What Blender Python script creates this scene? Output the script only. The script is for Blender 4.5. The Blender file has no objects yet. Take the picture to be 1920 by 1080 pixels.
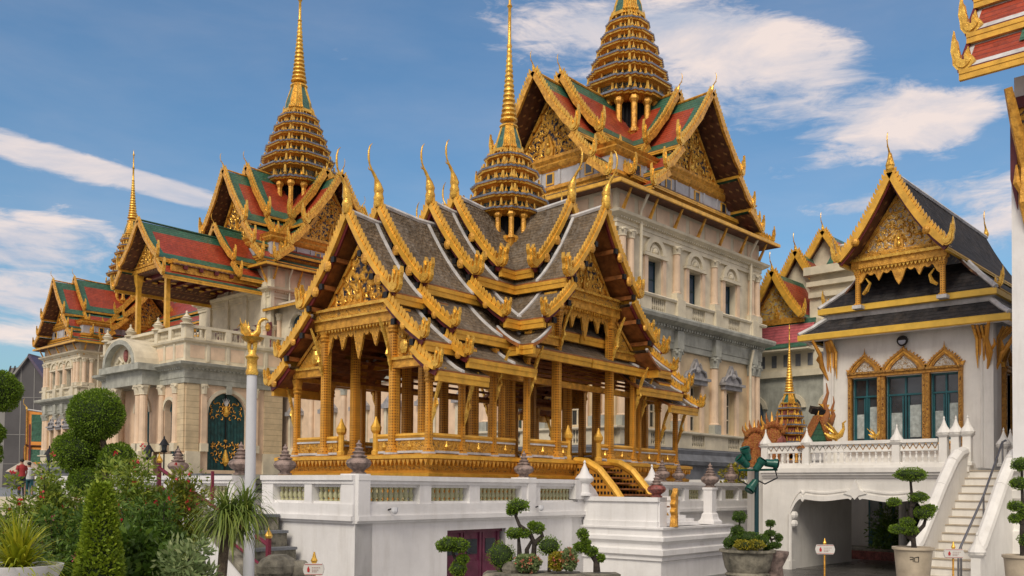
import bpy, math, random
import numpy as np
from mathutils import Vector, Matrix
R = math.radians
random.seed(7)
rng = np.random.default_rng(7)
scene = bpy.context.scene
# ------------------------------------------------------------------ camera
# World axes follow the palace: +X runs away to the right, +Y away to the left.
YAW = R(42.6); F = 1740.0
camd = bpy.data.cameras.new('camera'); cam = bpy.data.objects.new('camera', camd)
scene.collection.objects.link(cam); scene.camera = cam
camd.sensor_width = 36; camd.lens = 36 * F / 1920; camd.clip_end = 5000; camd.clip_start = 0.1
cam.location = (0, 0, 2.5)
PITCH = 1.5; ROLL = 0.5
cam.matrix_world = Matrix.Translation((0, 0, 2.5)) @ Matrix.Rotation(YAW - math.pi/2, 4, 'Z') @ Matrix.Rotation(R(90 + PITCH), 4, 'X') @ Matrix.Rotation(R(ROLL), 4, 'Z')
camd.shift_y = (915 - 540 - F * math.tan(R(PITCH))) / 1920
scene.render.resolution_x = 1024; scene.render.resolution_y = 576
# ------------------------------------------------------------------ light
SUN_AZ = R(203); SUN_EL = R(44)          # direction the light comes from, angle from +X
scene.view_settings.view_transform = 'Standard'; scene.view_settings.look = 'None'
scene.view_settings.exposure = 0.46; scene.view_settings.gamma = 1
sd = bpy.data.lights.new('sun', 'SUN'); sd.energy = 1.6; sd.angle = R(24); sd.color = (1, .90, .74)
so = bpy.data.objects.new('sun', sd); scene.collection.objects.link(so)
sv = Vector((math.cos(SUN_AZ)*math.cos(SUN_EL), math.sin(SUN_AZ)*math.cos(SUN_EL), math.sin(SUN_EL)))
so.rotation_euler = sv.to_track_quat('Z', 'Y').to_euler()
world = bpy.data.worlds.new('World'); scene.world = world; world.use_nodes = True
def build_world():
    nt = world.node_tree; N = nt.nodes; L = nt.links; N.clear()
    def n(t, **k):
        x = N.new(t)
        for a, b in k.items(): setattr(x, a, b)
        return x
    def m(op, a, b=None, c=None, clamp=False):
        x = n('ShaderNodeMath', operation=op); x.use_clamp = clamp
        for i, v in enumerate((a, b, c)):
            if v is None: continue
            if isinstance(v, (int, float)): x.inputs[i].default_value = v
            else: L.new(v, x.inputs[i])
        return x.outputs[0]
    out = n('ShaderNodeOutputWorld'); bg = n('ShaderNodeBackground')
    sky = n('ShaderNodeTexSky', sky_type='NISHITA'); sky.sun_disc = False
    sky.sun_elevation = SUN_EL; sky.sun_rotation = math.pi/2 - SUN_AZ
    sky.air_density = 1.3; sky.dust_density = 1.2; sky.ozone_density = 2.0
    tc = n('ShaderNodeTexCoord'); sp = n('ShaderNodeSeparateXYZ'); L.new(tc.outputs['Generated'], sp.inputs[0])
    X, Y, Z = sp.outputs
    fw = m('ADD', m('MULTIPLY', X, math.cos(YAW)), m('MULTIPLY', Y, math.sin(YAW)))
    rt = m('SUBTRACT', m('MULTIPLY', X, math.sin(YAW)), m('MULTIPLY', Y, math.cos(YAW)))
    az = m('ARCTAN2', rt, fw); el = m('ARCSINE', Z)
    # warp
    cb = n('ShaderNodeCombineXYZ'); L.new(az, cb.inputs[0]); L.new(m('MULTIPLY', el, 2.6), cb.inputs[1])
    mp = n('ShaderNodeMapping'); mp.inputs['Rotation'].default_value = (0, 0, R(22)); mp.inputs['Scale'].default_value = (1.25, 1.7, 1)
    L.new(cb.outputs[0], mp.inputs[0])
    def noise(scale, det, rough, dist=0.0, off=0):
        x = n('ShaderNodeTexNoise'); x.inputs['Scale'].default_value = scale; x.inputs['Detail'].default_value = det
        x.inputs['Roughness'].default_value = rough; x.inputs['Distortion'].default_value = dist
        mp2 = n('ShaderNodeMapping'); mp2.inputs['Location'].default_value = (off, off*.7, 0); L.new(mp.outputs[0], mp2.inputs[0])
        L.new(mp2.outputs[0], x.inputs['Vector']); return x.outputs['Fac']
    n1 = noise(4.2, 10, .62, .5); n2 = noise(2.0, 6, .55, .2, 3.7); n3 = noise(13, 9, .66, .8, 9)
    wisp = m('MULTIPLY', m('SUBTRACT', m('ADD', m('MULTIPLY', n1, .62), m('MULTIPLY', n3, .42)), .5), 1)
    tot = None
    # (px, py, half length, half height, tilt, weight) of each cloud bank seen from the court
    B = [(1150, 40, 330, 60, 3, 1.25), (1480, 95, 230, 60, 14, 1.1), (1330, 175, 330, 45, 8, .85), (1750, 212, 125, 42, 0, 1.35), (170, 318, 230, 24, 10, 1.1), (330, 362, 90, 20, 12, .8),
         (40, 455, 200, 58, -5, 1.3), (60, 565, 200, 45, -4, 1.1), (640, 400, 240, 45, 0, .75), (610, 88, 58, 18, 20, .7), (1780, 335, 240, 34, -3, .8), (30, 300, 120, 30, 6, .8),
         (1850, 420, 170, 60, 0, 1.15), (1500, 310, 230, 30, -4, .5), (1600, 378, 120, 20, -3, .7), (1450, 240, 260, 40, 10, .55), (470, 215, 120, 18, -4, .3), (60, 640, 200, 30, 0, .9)]
    for (px, py, hl, hh, tilt, w) in B:
        a0 = math.atan((px-960)/F); e0 = math.atan((915-py)/F*math.cos(a0))
        da = m('SUBTRACT', az, a0); de = m('SUBTRACT', el, e0)
        c, s = math.cos(R(-tilt)), math.sin(R(-tilt))
        u = m('DIVIDE', m('ADD', m('MULTIPLY', da, c), m('MULTIPLY', de, s)), hl/F)
        v = m('DIVIDE', m('SUBTRACT', m('MULTIPLY', de, c), m('MULTIPLY', da, s)), hh/F)
        r2 = m('ADD', m('MULTIPLY', u, u), m('MULTIPLY', v, v))
        g = m('MULTIPLY', m('EXPONENT', m('MULTIPLY', r2, -1.0)), w)
        tot = g if tot is None else m('ADD', tot, g)
    # unseen cloud added out of view, thickened to warm and lift ambient light
    far = m('MULTIPLY', m('SUBTRACT', m('ABSOLUTE', az), .62, clamp=True), 2, clamp=True)
    tot = m('ADD', tot, m('MULTIPLY', far, 2.0))
    dens = m('MULTIPLY', m('ADD', m('MULTIPLY', wisp, 2.7), m('SUBTRACT', tot, .68)), 1.7, clamp=True)
    dens = m('MULTIPLY', m('MULTIPLY', dens, dens), m('SUBTRACT', 3.0, m('MULTIPLY', dens, 2.0)), clamp=True)
    veil = m('MULTIPLY', m('SUBTRACT', n2, .42), 1.3, clamp=True)
    dens = m('MAXIMUM', m('MULTIPLY', dens, .9), m('MULTIPLY', veil, .32))
    # cloud colour: cream to grey blue
    cr = n('ShaderNodeValToRGB'); cr.color_ramp.elements[0].position = .36; cr.color_ramp.elements[0].color = (.55, .58, .68, 1)
    cr.color_ramp.elements[1].position = .62; cr.color_ramp.elements[1].color = (1.0, .84, .76, 1)
    L.new(n1, cr.inputs[0])
    cs = n('ShaderNodeVectorMath', operation='SCALE'); L.new(cr.outputs[0], cs.inputs[0]); cs.inputs['Scale'].default_value = CLOUD
    ss = n('ShaderNodeVectorMath', operation='SCALE'); L.new(sky.outputs[0], ss.inputs[0]); ss.inputs['Scale'].default_value = 1
    gl = n('ShaderNodeMixRGB', blend_type='MULTIPLY'); gl.inputs[0].default_value = 1; L.new(ss.outputs[0], gl.inputs[1]); gl.inputs[2].default_value = SKYTINT
    mx = n('ShaderNodeMixRGB'); L.new(dens, mx.inputs[0]); L.new(gl.outputs[0], mx.inputs[1]); L.new(cs.outputs[0], mx.inputs[2])
    L.new(mx.outputs[0], bg.inputs[0]); bg.inputs[1].default_value = 0.15
    L.new(bg.outputs[0], out.inputs[0])
CLOUD = 4.7; SKYTINT = (.37, .50, .585, 1)
build_world()

# ------------------------------------------------------------------ materials
MATS = {}
def mat(name, col, rough=.7, metal=0.0, var=.12, vscale=3.0, col2=None, bump=0.0, bscale=20.0, kind=None, spec=.5, dirt=0.0, dirtcol=(.25, .22, .18), **kw):
    if name in MATS: return MATS[name]
    m = bpy.data.materials.new(name); m.use_nodes = True
    nt = m.node_tree; N = nt.nodes; L = nt.links
    b = N['Principled BSDF']; b.inputs['Roughness'].default_value = rough; b.inputs['Metallic'].default_value = metal
    b.inputs['Specular IOR Level'].default_value = spec
    tc = N.new('ShaderNodeTexCoord'); co = tc.outputs['Object']
    def noise(s, d=4, r=.55, vec=None):
        x = N.new('ShaderNodeTexNoise'); x.inputs['Scale'].default_value = s; x.inputs['Detail'].default_value = d; x.inputs['Roughness'].default_value = r
        L.new(vec or co, x.inputs['Vector']); return x.outputs['Fac']
    def ramp(fac, stops, interp='LINEAR'):
        r = N.new('ShaderNodeValToRGB'); r.color_ramp.interpolation = interp
        e = r.color_ramp.elements
        while len(e) < len(stops): e.new(.5)
        for i, (p, c) in enumerate(stops):
            e[i].position = p; e[i].color = tuple(c)+(1,) if len(c) == 3 else c
        L.new(fac, r.inputs[0]); return r.outputs[0]
    def mix(fac, a, c2, bt='MIX'):
        x = N.new('ShaderNodeMixRGB'); x.blend_type = bt
        for i, v in enumerate((fac, a, c2)):
            if isinstance(v, (int, float)): x.inputs[i].default_value = v
            elif isinstance(v, tuple): x.inputs[i].default_value = v+(1,) if len(v) == 3 else v
            else: L.new(v, x.inputs[i])
        return x.outputs[0]
    def mth(op, a, c2=None, clamp=False):
        x = N.new('ShaderNodeMath'); x.operation = op; x.use_clamp = clamp
        for i, v in enumerate((a, c2)):
            if v is None: continue
            if isinstance(v, (int, float)): x.inputs[i].default_value = v
            else: L.new(v, x.inputs[i])
        return x.outputs[0]
    c2 = col2 or tuple(max(0, v*(1-2*var)) for v in col)
    c1 = tuple(min(1, v*(1+var)) for v in col)
    base = ramp(noise(vscale, 6, .6), [(.3, c2), (.7, c1)])
    height = None
    if kind == 'tile':      # courses of small roof tiles
        sx = N.new('ShaderNodeSeparateXYZ'); L.new(co, sx.inputs[0])
        row = kw.get('row', .16)
        zz = mth('DIVIDE', sx.outputs[2], row); fr = mth('FRACT', zz)
        cell = N.new('ShaderNodeTexVoronoi'); cell.inputs['Scale'].default_value = 1/row*.9
        L.new(co, cell.inputs['Vector'])
        base = mix(.38, base, ramp(cell.outputs['Color'], [(0, tuple(v*.45 for v in col)), (1, tuple(min(1, v*1.5) for v in col))]))
        base = mix(mth('LESS_THAN', fr, .16), base, tuple(v*.45 for v in col))
        height = mth('ADD', fr, mth('MULTIPLY', cell.outputs['Distance'], 1.0))
    elif kind == 'ornament':   # carved and gilded relief; grounds are coloured glass and painted crevice shade
        v1 = N.new('ShaderNodeTexVoronoi'); v1.inputs['Scale'].default_value = kw.get('oscale', 9); v1.feature = 'SMOOTH_F1'
        nw = N.new('ShaderNodeTexNoise'); nw.inputs['Scale'].default_value = kw.get('oscale', 9)*.6; nw.inputs['Detail'].default_value = 2; L.new(co, nw.inputs['Vector'])
        vm = N.new('ShaderNodeVectorMath'); vm.operation = 'MULTIPLY_ADD'; L.new(nw.outputs['Color'], vm.inputs[0]); vm.inputs[1].default_value = (.25,)*3; L.new(co, vm.inputs[2])
        L.new(vm.outputs[0], v1.inputs['Vector'])
        base = ramp(v1.outputs['Distance'], [(kw.get('o0', .42), base_or(col)), (kw.get('o1', .58), kw.get('ground', (.02, .04, .12)))])
        if True:
            height = mth('MULTIPLY', v1.outputs['Distance'], -1.0)
    elif kind == 'dots':   # lacquer pattern: diamond studs
        sx = N.new('ShaderNodeSeparateXYZ'); L.new(co, sx.inputs[0])
        p = kw.get('period', .13)
        h = mth('ADD', sx.outputs[0], sx.outputs[1])
        a = mth('ABSOLUTE', mth('SUBTRACT', mth('FRACT', mth('DIVIDE', h, p)), .5))
        c = mth('ABSOLUTE', mth('SUBTRACT', mth('FRACT', mth('DIVIDE', sx.outputs[2], p)), .5))
        d = mth('ADD', a, c)
        base = mix(mth('LESS_THAN', d, kw.get('dot', .27)), base, kw.get('ground', (.14, .02, .01)))
        height = mth('GREATER_THAN', d, .3)
    elif kind == 'block':   # coursed stone / render with joints
        sx = N.new('ShaderNodeSeparateXYZ'); L.new(co, sx.inputs[0])
        fr = mth('FRACT', mth('DIVIDE', sx.outputs[2], kw.get('row', .42)))
        base = mix(mth('MULTIPLY', mth('LESS_THAN', fr, .07), .7), base, tuple(v*.35 for v in col))
        height = mth('GREATER_THAN', fr, .07)
    elif kind == 'leaf':
        g = N.new('ShaderNodeNewGeometry')
        base = ramp(g.outputs['Random Per Island'], [(0, c2), (.55, col), (1, kw.get('tip', c1))])
        base = mix(mth('MULTIPLY', noise(3.0, 2), .5), base, kw.get('tip', c1))
        b.inputs['Subsurface Weight'].default_value = 0
        try: b.inputs['Transmission Weight'].default_value = 0
        except Exception: pass
    elif kind == 'paving':
        br = N.new('ShaderNodeTexBrick'); br.inputs['Scale'].default_value = 1; br.inputs['Brick Width'].default_value = .8; br.inputs['Row Height'].default_value = .8
        br.inputs['Mortar Size'].default_value = .012; br.inputs['Color1'].default_value = tuple(col)+(1,); br.inputs['Color2'].default_value = tuple(v*.8 for v in col)+(1,)
        br.inputs['Mortar'].default_value = tuple(v*.4 for v in col)+(1,); L.new(co, br.inputs['Vector'])
        base = mix(.5, base, br.outputs['Color'])
    if dirt > 0:
        mp = N.new('ShaderNodeMapping'); mp.inputs['Scale'].default_value = (2.2, 2.2, .35); L.new(co, mp.inputs[0])
        dm = mth('MULTIPLY', ramp(noise(1.6, 8, .7, mp.outputs[0]), [(.48, (0, 0, 0)), (.72, (1, 1, 1))]), dirt)
        base = mix(dm, base, dirtcol)
    L.new(base, b.inputs['Base Color'])
    if bump > 0:
        bp = N.new('ShaderNodeBump'); bp.inputs['Strength'].default_value = bump; bp.inputs['Distance'].default_value = kw.get('bdist', .03)
        nz = noise(bscale, 5, .6)
        if height is not None: nz = mth('ADD', mth('MULTIPLY', height, 1.2), mth('MULTIPLY', nz, .6))
        L.new(nz, bp.inputs['Height']); L.new(bp.outputs[0], b.inputs['Normal'])
    if rough > .05 and metal < .9:
        rr = N.new('ShaderNodeMapRange'); L.new(noise(vscale*2.3, 4), rr.inputs[0]); rr.inputs[3].default_value = max(.05, rough-.15); rr.inputs[4].default_value = min(1, rough+.15)
        L.new(rr.outputs[0], b.inputs['Roughness'])
    if kind == 'leaf':
        tr = N.new('ShaderNodeBsdfTranslucent'); L.new(base, tr.inputs[0]); ms = N.new('ShaderNodeMixShader'); ms.inputs[0].default_value = .3
        L.new(b.outputs[0], ms.inputs[1]); L.new(tr.outputs[0], ms.inputs[2]); L.new(ms.outputs[0], N['Material Output'].inputs[0])
    MATS[name] = m; return m
def base_or(c): return c
GOLD = mat('gilding', (.78, .41, .06), .36, .28, .22, 5, bump=.8, bscale=22, col2=(.36, .155, .018))
GOLDP = mat('gilding_plain', (.82, .45, .06), .34, .28, .16, 3, bump=.25, bscale=30)
GOLDB = mat('bright_gilding', (.90, .54, .10), .27, .55, .18, 6, bump=.5, bscale=18, col2=(.50, .24, .03))
OCHRE = mat('worn_gilding', (.60, .27, .034), .42, .25, .2, 1.5, bump=.5, bscale=45, col2=(.42, .19, .022))
OCHRED = mat('gilded_lacquer', (.74, .36, .045), .4, .25, .15, 3, kind='dots', bump=.5, ground=(.20, .06, .015), period=.075)
ORN = mat('carved_gilded_relief', (.76, .40, .055), .4, .3, .1, kind='ornament', oscale=7, ground=(.03, .035, .06), bump=1.0, bdist=.06, bscale=30)
ORNS = mat('fine_gilded_relief', (.66, .34, .045), .4, .3, .1, kind='ornament', oscale=16, ground=(.20, .13, .06), bump=1.0, bdist=.04, bscale=40, o0=.5, o1=.7)
MOSAIC = mat('glass_mosaic', (.46, .25, .05), .35, .3, .1, kind='ornament', oscale=14, ground=(.02, .05, .05), bump=.8, o0=.25, o1=.42)
GREENG = mat('green_glass_mosaic', (.055, .16, .12), .3, .1, .35, 9, bump=.4, bscale=40)
REDTILE = mat('red_roof_tile', (.36, .052, .020), .38, 0, .22, 1.2, kind='tile', row=.18, bump=.6, bdist=.03)
GREENTILE = mat('green_roof_tile', (.045, .14, .085), .35, 0, .3, 1.5, kind='tile', row=.18, bump=.6, bdist=.03)
PINKTILE = mat('rose_roof_tile', (.50, .11, .12), .4, 0, .2, 1.5, kind='tile', row=.2, bump=.7, bdist=.03)
GREYTILE = mat('weathered_grey_tile', (.165, .118, .070), .62, 0, .4, 1.6, kind='tile', row=.11, bump=1.0, bdist=.04, bscale=30, dirt=.35, dirtcol=(.40, .37, .33))
SLATE = mat('slate_roof', (.042, .040, .042), .75, 0, .45, 2.2, kind='tile', row=.15, bump=.7, bdist=.03, dirt=.3, dirtcol=(.16, .12, .09), spec=.15)
WHITETRIM = mat('whitewashed_ridge', (.62, .61, .60), .7, 0, .15, 3, dirt=.4, dirtcol=(.25, .23, .22), bump=.2)
BLUEGREY = mat('blue_grey_glazed_edge', (.17, .19, .24), .35, 0, .3, 6, bump=.4, bscale=40)
SOFFIT = mat('red_brown_soffit', (.13, .05, .026), .6, 0, .3, 3, kind='dots', period=.42, dot=.20, ground=(.30, .16, .06), bump=.5)
MAROON = mat('maroon_lacquer', (.13, .012, .018), .45, 0, .2, 3)
WOOD = mat('red_brown_timber', (.32, .115, .03), .5, 0, .3, 4, bump=.4, bscale=12)
CREAM = mat('cream_stucco', (.68, .61, .46), .8, 0, .12, 1.2, bump=.2, bscale=8, dirt=.16, dirtcol=(.42, .40, .32))
PEACH = mat('peach_stucco', (.75, .565, .40), .8, 0, .10, 1.2, bump=.15, bscale=8, dirt=.25, dirtcol=(.42, .33, .26))
SAND = mat('sandy_stucco', (.64, .51, .32), .8, 0, .12, 1.2, kind='block', row=.42, bump=.4, dirt=.25, dirtcol=(.38, .34, .27))
SANDP = mat('sandy_plain_stucco', (.68, .53, .33), .8, 0, .1, 1.2, bump=.15, dirt=.2, dirtcol=(.42, .35, .26))
GREYST = mat('grey_stone', (.42, .425, .37), .8, 0, .18, 1.5, bump=.3, bscale=10, dirt=.5, dirtcol=(.18, .18, .15))
GREYP = mat('grey_carved_stone', (.36, .35, .36), .75, 0, .2, 4, bump=.6, bscale=14, dirt=.3, dirtcol=(.2, .2, .2))
DKGREY = mat('dark_grey_plinth', (.16, .17, .19), .7, 0, .2, 1.5, bump=.3)
ATTIC = mat('blue_grey_attic', (.48, .48, .50), .7, 0, .1, 2)
WHITE = mat('white_paint', (.80, .79, .785), .62, 0, .07, .8, bump=.15, bscale=9, dirt=.34, dirtcol=(.48, .45, .41))
WHITEW = mat('white_limewash', (.79, .77, .73), .7, 0, .07, .9, bump=.15, bscale=10, dirt=.34, dirtcol=(.46, .43, .38))
CELADON = mat('pale_green_glaze', (.52, .51, .30), .35, 0, .2, 8, bump=.1)
DOORT = mat('dark_teal_paint', (.010, .075, .080), .35, 0, .3, 3, bump=.1)
TEALF = mat('teal_window_frame', (.015, .10, .12), .4, 0, .15, 3)
GLASS = mat('dark_window_glass', (.035, .045, .055), .08, 0, .4, 1.0, spec=.9)
BLUEGL = mat('blue_shutter', (.045, .075, .12), .4, 0, .2, 2)
CURT = mat('pale_curtain', (.42, .47, .46), .8, 0, .2, 8, bump=.4, bscale=14)
SHUT = mat('dark_green_shutter', (.02, .05, .035), .5, 0, .2, 4)
PURPLE = mat('plum_painted_wood', (.13, .022, .055), .45, 0, .2, 4, bump=.2)
REDRAIL = mat('dark_red_rail_paint', (.17, .012, .035), .35, 0, .1, 4)
STONE = mat('mottled_stone', (.30, .22, .19), .7, 0, .4, 7, bump=.8, bscale=22, dirt=.4, dirtcol=(.12, .1, .09))
STONER = mat('reddish_marble', (.30, .09, .075), .5, 0, .4, 9, bump=.3)
ROUGHST = mat('rough_garden_stone', (.24, .22, .17), .9, 0, .4, 4, bump=1.0, bscale=9, dirt=.4, dirtcol=(.08, .08, .06))
PAVE = mat('court_paving', (.24, .235, .22), .45, 0, .15, .6, kind='paving', bump=.2)
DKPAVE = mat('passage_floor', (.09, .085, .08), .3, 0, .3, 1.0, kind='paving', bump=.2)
BARK = mat('bark', (.12, .09, .06), .9, 0, .35, 12, bump=1.0, bscale=30)
DKBARK = mat('dark_bark', (.045, .035, .028), .9, 0, .35, 12, bump=1.0, bscale=30)
LEAFT = mat('clipped_foliage', (.13, .24, .012), .6, 0, .1, col2=(.045, .10, .006), kind='leaf', tip=(.23, .34, .02))
LEAFD = mat('dark_foliage', (.06, .14, .015), .6, 0, .1, col2=(.02, .06, .008), kind='leaf', tip=(.14, .23, .02))
LEAFB = mat('bush_foliage', (.16, .27, .025), .55, 0, .1, col2=(.05, .12, .01), kind='leaf', tip=(.38, .42, .05))
LEAFY = mat('yellow_green_blades', (.30, .36, .015), .5, 0, .1, col2=(.12, .2, .01), kind='leaf', tip=(.50, .48, .03))
LEAFP = mat('strap_leaves', (.13, .23, .03), .5, 0, .1, col2=(.05, .11, .01), kind='leaf', tip=(.34, .38, .08))
LEAFV = mat('variegated_foliage', (.16, .24, .08), .55, 0, .1, col2=(.06, .13, .03), kind='leaf', tip=(.36, .42, .18))
LEAFO = mat('golden_foliage', (.28, .26, .02), .55, 0, .1, col2=(.12, .15, .02), kind='leaf', tip=(.5, .4, .03))
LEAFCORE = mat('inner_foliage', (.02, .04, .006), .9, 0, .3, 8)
FLOWER = mat('red_petals', (.60, .018, .02), .5, 0, .1, col2=(.45, .01, .05), kind='leaf', tip=(.75, .06, .09))
FLOWERP = mat('coral_petals', (.60, .16, .08), .5, 0, .1, col2=(.5, .08, .1), kind='leaf', tip=(.7, .35, .2))
POLEW = mat('white_pole_paint', (.62, .63, .66), .45, 0, .05, 3)
GREENP = mat('green_painted_metal', (.006, .09, .065), .3, .1, .15, 5)
DKTEAL = mat('dark_teal_pole', (.008, .045, .055), .35, .2, .1, 5)
BLACK = mat('black_metal', (.012, .012, .014), .4, .3, .1, 5)
ROOFGR = mat('grey_slate_cladding', (.085, .08, .082), .6, 0, .2, .15, bump=.1)
ROOFGR2 = mat('pale_metal_roof', (.26, .25, .235), .5, .1, .12, .2)
CLAYPOT = mat('cream_glazed_pot', (.50, .42, .31), .45, 0, .15, 3, bump=.1)
ORANGE = mat('orange_gilt_scales', (.40, .17, .035), .35, .3, .2, kind='ornament', oscale=26, ground=(.30, .05, .02), bump=.8, o0=.4, o1=.6)
ORTRIM = mat('orange_roof_trim', (.70, .26, .03), .5, 0, .1, 3)
SIGNW = mat('white_sign', (.68, .66, .62), .5, 0, .05, 3)
REDINK = mat('red_ink', (.50, .03, .03), .5)
STEEL = mat('brushed_steel', (.30, .30, .32), .3, .9, .1, 3)
SKIN = mat('skin', (.42, .24, .16), .6); CLOTHR = mat('red_cloth', (.35, .03, .03), .8); CLOTHW = mat('white_cloth', (.6, .6, .6), .8); CLOTHD = mat('dark_cloth', (.03, .035, .05), .8); HAIR = mat('black_hair', (.015, .012, .01), .6)
# ------------------------------------------------------------------ mesh helpers
class MB:
    def __init__(s): s.v = []; s.f = []; s.m = []; s.mats = []; s.T = None
    def mi(s, m):
        if m not in s.mats: s.mats.append(m)
        return s.mats.index(m)
    def add(s, vs, fs, m):
        o = len(s.v); T = s.T
        s.v += [T(*p) for p in vs] if T else [tuple(p) for p in vs]
        k = s.mi(m)
        for f in fs: s.f.append(tuple(o+i for i in f)); s.m.append(k)
    def box(s, x0, x1, y0, y1, z0, z1, m):
        s.add([(x0,y0,z0),(x1,y0,z0),(x1,y1,z0),(x0,y1,z0),(x0,y0,z1),(x1,y0,z1),(x1,y1,z1),(x0,y1,z1)],
              [(0,3,2,1),(4,5,6,7),(0,1,5,4),(1,2,6,5),(2,3,7,6),(3,0,4,7)], m)
    def hexa(s, b, t, m):   # 4 bottom, 4 top points
        s.add(list(b)+list(t), [(0,3,2,1),(4,5,6,7),(0,1,5,4),(1,2,6,5),(2,3,7,6),(3,0,4,7)], m)
    def loft(s, rings, m, cap0=True, cap1=True, ms=None):
        n = len(rings[0]); o = len(s.v); T = s.T
        for r in rings: s.v += [T(*p) for p in r] if T else [tuple(p) for p in r]
        for i in range(len(rings)-1):
            k = s.mi(ms[i] if ms else m)
            for j in range(n):
                a = o+i*n+j; b = o+i*n+(j+1) % n
                s.f.append((a, b, b+n, a+n)); s.m.append(k)
        if cap0: s.f.append(tuple(o+j for j in range(n-1, -1, -1))); s.m.append(s.mi(ms[0] if ms else m))
        if cap1: s.f.append(tuple(o+(len(rings)-1)*n+j for j in range(n))); s.m.append(s.mi(ms[-1] if ms else m))
    def lathe(s, prof, cx, cy, m, seg=16, ms=None, z0=0, rot=0, caps=True):
        cs = [(math.cos(rot+2*math.pi*j/seg), math.sin(rot+2*math.pi*j/seg)) for j in range(seg)]
        s.loft([[(cx+r*c, cy+r*d, z0+z) for c, d in cs] for r, z in prof], m, caps, caps, ms)
    def shape(s, outline, prof, cx, cy, m, ms=None, z0=0, caps=True):
        s.loft([[(cx+r*a, cy+r*b, z0+z) for a, b in outline] for r, z in prof], m, caps, caps, ms)
    def rect(s, x0, x1, y0, y1, prof, m, ms=None, caps=True):   # prof: (offset, z)
        s.loft([[(x0-o, y0-o, z), (x1+o, y0-o, z), (x1+o, y1+o, z), (x0-o, y1+o, z)] for o, z in prof], m, caps, caps, ms)
    def prism(s, pts, y0, y1, m):      # polygon in x-z, extruded along y
        n = len(pts)
        s.add([(x, y0, z) for x, z in pts]+[(x, y1, z) for x, z in pts],
              [tuple(range(n)), tuple(range(2*n-1, n-1, -1))]+[(i, n+i, n+(i+1) % n, (i+1) % n) for i in range(n)], m)
    def tube(s, path, rad, m, seg=6, caps=True):
        P = [Vector(p) for p in path]; rings = []
        if not hasattr(rad, '__len__'): rad = [rad]*len(P)
        up = Vector((0, 0, 1))
        prev = None
        for i, p in enumerate(P):
            d = (P[min(i+1, len(P)-1)]-P[max(i-1, 0)]).normalized()
            a = prev if prev is not None else (up.cross(d) if abs(d.z) < .95 else Vector((1, 0, 0)))
            a = (a-d*a.dot(d)).normalized(); b = d.cross(a); prev = a
            rings.append([tuple(p+rad[i]*(math.cos(2*math.pi*j/seg)*a+math.sin(2*math.pi*j/seg)*b)) for j in range(seg)])
        s.loft(rings, m, caps, caps)
    def ball(s, c, r, m, seg=12, rings=8, sc=(1, 1, 1)):
        o = len(s.v); pr = []
        for i in range(1, rings):
            t = math.pi*i/rings
            pr.append((math.sin(t), -math.cos(t)))
        s.loft([[(c[0]+r*sc[0]*q*math.cos(2*math.pi*j/seg), c[1]+r*sc[1]*q*math.sin(2*math.pi*j/seg), c[2]+r*sc[2]*z) for j in range(seg)] for q, z in pr], m)
    def build(s, name, parent=None, smooth=None, loc=None):
        me = bpy.data.meshes.new(name); me.from_pydata(s.v, [], s.f); 
        for m in s.mats: me.materials.append(m)
        me.polygons.foreach_set('material_index', s.m)
        if smooth:
            me.polygons.foreach_set('use_smooth', [True]*len(s.f)); me.set_sharp_from_angle(angle=R(smooth))
        me.update()
        o = bpy.data.objects.new(name, me); scene.collection.objects.link(o)
        if parent: o.parent = parent
        if loc: o.location = loc
        return o
def one(fn, m):  # build a mesh in one lambda
    b = MB(); fn(b); return b
def root(name, label, cat, loc=(0, 0, 0), rz=0, group=None):
    o = bpy.data.objects.new(name, None); scene.collection.objects.link(o); o.location = loc; o.rotation_euler = (0, 0, rz)
    o.empty_display_size = .2
    return tag(o, label, cat, group)
def tag(o, label, cat, group=None):
    o['label'] = label; o['category'] = cat
    if group: o['group'] = group
    return o
def struct(o): o['kind'] = 'structure'; return o
def kids(o): return [c for c in bpy.data.objects if c.parent == o]
def dup(o, loc, rz=None, label=None, scale=None):
    def cp(x, par):
        c = x.copy(); scene.collection.objects.link(c)
        if par: c.parent = par
        for k in CH.get(x.name, []): cp(k, c)
        return c
    CH = {}
    for k in bpy.data.objects:
        if k.parent: CH.setdefault(k.parent.name, []).append(k)
    c = cp(o, None); c.location = loc
    if rz is not None: c.rotation_euler = (0, 0, rz)
    if scale: c.scale = (scale,)*3 if not hasattr(scale, '__len__') else scale
    if label: c['label'] = label
    return c
def W(px, d, z=0, zpix=None):
    """world point seen at photo column px at depth d (metres in front of the camera)"""
    l = (px-960)/F*d
    x = d*math.cos(YAW)+l*math.sin(YAW); y = d*math.sin(YAW)-l*math.cos(YAW)
    if zpix is not None: z = 2.5+(915+.0087*(px-960)-zpix)/F*d
    return (x, y, z)
def frame(o, u, n):   # (u, out, z) -> local
    return lambda a, b, c: (o[0]+a*u[0]+b*n[0], o[1]+a*u[1]+b*n[1], c)

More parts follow.
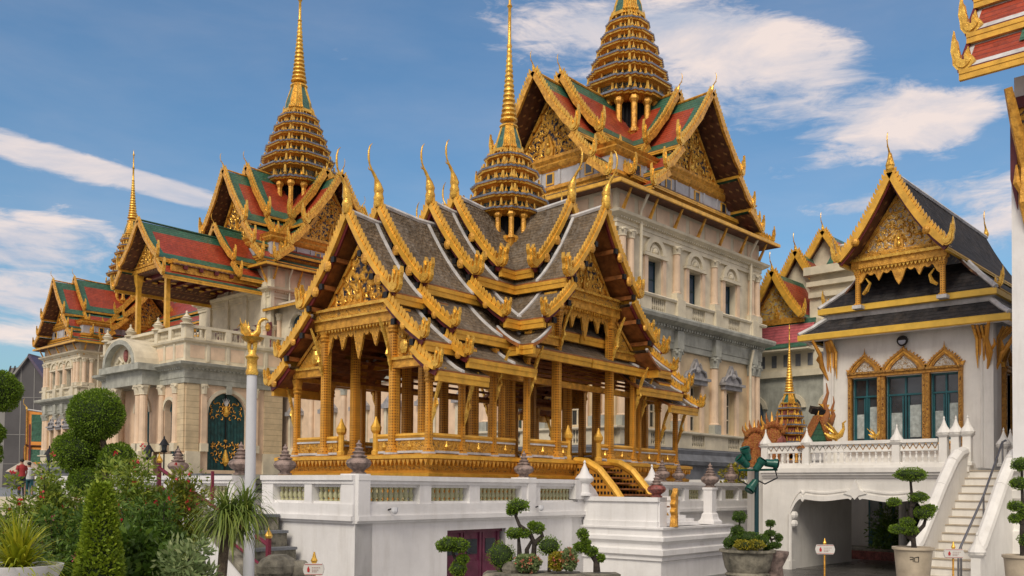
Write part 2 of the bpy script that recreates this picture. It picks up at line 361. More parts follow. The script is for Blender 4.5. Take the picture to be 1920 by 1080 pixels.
# ------------------------------------------------------------------ Thai roof pieces
def flame_pts(s=1.0, side=1):
    P = [(-.30,-.05),(-.12,-.24),(.12,-.30),(.34,-.20),(.44,.02),(.42,.26),(.50,.50),(.47,.78),(.36,.52),(.28,.34),(.24,.16),(.14,.10),(.13,.34),(.17,.62),(.05,.86),(.0,.52),(-.06,.24),(-.16,.12),(-.24,.20),(-.20,.42),(-.32,.22)]
    return [(side*x*s, z*s) for x, z in P]
def hanghong(mb, x, y, z, s, side, m=None):
    m = m or GOLDB
    pts = [(x+a, z+b) for a, b in flame_pts(s, side)]
    mb.prism(pts, y-.09*s, y+.09*s, m)
    mb.prism([(x+(a-x0)*.72+x0, z+b*.78) for a, b in flame_pts(s, side) for x0 in (side*.05*s,)], y-.16*s, y+.16*s, m)
def slimflame(mb, x, y, z, s, side, m=None):
    m = m or GOLDB
    P = [(-.34,-.02),(-.22,-.20),(-.02,-.30),(.18,-.22),(.30,-.04),(.31,.16),(.36,.40),(.33,.70),(.27,1.02),(.22,.70),(.17,.46),(.10,.34),(.12,.16),(.02,.06),(-.08,.02),(-.06,.22),(-.14,.42),(-.20,.16),(-.26,.10)]
    pts = [(x+side*a*s, z+b*s) for a, b in P]
    mb.prism(pts, y-.07*s, y+.07*s, m); mb.prism([(x+side*(.02+(a-.02)*.66)*s, z+(.0+b*.7)*s) for a, b in P], y-.12*s, y+.12*s, m)
def chofa(mb, x, y, z, s, m=None, out=1):
    m = m or GOLDB
    P = [(0,-.05),(.0,.10),(.05,.28),(.12,.44),(.21,.56),(.31,.68),(.39,.82),(.43,1.0),(.43,1.2),(.38,1.38),(.28,1.50)]
    rad = [.12,.155,.11,.055,.05,.035,.028,.036,.03,.022,.006]
    mb.tube([(x, y+out*a*s, z+b*s) for a, b in P], [r*s for r in rad], m, 8)
    mb.tube([(x, y+out*.30*s, z+.64*s), (x, y+out*.42*s, z+.66*s), (x, y+out*.45*s, z+.74*s)], [.03*s, .022*s, .004*s], m, 5)
def curve_pts(p0, p1, sag, n=5):
    out = []
    for i in range(n+1):
        t = i/n
        out.append((p0[0]+(p1[0]-p0[0])*t, p0[1]+(p1[1]-p0[1])*t-sag*4*t*(1-t)))
    return out
def board(mb, pts, y, h, t, m, side=1, tooth=.0, th=.2, wav=0, lower=None):
    """bargeboard along pts (x,z); teeth stand on its upper edge"""
    n = len(pts); up = []; lo = []
    L = 0
    for i, (x, z) in enumerate(pts):
        a = pts[max(i-1, 0)]; b = pts[min(i+1, n-1)]
        dx, dz = b[0]-a[0], b[1]-a[1]; l = math.hypot(dx, dz) or 1
        nx, nz = -dz/l*side, dx/l*side
        if nz < 0: nx, nz = -nx, -nz
        w = 1+(wav*math.sin(i*math.pi*1.0+.5) if wav else 0)
        up.append((x+nx*h*.45, z+nz*h*.45)); lo.append((x-nx*h*.55*w, z-nz*h*.55*w))
    for i in range(n-1):
        q = [up[i], up[i+1], lo[i+1], lo[i]]
        mb.prism(q, y-t/2, y+t/2, m)
    if tooth:
        for i in range(n-1):
            (x0, z0), (x1, z1) = up[i], up[i+1]; l = math.hypot(x1-x0, z1-z0); k = max(1, round(l/tooth))
            ux, uz = (x1-x0)/l, (z1-z0)/l; nx, nz = (-uz, ux) if ux > 0 else (uz, -ux)
            for j in range(k):
                a = (j+.1)/k*l; b = (j+.9)/k*l; c = (j+.15)/k*l
                mb.prism([(x0+ux*a, z0+uz*a), (x0+ux*b, z0+uz*b), (x0+ux*(b-.02)+nx*th*.5, z0+uz*(b-.02)+nz*th*.5), (x0+ux*(c-.35*th)+nx*th, z0+uz*(c-.35*th)+nz*th)], y-t*.22, y+t*.22, GOLDB if m is not GOLDP else m)
def roof_slope(mb, pts, y0, y1, side, th, field, border, bw=.35, under=None, edge=None, trim=None, ends=(1, 1), trim2=None):
    """one roof sheet: pts [(x,z)] ridge to eave (x>0), mirrored by side, running y0..y1, with a border of another tile colour"""
    n = len(pts); acc = [0]
    for i in range(n-1): acc.append(acc[-1]+math.hypot(pts[i+1][0]-pts[i][0], pts[i+1][1]-pts[i][1]))
    tot = acc[-1]; bwz = min(bw, tot*.22)
    ss = sorted(set(acc+[bwz, tot-bwz]))
    def at(sv):
        for i in range(n-1):
            if sv <= acc[i+1]+1e-9:
                t = (sv-acc[i])/(acc[i+1]-acc[i]); return (pts[i][0]+(pts[i+1][0]-pts[i][0])*t, pts[i][1]+(pts[i+1][1]-pts[i][1])*t)
        return pts[-1]
    bwy = min(bw, abs(y1-y0)*.25)
    d = 1 if y1 > y0 else -1
    yy = [y0, y0+d*bwy*ends[0], y1-d*bwy*ends[1], y1]; yy = [yy[0]]+[v for v in yy[1:] if abs(v-yy[0]) > 1e-6]
    yy = sorted(set(round(v, 5) for v in yy))
    for i in range(len(ss)-1):
        a, b = at(ss[i]), at(ss[i+1]); mid = (ss[i]+ss[i+1])/2
        for j in range(len(yy)-1):
            ym = (yy[j]+yy[j+1])/2
            inb = mid < bwz or mid > tot-bwz or (ends[0] and abs(ym-y0) < bwy) or (ends[1] and abs(ym-y1) < bwy)
            k = border if inb else field
            mb.add([(side*a[0], yy[j], a[1]), (side*b[0], yy[j], b[1]), (side*b[0], yy[j+1], b[1]), (side*a[0], yy[j+1], a[1])], [(0, 1, 2, 3)], k)
    # underside and edges
    u = under or SOFFIT; P = [at(v) for v in ss]
    for i in range(len(P)-1):
        a, b = P[i], P[i+1]
        mb.add([(side*a[0], y0, a[1]-th), (side*b[0], y0, b[1]-th), (side*b[0], y1, b[1]-th), (side*a[0], y1, a[1]-th)], [(0, 3, 2, 1)], u)
        for y in (y0, y1):
            mb.add([(side*a[0], y, a[1]), (side*b[0], y, b[1]), (side*b[0], y, b[1]-th), (side*a[0], y, a[1]-th)], [(0, 1, 2, 3)], u)
    e = P[-1]
    mb.add([(side*e[0], y0, e[1]), (side*e[0], y1, e[1]), (side*e[0], y1, e[1]-th), (side*e[0], y0, e[1]-th)], [(0, 1, 2, 3)], u)
    if edge:   # fascia under the eave
        x = e[0]; hh = edge[1]
        mb.box(min(side*(x-.10), side*(x+.015)), max(side*(x-.10), side*(x+.015)), min(y0, y1)+.04, max(y0, y1)-.04, e[1]-hh-.05, e[1]-.045, edge[0])
        mb.box(min(side*(x+.015), side*(x+.035)), max(side*(x+.015), side*(x+.035)), min(y0, y1)+.04, max(y0, y1)-.04, e[1]-hh*.42-.05, e[1]-.05, edge[0])
    if trim:   # whitewashed band at the gable end and ridge
        mt, w = trim
        for i in range(len(P)-1):
            a, b = P[i], P[i+1]
            ya, yb = y1-d*w*1.1, y1-d*.02
            mb.hexa([(side*a[0], ya, a[1]-.01), (side*b[0], ya, b[1]-.01), (side*b[0], yb, b[1]-.01), (side*a[0], yb, a[1]-.01)],
                    [(side*a[0], ya, a[1]+.05), (side*b[0], ya, b[1]+.05), (side*b[0], yb, b[1]+.05), (side*a[0], yb, a[1]+.05)], mt)
def verge_band(mb, pts, ya, yb, side, m, h=.06):
    for i in range(len(pts)-1):
        a, b = pts[i], pts[i+1]
        mb.hexa([(side*a[0], ya, a[1]-.01), (side*b[0], ya, b[1]-.01), (side*b[0], yb, b[1]-.01), (side*a[0], yb, a[1]-.01)],
                [(side*a[0], ya, a[1]+h), (side*b[0], ya, b[1]+h), (side*b[0], yb, b[1]+h), (side*a[0], yb, a[1]+h)], m)
def scrolls(mb, inside, bbox, n, rmin, rmax, y, m, seed=1, thick=.03, proud=.05):
    """symmetrical carved scrollwork: little spirals and leaves"""
    r = random.Random(seed); x0, x1, z0, z1 = bbox; done = []
    for _ in range(n*12):
        if len(done) >= n: break
        x = r.uniform(0, x1); z = r.uniform(z0, z1); q = r.uniform(rmin, rmax)
        if not inside(x+q*.7, z+q*.7) or not inside(x+q*.7, z-q*.7) or x < q*.35: continue
        if any(math.hypot(x-a, z-b) < (q+c)*.72 for a, b, c in done): continue
        done.append((x, z, q)); ph = r.uniform(0, 6.3); dr = r.choice((-1, 1))
        for sd in (1, -1):
            P = []; k = 11
            for i in range(k):
                t = i/(k-1); a = ph+dr*t*4.6; rr = q*(1-.78*t)
                P.append((sd*(x+rr*math.cos(a)), y-proud*.6*t, z+rr*math.sin(a)))
            mb.tube(P, [thick*(.5+.9*math.sin(math.pi*min(1, i/(k-1)+.15))) for i in range(k)], m, 4)
def gable_face(mb, w, z0, z1, y, back=ORN, seed=1, dens=26, s=1.0, fr=GOLD):
    """recessed triangular pediment with carved relief, base half width w, facing +y"""
    mb.prism([(-w, z0), (w, z0), (0, z1)], y-.12*s, y-.02*s, back)
    for sd in (1, -1):
        P = curve_pts((0, z1+.02), (sd*w, z0), 0, 4)
        for i in range(4):
            a, b = P[i], P[i+1]
            mb.prism([(a[0], a[1]), (b[0], b[1]), (b[0]-sd*.16*s, b[1]-.0), (a[0]-sd*.02*s, a[1]-.30*s)], y-.03*s, y+.08*s, fr)
    mb.box(-w, w, y-.02*s, y+.14*s, z0-.05*s, z0+.09*s, fr)
    h = z1-z0
    ins = lambda x, z: z > z0+.10*s and abs(x) < w*(1-(z-z0)/h)-.12*s
    scrolls(mb, ins, (0, w, z0+.1*s, z1-.2*s), dens, .09*s*1.3, .24*s*1.3, y+.05*s, GOLDB, seed, .026*s)
    # central figure in an aureole
    mb.prism([(-.22*s, z0+.12*s), (.22*s, z0+.12*s), (.26*s, z0+.45*s), (.13*s, z0+.8*s), (0, z0+1.15*s), (-.13*s, z0+.8*s), (-.26*s, z0+.45*s)], y+.0, y+.10*s, GOLD)
    mb.ball((0, y+.12*s, z0+.62*s), .1*s, GOLDB, 8, 6); mb.ball((0, y+.1*s, z0+.34*s), .15*s, GOLDB, 8, 6, (1, .6, 1.2))
    mb.lathe([(.09*s, 0), (.05*s, .12*s), (.01*s, .34*s)], 0, y+.12*s, GOLDB, 6, z0=z0+.7*s)
# redented square outline
def redent(k=3, a=.50, c=.80):
    pts = []; q = []
    # quadrant points from (1,a) to (a,1)
    xs = [1-(1-c)*i/(k-1) for i in range(k)] if k > 1 else [1]
    q.append((1, a))
    step = (c-a)/(k-1) if k > 1 else 0
    for i in range(1, k):
        q.append((xs[i], a+step*(i-1))); q.append((xs[i], a+step*i))
    q2 = [(y, x) for x, y in reversed(q)]
    quad = q+[p for p in q2 if p != q[-1]]
    for r in range(4):
        cs, sn = [(1, 0), (0, 1), (-1, 0), (0, -1)][r]
        pts += [(x*cs-y*sn, x*sn+y*cs) for x, y in quad]
    return pts
RED = redent(4, .38, .78)
def antefix(mb, x, y, z, s, m=GOLDB):
    mb.lathe([(.10*s, 0), (.16*s, .10*s), (.13*s, .24*s), (.05*s, .42*s), (.0, .75*s)], x, y, m, 4, z0=z, rot=.785, caps=False)
def make_spire(parent, cx, cy, zs, tiers, bell, cone, tip, colz, flame=.55, nick=14, niche=MOSAIC, body=OCHRE):
    """tiers: list (radius, z of eave); bell (r0,z0,r1,z1); cone (r0,z0 ... list) ; colz: bottom of the colonnade"""
    mb = MB()
    for i, (r, z) in enumerate(tiers):
        zn = tiers[i+1][1] if i+1 < len(tiers) else bell[1]
        rn = tiers[i+1][0] if i+1 < len(tiers) else bell[0]*1.15
        h = zn-z
        prof = [(r*.80, z-.10*h), (r*.90, z+.05*h), (r, z+.10*h), (r*1.01, z+.20*h), (r*1.05, z+.22*h), (r*1.05, z+.35*h), (r*.93, z+.43*h), (rn*.92, z+.50*h), (rn*.84, z+.52*h), (rn*.84, z+.92*h)]
        ms = [body, body, GOLDB, body, BLUEGREY, BLUEGREY, body, body, niche]
        mb.shape(RED, prof, cx, cy, body, ms)
        # flames at the outline's points and corners, little columns in front of the niches
        for j, (a, b) in enumerate(RED):
            if j % 2 == 0: antefix(mb, cx+r*a*.97, cy+r*b*.97, z+.36*h, flame*h*1.2*(1.15 if abs(a) > .75 and abs(b) > .75 else .85))
        for k in range(nick):
            t = 2*math.pi*(k+.5)/nick; q = rn*.97
            c, sn = math.cos(t), math.sin(t); mxx = max(abs(c), abs(sn)); f = 1/max(mxx, .80)
            mb.tube([(cx+q*c*f*.93, cy+q*sn*f*.93, z+.42*h), (cx+q*c*f*.92, cy+q*sn*f*.92, z+.97*h)], [.11*h, .07*h], GOLDB, 5)
    o1 = mb.build('spire_tiers', parent)
    mb = MB(); r0, z0, r1, z1 = bell; h = z1-z0
    mb.shape(RED, [(r0*1.15, z0-.06*h), (r0*1.15, z0+.04*h), (r0*1.0, z0+.06*h)], cx, cy, GOLDB)
    mb.shape(RED, [(r0, z0+.05*h), (r0*.80+r1*.2, z0+.35*h), (r1*1.02, z0+.86*h)], cx, cy, GREENG)
    for j in range(len(RED)):
        a, b = RED[j]
        if j % 2 == 0:
            mb.tube([(cx+r0*a*1.0, cy+r0*b*1.0, z0+.04*h), (cx+(r0*.8+r1*.2)*a*1.01, cy+(r0*.8+r1*.2)*b*1.01, z0+.35*h), (cx+r1*a*1.04, cy+r1*b*1.04, z0+.88*h)], .075*r0, GOLDB, 5)
            antefix(mb, cx+r0*1.15*a, cy+r0*1.15*b, z0+.03*h, .22*h)
    mb.shape(RED, [(r1*1.0, z0+.85*h), (r1*1.25, z0+.90*h), (r1*1.2, z0+.95*h), (r1*.9, z1)], cx, cy, GOLDB)
    o2 = mb.build('bell', o1)
    # ringed cone and needle
    mb = MB(); rr0, zz0, rr1, zz1 = cone; n = 15; prof = []
    for i in range(n):
        t = i/n; t2 = (i+1)/n; ra = rr0+(rr1-rr0)*t**.72; zz = zz0+(zz1-zz0)*t; dz = (zz1-zz0)/n
        prof += [(ra*.80, zz), (ra*1.04, zz+.25*dz), (ra*1.0, zz+.60*dz), (ra*.78, zz+.85*dz)]
    hb = tip-zz1
    prof += [(rr1*.9, zz1), (rr1*1.3, zz1+.02*hb), (rr1*.8, zz1+.05*hb), (rr1*.68, zz1+.4*hb), (rr1*1.25, zz1+.42*hb), (rr1*.6, zz1+.45*hb), (rr1*.45, zz1+.80*hb), (rr1*.95, zz1+.83*hb), (rr1*.4, zz1+.87*hb), (.01, tip)]
    mb.lathe(prof, cx, cy, GOLDB, 14); o3 = mb.build('needle', o1, smooth=50)
    # drum with columns under the tiers
    mb = MB(); r, z = tiers[0]
    mb.shape(RED, [(r*.66, colz), (r*.66, z-.05)], cx, cy, BLACK)  # black core paints in the shade of the open interior behind the columns
    mb.shape(RED, [(r*.90, colz-.3), (r*.95, colz), (r*.85, colz+.12)], cx, cy, GOLD)
    h = z-colz
    for j in range(16):
        t = 2*math.pi*j/16; a, b = math.cos(t), math.sin(t); f_ = 1/max(abs(a), abs(b), .85)
        if True:
            x, y = cx+r*.82*a*f_, cy+r*.82*b*f_; w = r*.07
            mb.lathe([(w*1.6, 0), (w*1.6, .10*h), (w, .14*h), (w, .8*h), (w*1.7, .9*h), (w*1.4, h)], x, y, GOLD, 6, z0=colz)
    mb.build('lantern_drum', o1)
    return o1
# ------------------------------------------------------------------ ground
b = MB(); b.box(-400, 900, -500, 900, -.5, 0, PAVE); struct(b.build('ground'))
b = MB(); b.T = lambda x, z, y: (x, y, z)
b.T = None; _o = [(33.5, 17.5), (120, 17.5), (120, 130), (9, 130), (9, 33), (33.5, 33)]
b.loft([[(x, y, .004) for x, y in _o], [(x, y, 2.0) for x, y in _o]], PAVE); struct(b.build('palace_forecourt'))

# ------------------------------------------------------------------ the palace
def wall(mb, u0, u1, z0, z1, ops, m, dep=.4, rm=None):
    """wall sheet in the current frame with real openings (c, w, zb, zt, arched)"""
    ops = sorted(ops); cur = u0; rm = rm or m
    def q(a, b_, c, d): 
        if b_-a > 1e-4 and d-c > 1e-4: mb.add([(a, 0, c), (b_, 0, c), (b_, 0, d), (a, 0, d)], [(0, 1, 2, 3)], m)
    for (c, w, zb, zt, ar) in ops:
        a, e = c-w/2, c+w/2; q(cur, a, z0, z1); q(a, e, z0, zb)
        if ar:
            r = w/2; zs = zt-r; n = 10; P = [(c-r*math.cos(math.pi*i/n), zs+r*math.sin(math.pi*i/n)) for i in range(n+1)]
            for i in range(n):
                (xa, za), (xb, zb2) = P[i], P[i+1]
                mb.add([(xa, 0, za), (xb, 0, zb2), (xb, 0, z1), (xa, 0, z1)], [(0, 1, 2, 3)], m)
                mb.add([(xa, 0, za), (xb, 0, zb2), (xb, -dep, zb2), (xa, -dep, za)], [(0, 1, 2, 3)], rm)
            zz = zs
        else:
            q(a, e, zt, z1); mb.add([(a, 0, zt), (e, 0, zt), (e, -dep, zt), (a, -dep, zt)], [(0, 1, 2, 3)], rm); zz = zt
        for x in (a, e): mb.add([(x, 0, zb), (x, -dep, zb), (x, -dep, zz), (x, 0, zz)], [(0, 1, 2, 3)], rm)
        mb.add([(a, 0, zb), (e, 0, zb), (e, -dep, zb), (a, -dep, zb)], [(0, 1, 2, 3)], rm)
        cur = e
    q(cur, u1, z0, z1)
def window(T, parent, c, w, zb, zt, ar, dep=.4, style='blue', name='window'):
    mb = MB(); mb.T = T
    gl = {'blue': BLUEGL, 'green': SHUT, 'glass': GLASS, 'red': MAROON}[style]; fr = {'blue': DKTEAL, 'green': CREAM, 'glass': TEALF, 'red': MAROON}[style]
    r = w/2
    y = -dep+.02
    if ar:
        n = 10; P = [(c-r*math.cos(math.pi*i/n), zt-r+r*math.sin(math.pi*i/n)) for i in range(n+1)]
        mb.prism([(c-r, zb)]+P+[(c+r, zb)], y-.05, y, gl)
        for k in (-.5, 0, .5): mb.box(c+k*w*.5-.03, c+k*w*.5+.03, y, y+.05, zb, zt-r+.8*r*math.cos(k), fr)
        mb.box(c-r, c+r, y, y+.06, zt-r-.05, zt-r+.05, fr)
        for i in range(n): mb.tube([(P[i][0], y+.03, P[i][1]), (P[i+1][0], y+.03, P[i+1][1])], .05, fr, 4)
    else:
        if style == 'green':   # open shutter leaf and white sash
            mb.box(c-r, c+r, y-.05, y, zb, zt, GLASS)
            mb.box(c-r, c-r*.1, y+.01, y+.09, zb, zt, SHUT)
            for k in (.25, .95): mb.box(c+r*k-.04, c+r*k+.04, y+.01, y+.07, zb, zt, CREAM)
            for k in (.0, .33, .66, .97): mb.box(c, c+r, y+.012, y+.06, zb+(zt-zb)*k, zb+(zt-zb)*k+.07, CREAM)
        else:
            mb.box(c-r, c+r, y-.05, y, zb, zt, gl)
            mb.box(c-.03, c+.03, y, y+.05, zb, zt, fr)
            for k in (.05, .5, .9): mb.box(c-r, c+r, y, y+.035, zb+(zt-zb)*k, zb+(zt-zb)*k+.05, fr)
            for sx in (-1, 1): mb.box(min(c+sx*r, c+sx*(r-.07)), max(c+sx*r, c+sx*(r-.07)), y, y+.045, zb, zt, fr)
    return mb.build(name, parent)
def pilaster(mb, u, z0, z1, r, shaft, capm=None, o=.12, round_=True):
    capm = capm or CREAM
    mb.box(u-r*1.4, u+r*1.4, -.02, o+r*1.1, z0, z0+.12*(z1-z0), capm)
    h = z1-z0; za = z0+.12*h; zc = z1-.15*h
    if round_: mb.lathe([(r*1.2, za), (r*1.2, za+.06), (r, za+.1), (r*.9, zc-.03), (r*1.05, zc)], u, o, shaft, 12)
    else: mb.box(u-r, u+r, -.02, o+r*.5, za, zc, shaft)
    mb.lathe([(r*.95, zc), (r*1.1, zc+.03), (r*1.05, zc+.08), (r*1.35, zc+.75*(z1-zc)), (r*1.5, zc+.8*(z1-zc)), (r*1.5, z1)], u, o, capm, 8, rot=.39)
    for sx in (-1, 1):
        mb.ball((u+sx*r*1.15, o+r*.9, z1-.3*(z1-zc)), r*.35, capm, 6, 5)
def balus(mb, u0, u1, z0, z1, m, o0=-.05, o1=.10, sp=.22):
    n = max(1, int((u1-u0)/sp)); h = z1-z0; om = (o0+o1)/2
    for i in range(n):
        u = u0+(i+.5)*(u1-u0)/n
        mb.lathe([(.05, 0), (.05, .1*h), (.03, .15*h), (.065, .4*h), (.035, .75*h), (.05, .9*h), (.05, h)], u, om, m, 6, z0=z0)
def arch_trim(mb, c, w, zt, m, t=.22, o=.12):
    r = w/2; n = 12; zs = zt-r
    P = [(math.cos(math.pi*i/n), math.sin(math.pi*i/n)) for i in range(n+1)]
    for i in range(n):
        (ca, sa), (cb, sb) = P[i], P[i+1]
        mb.prism([(c+r*ca, zs+r*sa), (c+r*cb, zs+r*sb), (c+(r+t)*cb, zs+(r+t)*sb), (c+(r+t)*ca, zs+(r+t)*sa)], -.02, o, m)
def dentils(mb, u0, u1, o, z, m, s=.14):
    n = int((u1-u0)/(s*2))
    for i in range(n):
        u = u0+(i+.5)*(u1-u0)/n; mb.box(u-s/2, u+s/2, o, o+s*1.1, z, z+s, m)
def facade(mb, T, L, bays, part, zt=17.0, dz=0, lowstyle='green', edge=1.0, full=True, upw=1.2):
    """two classical storeys; dz lifts everything of the upper storey's top"""
    mb.T = T
    zu = 15.0+dz   # springing of the top entablature
    lw = [(c, 1.1, 5.6, 8.0, False) for c in bays]
    uw = [(c, upw, 12.15, 14.05, False) for c in bays]
    wall(mb, 0, L, 3.0, 9.7, lw, SANDP)
    wall(mb, 0, L, 9.7, zt+.35, uw, CREAM)
    for c in bays:
        window(T, part, c, 1.1, 5.6, 8.0, False, style=lowstyle)
        window(T, part, c, upw, 12.15, 14.05, False, style='blue')
        # lower carved pediment
        w = 1.0
        mb.box(c-w*.85, c-w*.55, -.02, .14, 5.5, 8.05, PEACH); mb.box(c+w*.55, c+w*.85, -.02, .14, 5.5, 8.05, PEACH)
        mb.box(c-w*.95, c+w*.95, -.02, .28, 8.05, 8.28, GREYP); mb.box(c-w*1.1, c+w*1.1, -.02, .42, 8.28, 8.42, GREYP)
        mb.prism([(c-w*1.05, 8.42), (c+w*1.05, 8.42), (c+w*.8, 8.72), (c+w*.45, 8.82), (c+w*.28, 9.1), (c, 9.45), (c-w*.28, 9.1), (c-w*.45, 8.82), (c-w*.8, 8.72)], -.02, .2, GREYP)
        mb.ball((c, .22, 8.8), .2, GREYP, 8, 6)
        for sx in (-1, 1): mb.tube([(c+sx*w*.9, .25, 8.5), (c+sx*w*.7, .28, 8.75), (c+sx*w*.35, .28, 8.85), (c+sx*w*.2, .28, 9.2)], [.05, .08, .07, .04], GREYP, 5)
        # upper arch over the window, shell niche
        mb.box(c-.95, c-.66, -.02, .12, 12.2, 14.15, PEACH); mb.box(c+.66, c+.95, -.02, .12, 12.2, 14.15, PEACH)
        mb.box(c-1.05, c+1.05, -.02, .20, 14.1, 14.26, CREAM)
        arch_trim(mb, c, 1.2, 14.9, CREAM, .28, .16); arch_trim(mb, c, .66, 14.62, CREAM, .12, .1)
        mb.ball((c, .03, 14.42), .2, CREAM, 8, 5)
    # orders between the bays
    cs = [edge]+[(bays[i]+bays[i+1])/2 for i in range(len(bays)-1)]+[L-edge]
    for i, u in enumerate(cs):
        if full:
            pilaster(mb, u, 5.5, 9.7, .24, PEACH, GREYST)
            mb.box(u-.30, u+.30, -.02, .42, 9.72, 10.62, GREYST)
            mb.box(u-.36, u+.36, -.02, .46, 11.25, 12.24, CREAM)
        pilaster(mb, u, 12.25, 15.02, .20, PEACH, CREAM)
        if i in (0, len(cs)-1):
            s = -1 if i == 0 else 1
            pilaster(mb, u+s*(edge-.33), 12.25, 15.02, .20, PEACH, CREAM)
            if full: pilaster(mb, u+s*(edge-.38), 5.5, 9.7, .24, PEACH, GREYST)
    mb.T = T
    # balustrade panels below the windows
    for z0, z1 in (((4.6, 5.5), (11.25, 12.15)) if full else ((11.25, 12.15),)):
        cur = 0
        for c in bays:
            mb.box(cur, c-.62, -.02, .30, z0, z1-.12, CREAM)
            balus(mb, c-.62, c+.62, z0+.12, z1-.12, CREAM, .1, .3, .17); mb.box(c-.62, c+.62, .02, .30, z0, z0+.12, CREAM)
            mb.box(c-.62, c+.62, -.02, .02, z0+.12, z1-.12, DKGREY)
            cur = c+.62
        mb.box(cur, L, -.02, .30, z0, z1-.12, CREAM)
    mb.T = None
def tower(parent, ox, oy, LX, LY, bx, by, dz=0, eave=16.95, sw=1.0, sz=1.0, spire=None, seed=1, hws=(1, 1)):
    mb = MB(); part = bpy.data.objects.new('tower', bpy.data.meshes.new('tower')); scene.collection.objects.link(part)
    part.parent = parent; part.location = (ox, oy, 0)
    Tf = frame((0, 0), (0, 1), (-1, 0)); Tr = frame((0, 0), (1, 0), (0, -1))
    facade(mb, Tf, LY, by, part, zt=eave, dz=dz); facade(mb, Tr, LX, bx, part, zt=eave, dz=dz)
    mb.add([(LX, 0, 3), (LX, LY, 3), (LX, LY, eave+.3), (LX, 0, eave+.3)], [(0, 1, 2, 3)], CREAM)
    mb.add([(0, LY, 3), (LX, LY, 3), (LX, LY, eave+.3), (0, LY, eave+.3)], [(0, 1, 2, 3)], CREAM)
    # mouldings that run all round
    mb.rect(0, LX, 0, LY, [(.9, 1.9), (.9, 3.7), (1.1, 3.75), (1.15, 3.95), (.9, 4.0), (.75, 4.3), (.8, 4.5), (.45, 4.55), (.45, 4.62)], DKGREY, caps=False)
    mb.rect(0, LX, 0, LY, [(.0, 5.36), (.40, 5.36), (.45, 5.42), (.45, 5.5), (0, 5.52)], CREAM, caps=False)
    mb.rect(0, LX, 0, LY, [(0, 9.68), (.16, 9.7), (.16, 10.0), (.20, 10.02), (.20, 10.6), (.26, 10.66), (.30, 10.8), (.75, 10.98), (.80, 11.14), (.78, 11.24), (.3, 11.26), (0, 11.3)], GREYST, caps=False)
    mb.rect(0, LX, 0, LY, [(.0, 12.02), (.38, 12.04), (.42, 12.14), (.38, 12.2), (0, 12.22)], CREAM, caps=False)
    zz = 15.0+dz
    if dz: mb.rect(0, LX, 0, LY, [(0, 15.0), (.06, 15.02), (.06, zz), (0, zz)], CREAM, caps=False)
    mb.rect(0, LX, 0, LY, [(0, zz), (.14, zz+.02), (.14, zz+.22), (.18, zz+.24), (.18, zz+.42), (.24, zz+.46), (.5, zz+.62), (.55, zz+.74), (.2, zz+.78), (.06, zz+.82), (.06, eave-.05)], CREAM, caps=False)
    for T, L in ((Tf, LY), (Tr, LX)):
        mb.T = T; dentils(mb, -.2, L+.2, .26, 10.68, GREYST, .13); dentils(mb, -.1, L+.1, .22, zz+.44, CREAM, .10)
        n = max(3, round(L/1.5)); 
        for i in range(n):
            c = (i+.5)*L/n; mb.box(c-L/n*.38, c+L/n*.38, .05, .09, zz+.95, eave-.25, PEACH)
        mb.T = None
    part.data = mb_mesh(mb, 'tower')
    # gold brackets
    for T, L in ((Tf, LY), (Tr, LX)):
        n = max(3, round(L/2.4))
        for i in range(n+1):
            u = .25+(L-.5)*i/n; k = MB(); k.T = T
            k.tube([(u, .05, eave-1.5), (u, .16, eave-1.15), (u, .34, eave-.8), (u, .70, eave-.12)], [.04, .10, .09, .06], GOLD, 5)
            k.tube([(u, .1, eave-1.1), (u, .3, eave-1.05), (u, .36, eave-.9)], [.03, .05, .01], GOLD, 4)
            k.build('eave_bracket', part)
    # drainpipes
    k = MB(); k.T = Tr
    for u in (.55+1.05, LX-1.4): k = MB(); k.T = Tr; k.tube([(u, .75, eave-.1), (u, .3, eave-.9), (u, .34, eave-1.7), (u, .30, 11.4)], .075, CREAM, 8); k.tube([(u, .5, 10.5), (u, .30, 9.5), (u, .30, 4.6)], .075, CREAM, 8); k.build('drainpipe', part, smooth=40)
    # skirt roof ring, attic
    k = MB(); e = eave; ov = .95
    k.rect(0, LX, 0, LY, [(ov, e), (ov, e+.02), (ov-.28, e+.17), (ov-.62, e+.33), (ov-1.0, e+.52)], REDTILE, ms=[SOFFIT, GREENTILE, REDTILE, GREENTILE], caps=False)
    k.rect(0, LX, 0, LY, [(0, e-.06), (ov-.05, e-.16), (ov+.02, e-.14), (ov+.02, e+.03), (ov-.1, e+.04)], GOLDP, ms=[SOFFIT, GOLDP, GOLDP, GOLDP], caps=False)
    k.build('skirt_roof', part)
    ha = 1.75*sz
    k = MB(); k.rect(0, LX, 0, LY, [(0, e+.35), (.02, e+.5), (-.05, e+.62), (.05, e+.70), (-.12, e+.80), (-.12, e+.95), (-.30, e+1.0), (-.30, e+.98+.45*ha), (-.15, e+1.0+.5*ha), (-.05, e+1.0+.6*ha), (-.12, e+1.0+.66*ha), (0, e+1.0+.75*ha), (-.2, e+1.0+.78*ha)], GOLD,
           ms=[GOLD, GOLD, ORNS, ORNS, GOLD, GOLD, ATTIC, GOLD, GOLD, ORNS, GOLD, GOLD], caps=False)
    for T, L in ((Tf, LY), (Tr, LX)):
        k.T = T; n = max(4, round(L/1.35))
        for i in range(n):
            c = (i+.5)*L/n; z0 = e+1.08; z1 = e+.95+.43*ha
            if 0 < i < n-1 and i % 2:
                k.box(c-.26, c+.26, -.32, -.24, z0, z1, GOLDP); k.box(c-.18, c+.18, -.3, -.235, z0+.08, z1-.08, GLASS)
            k.box(c+L/n/2-.07, c+L/n/2+.07, -.32, -.22, z0-.06, z1+.06, ATTIC)
        k.T = None
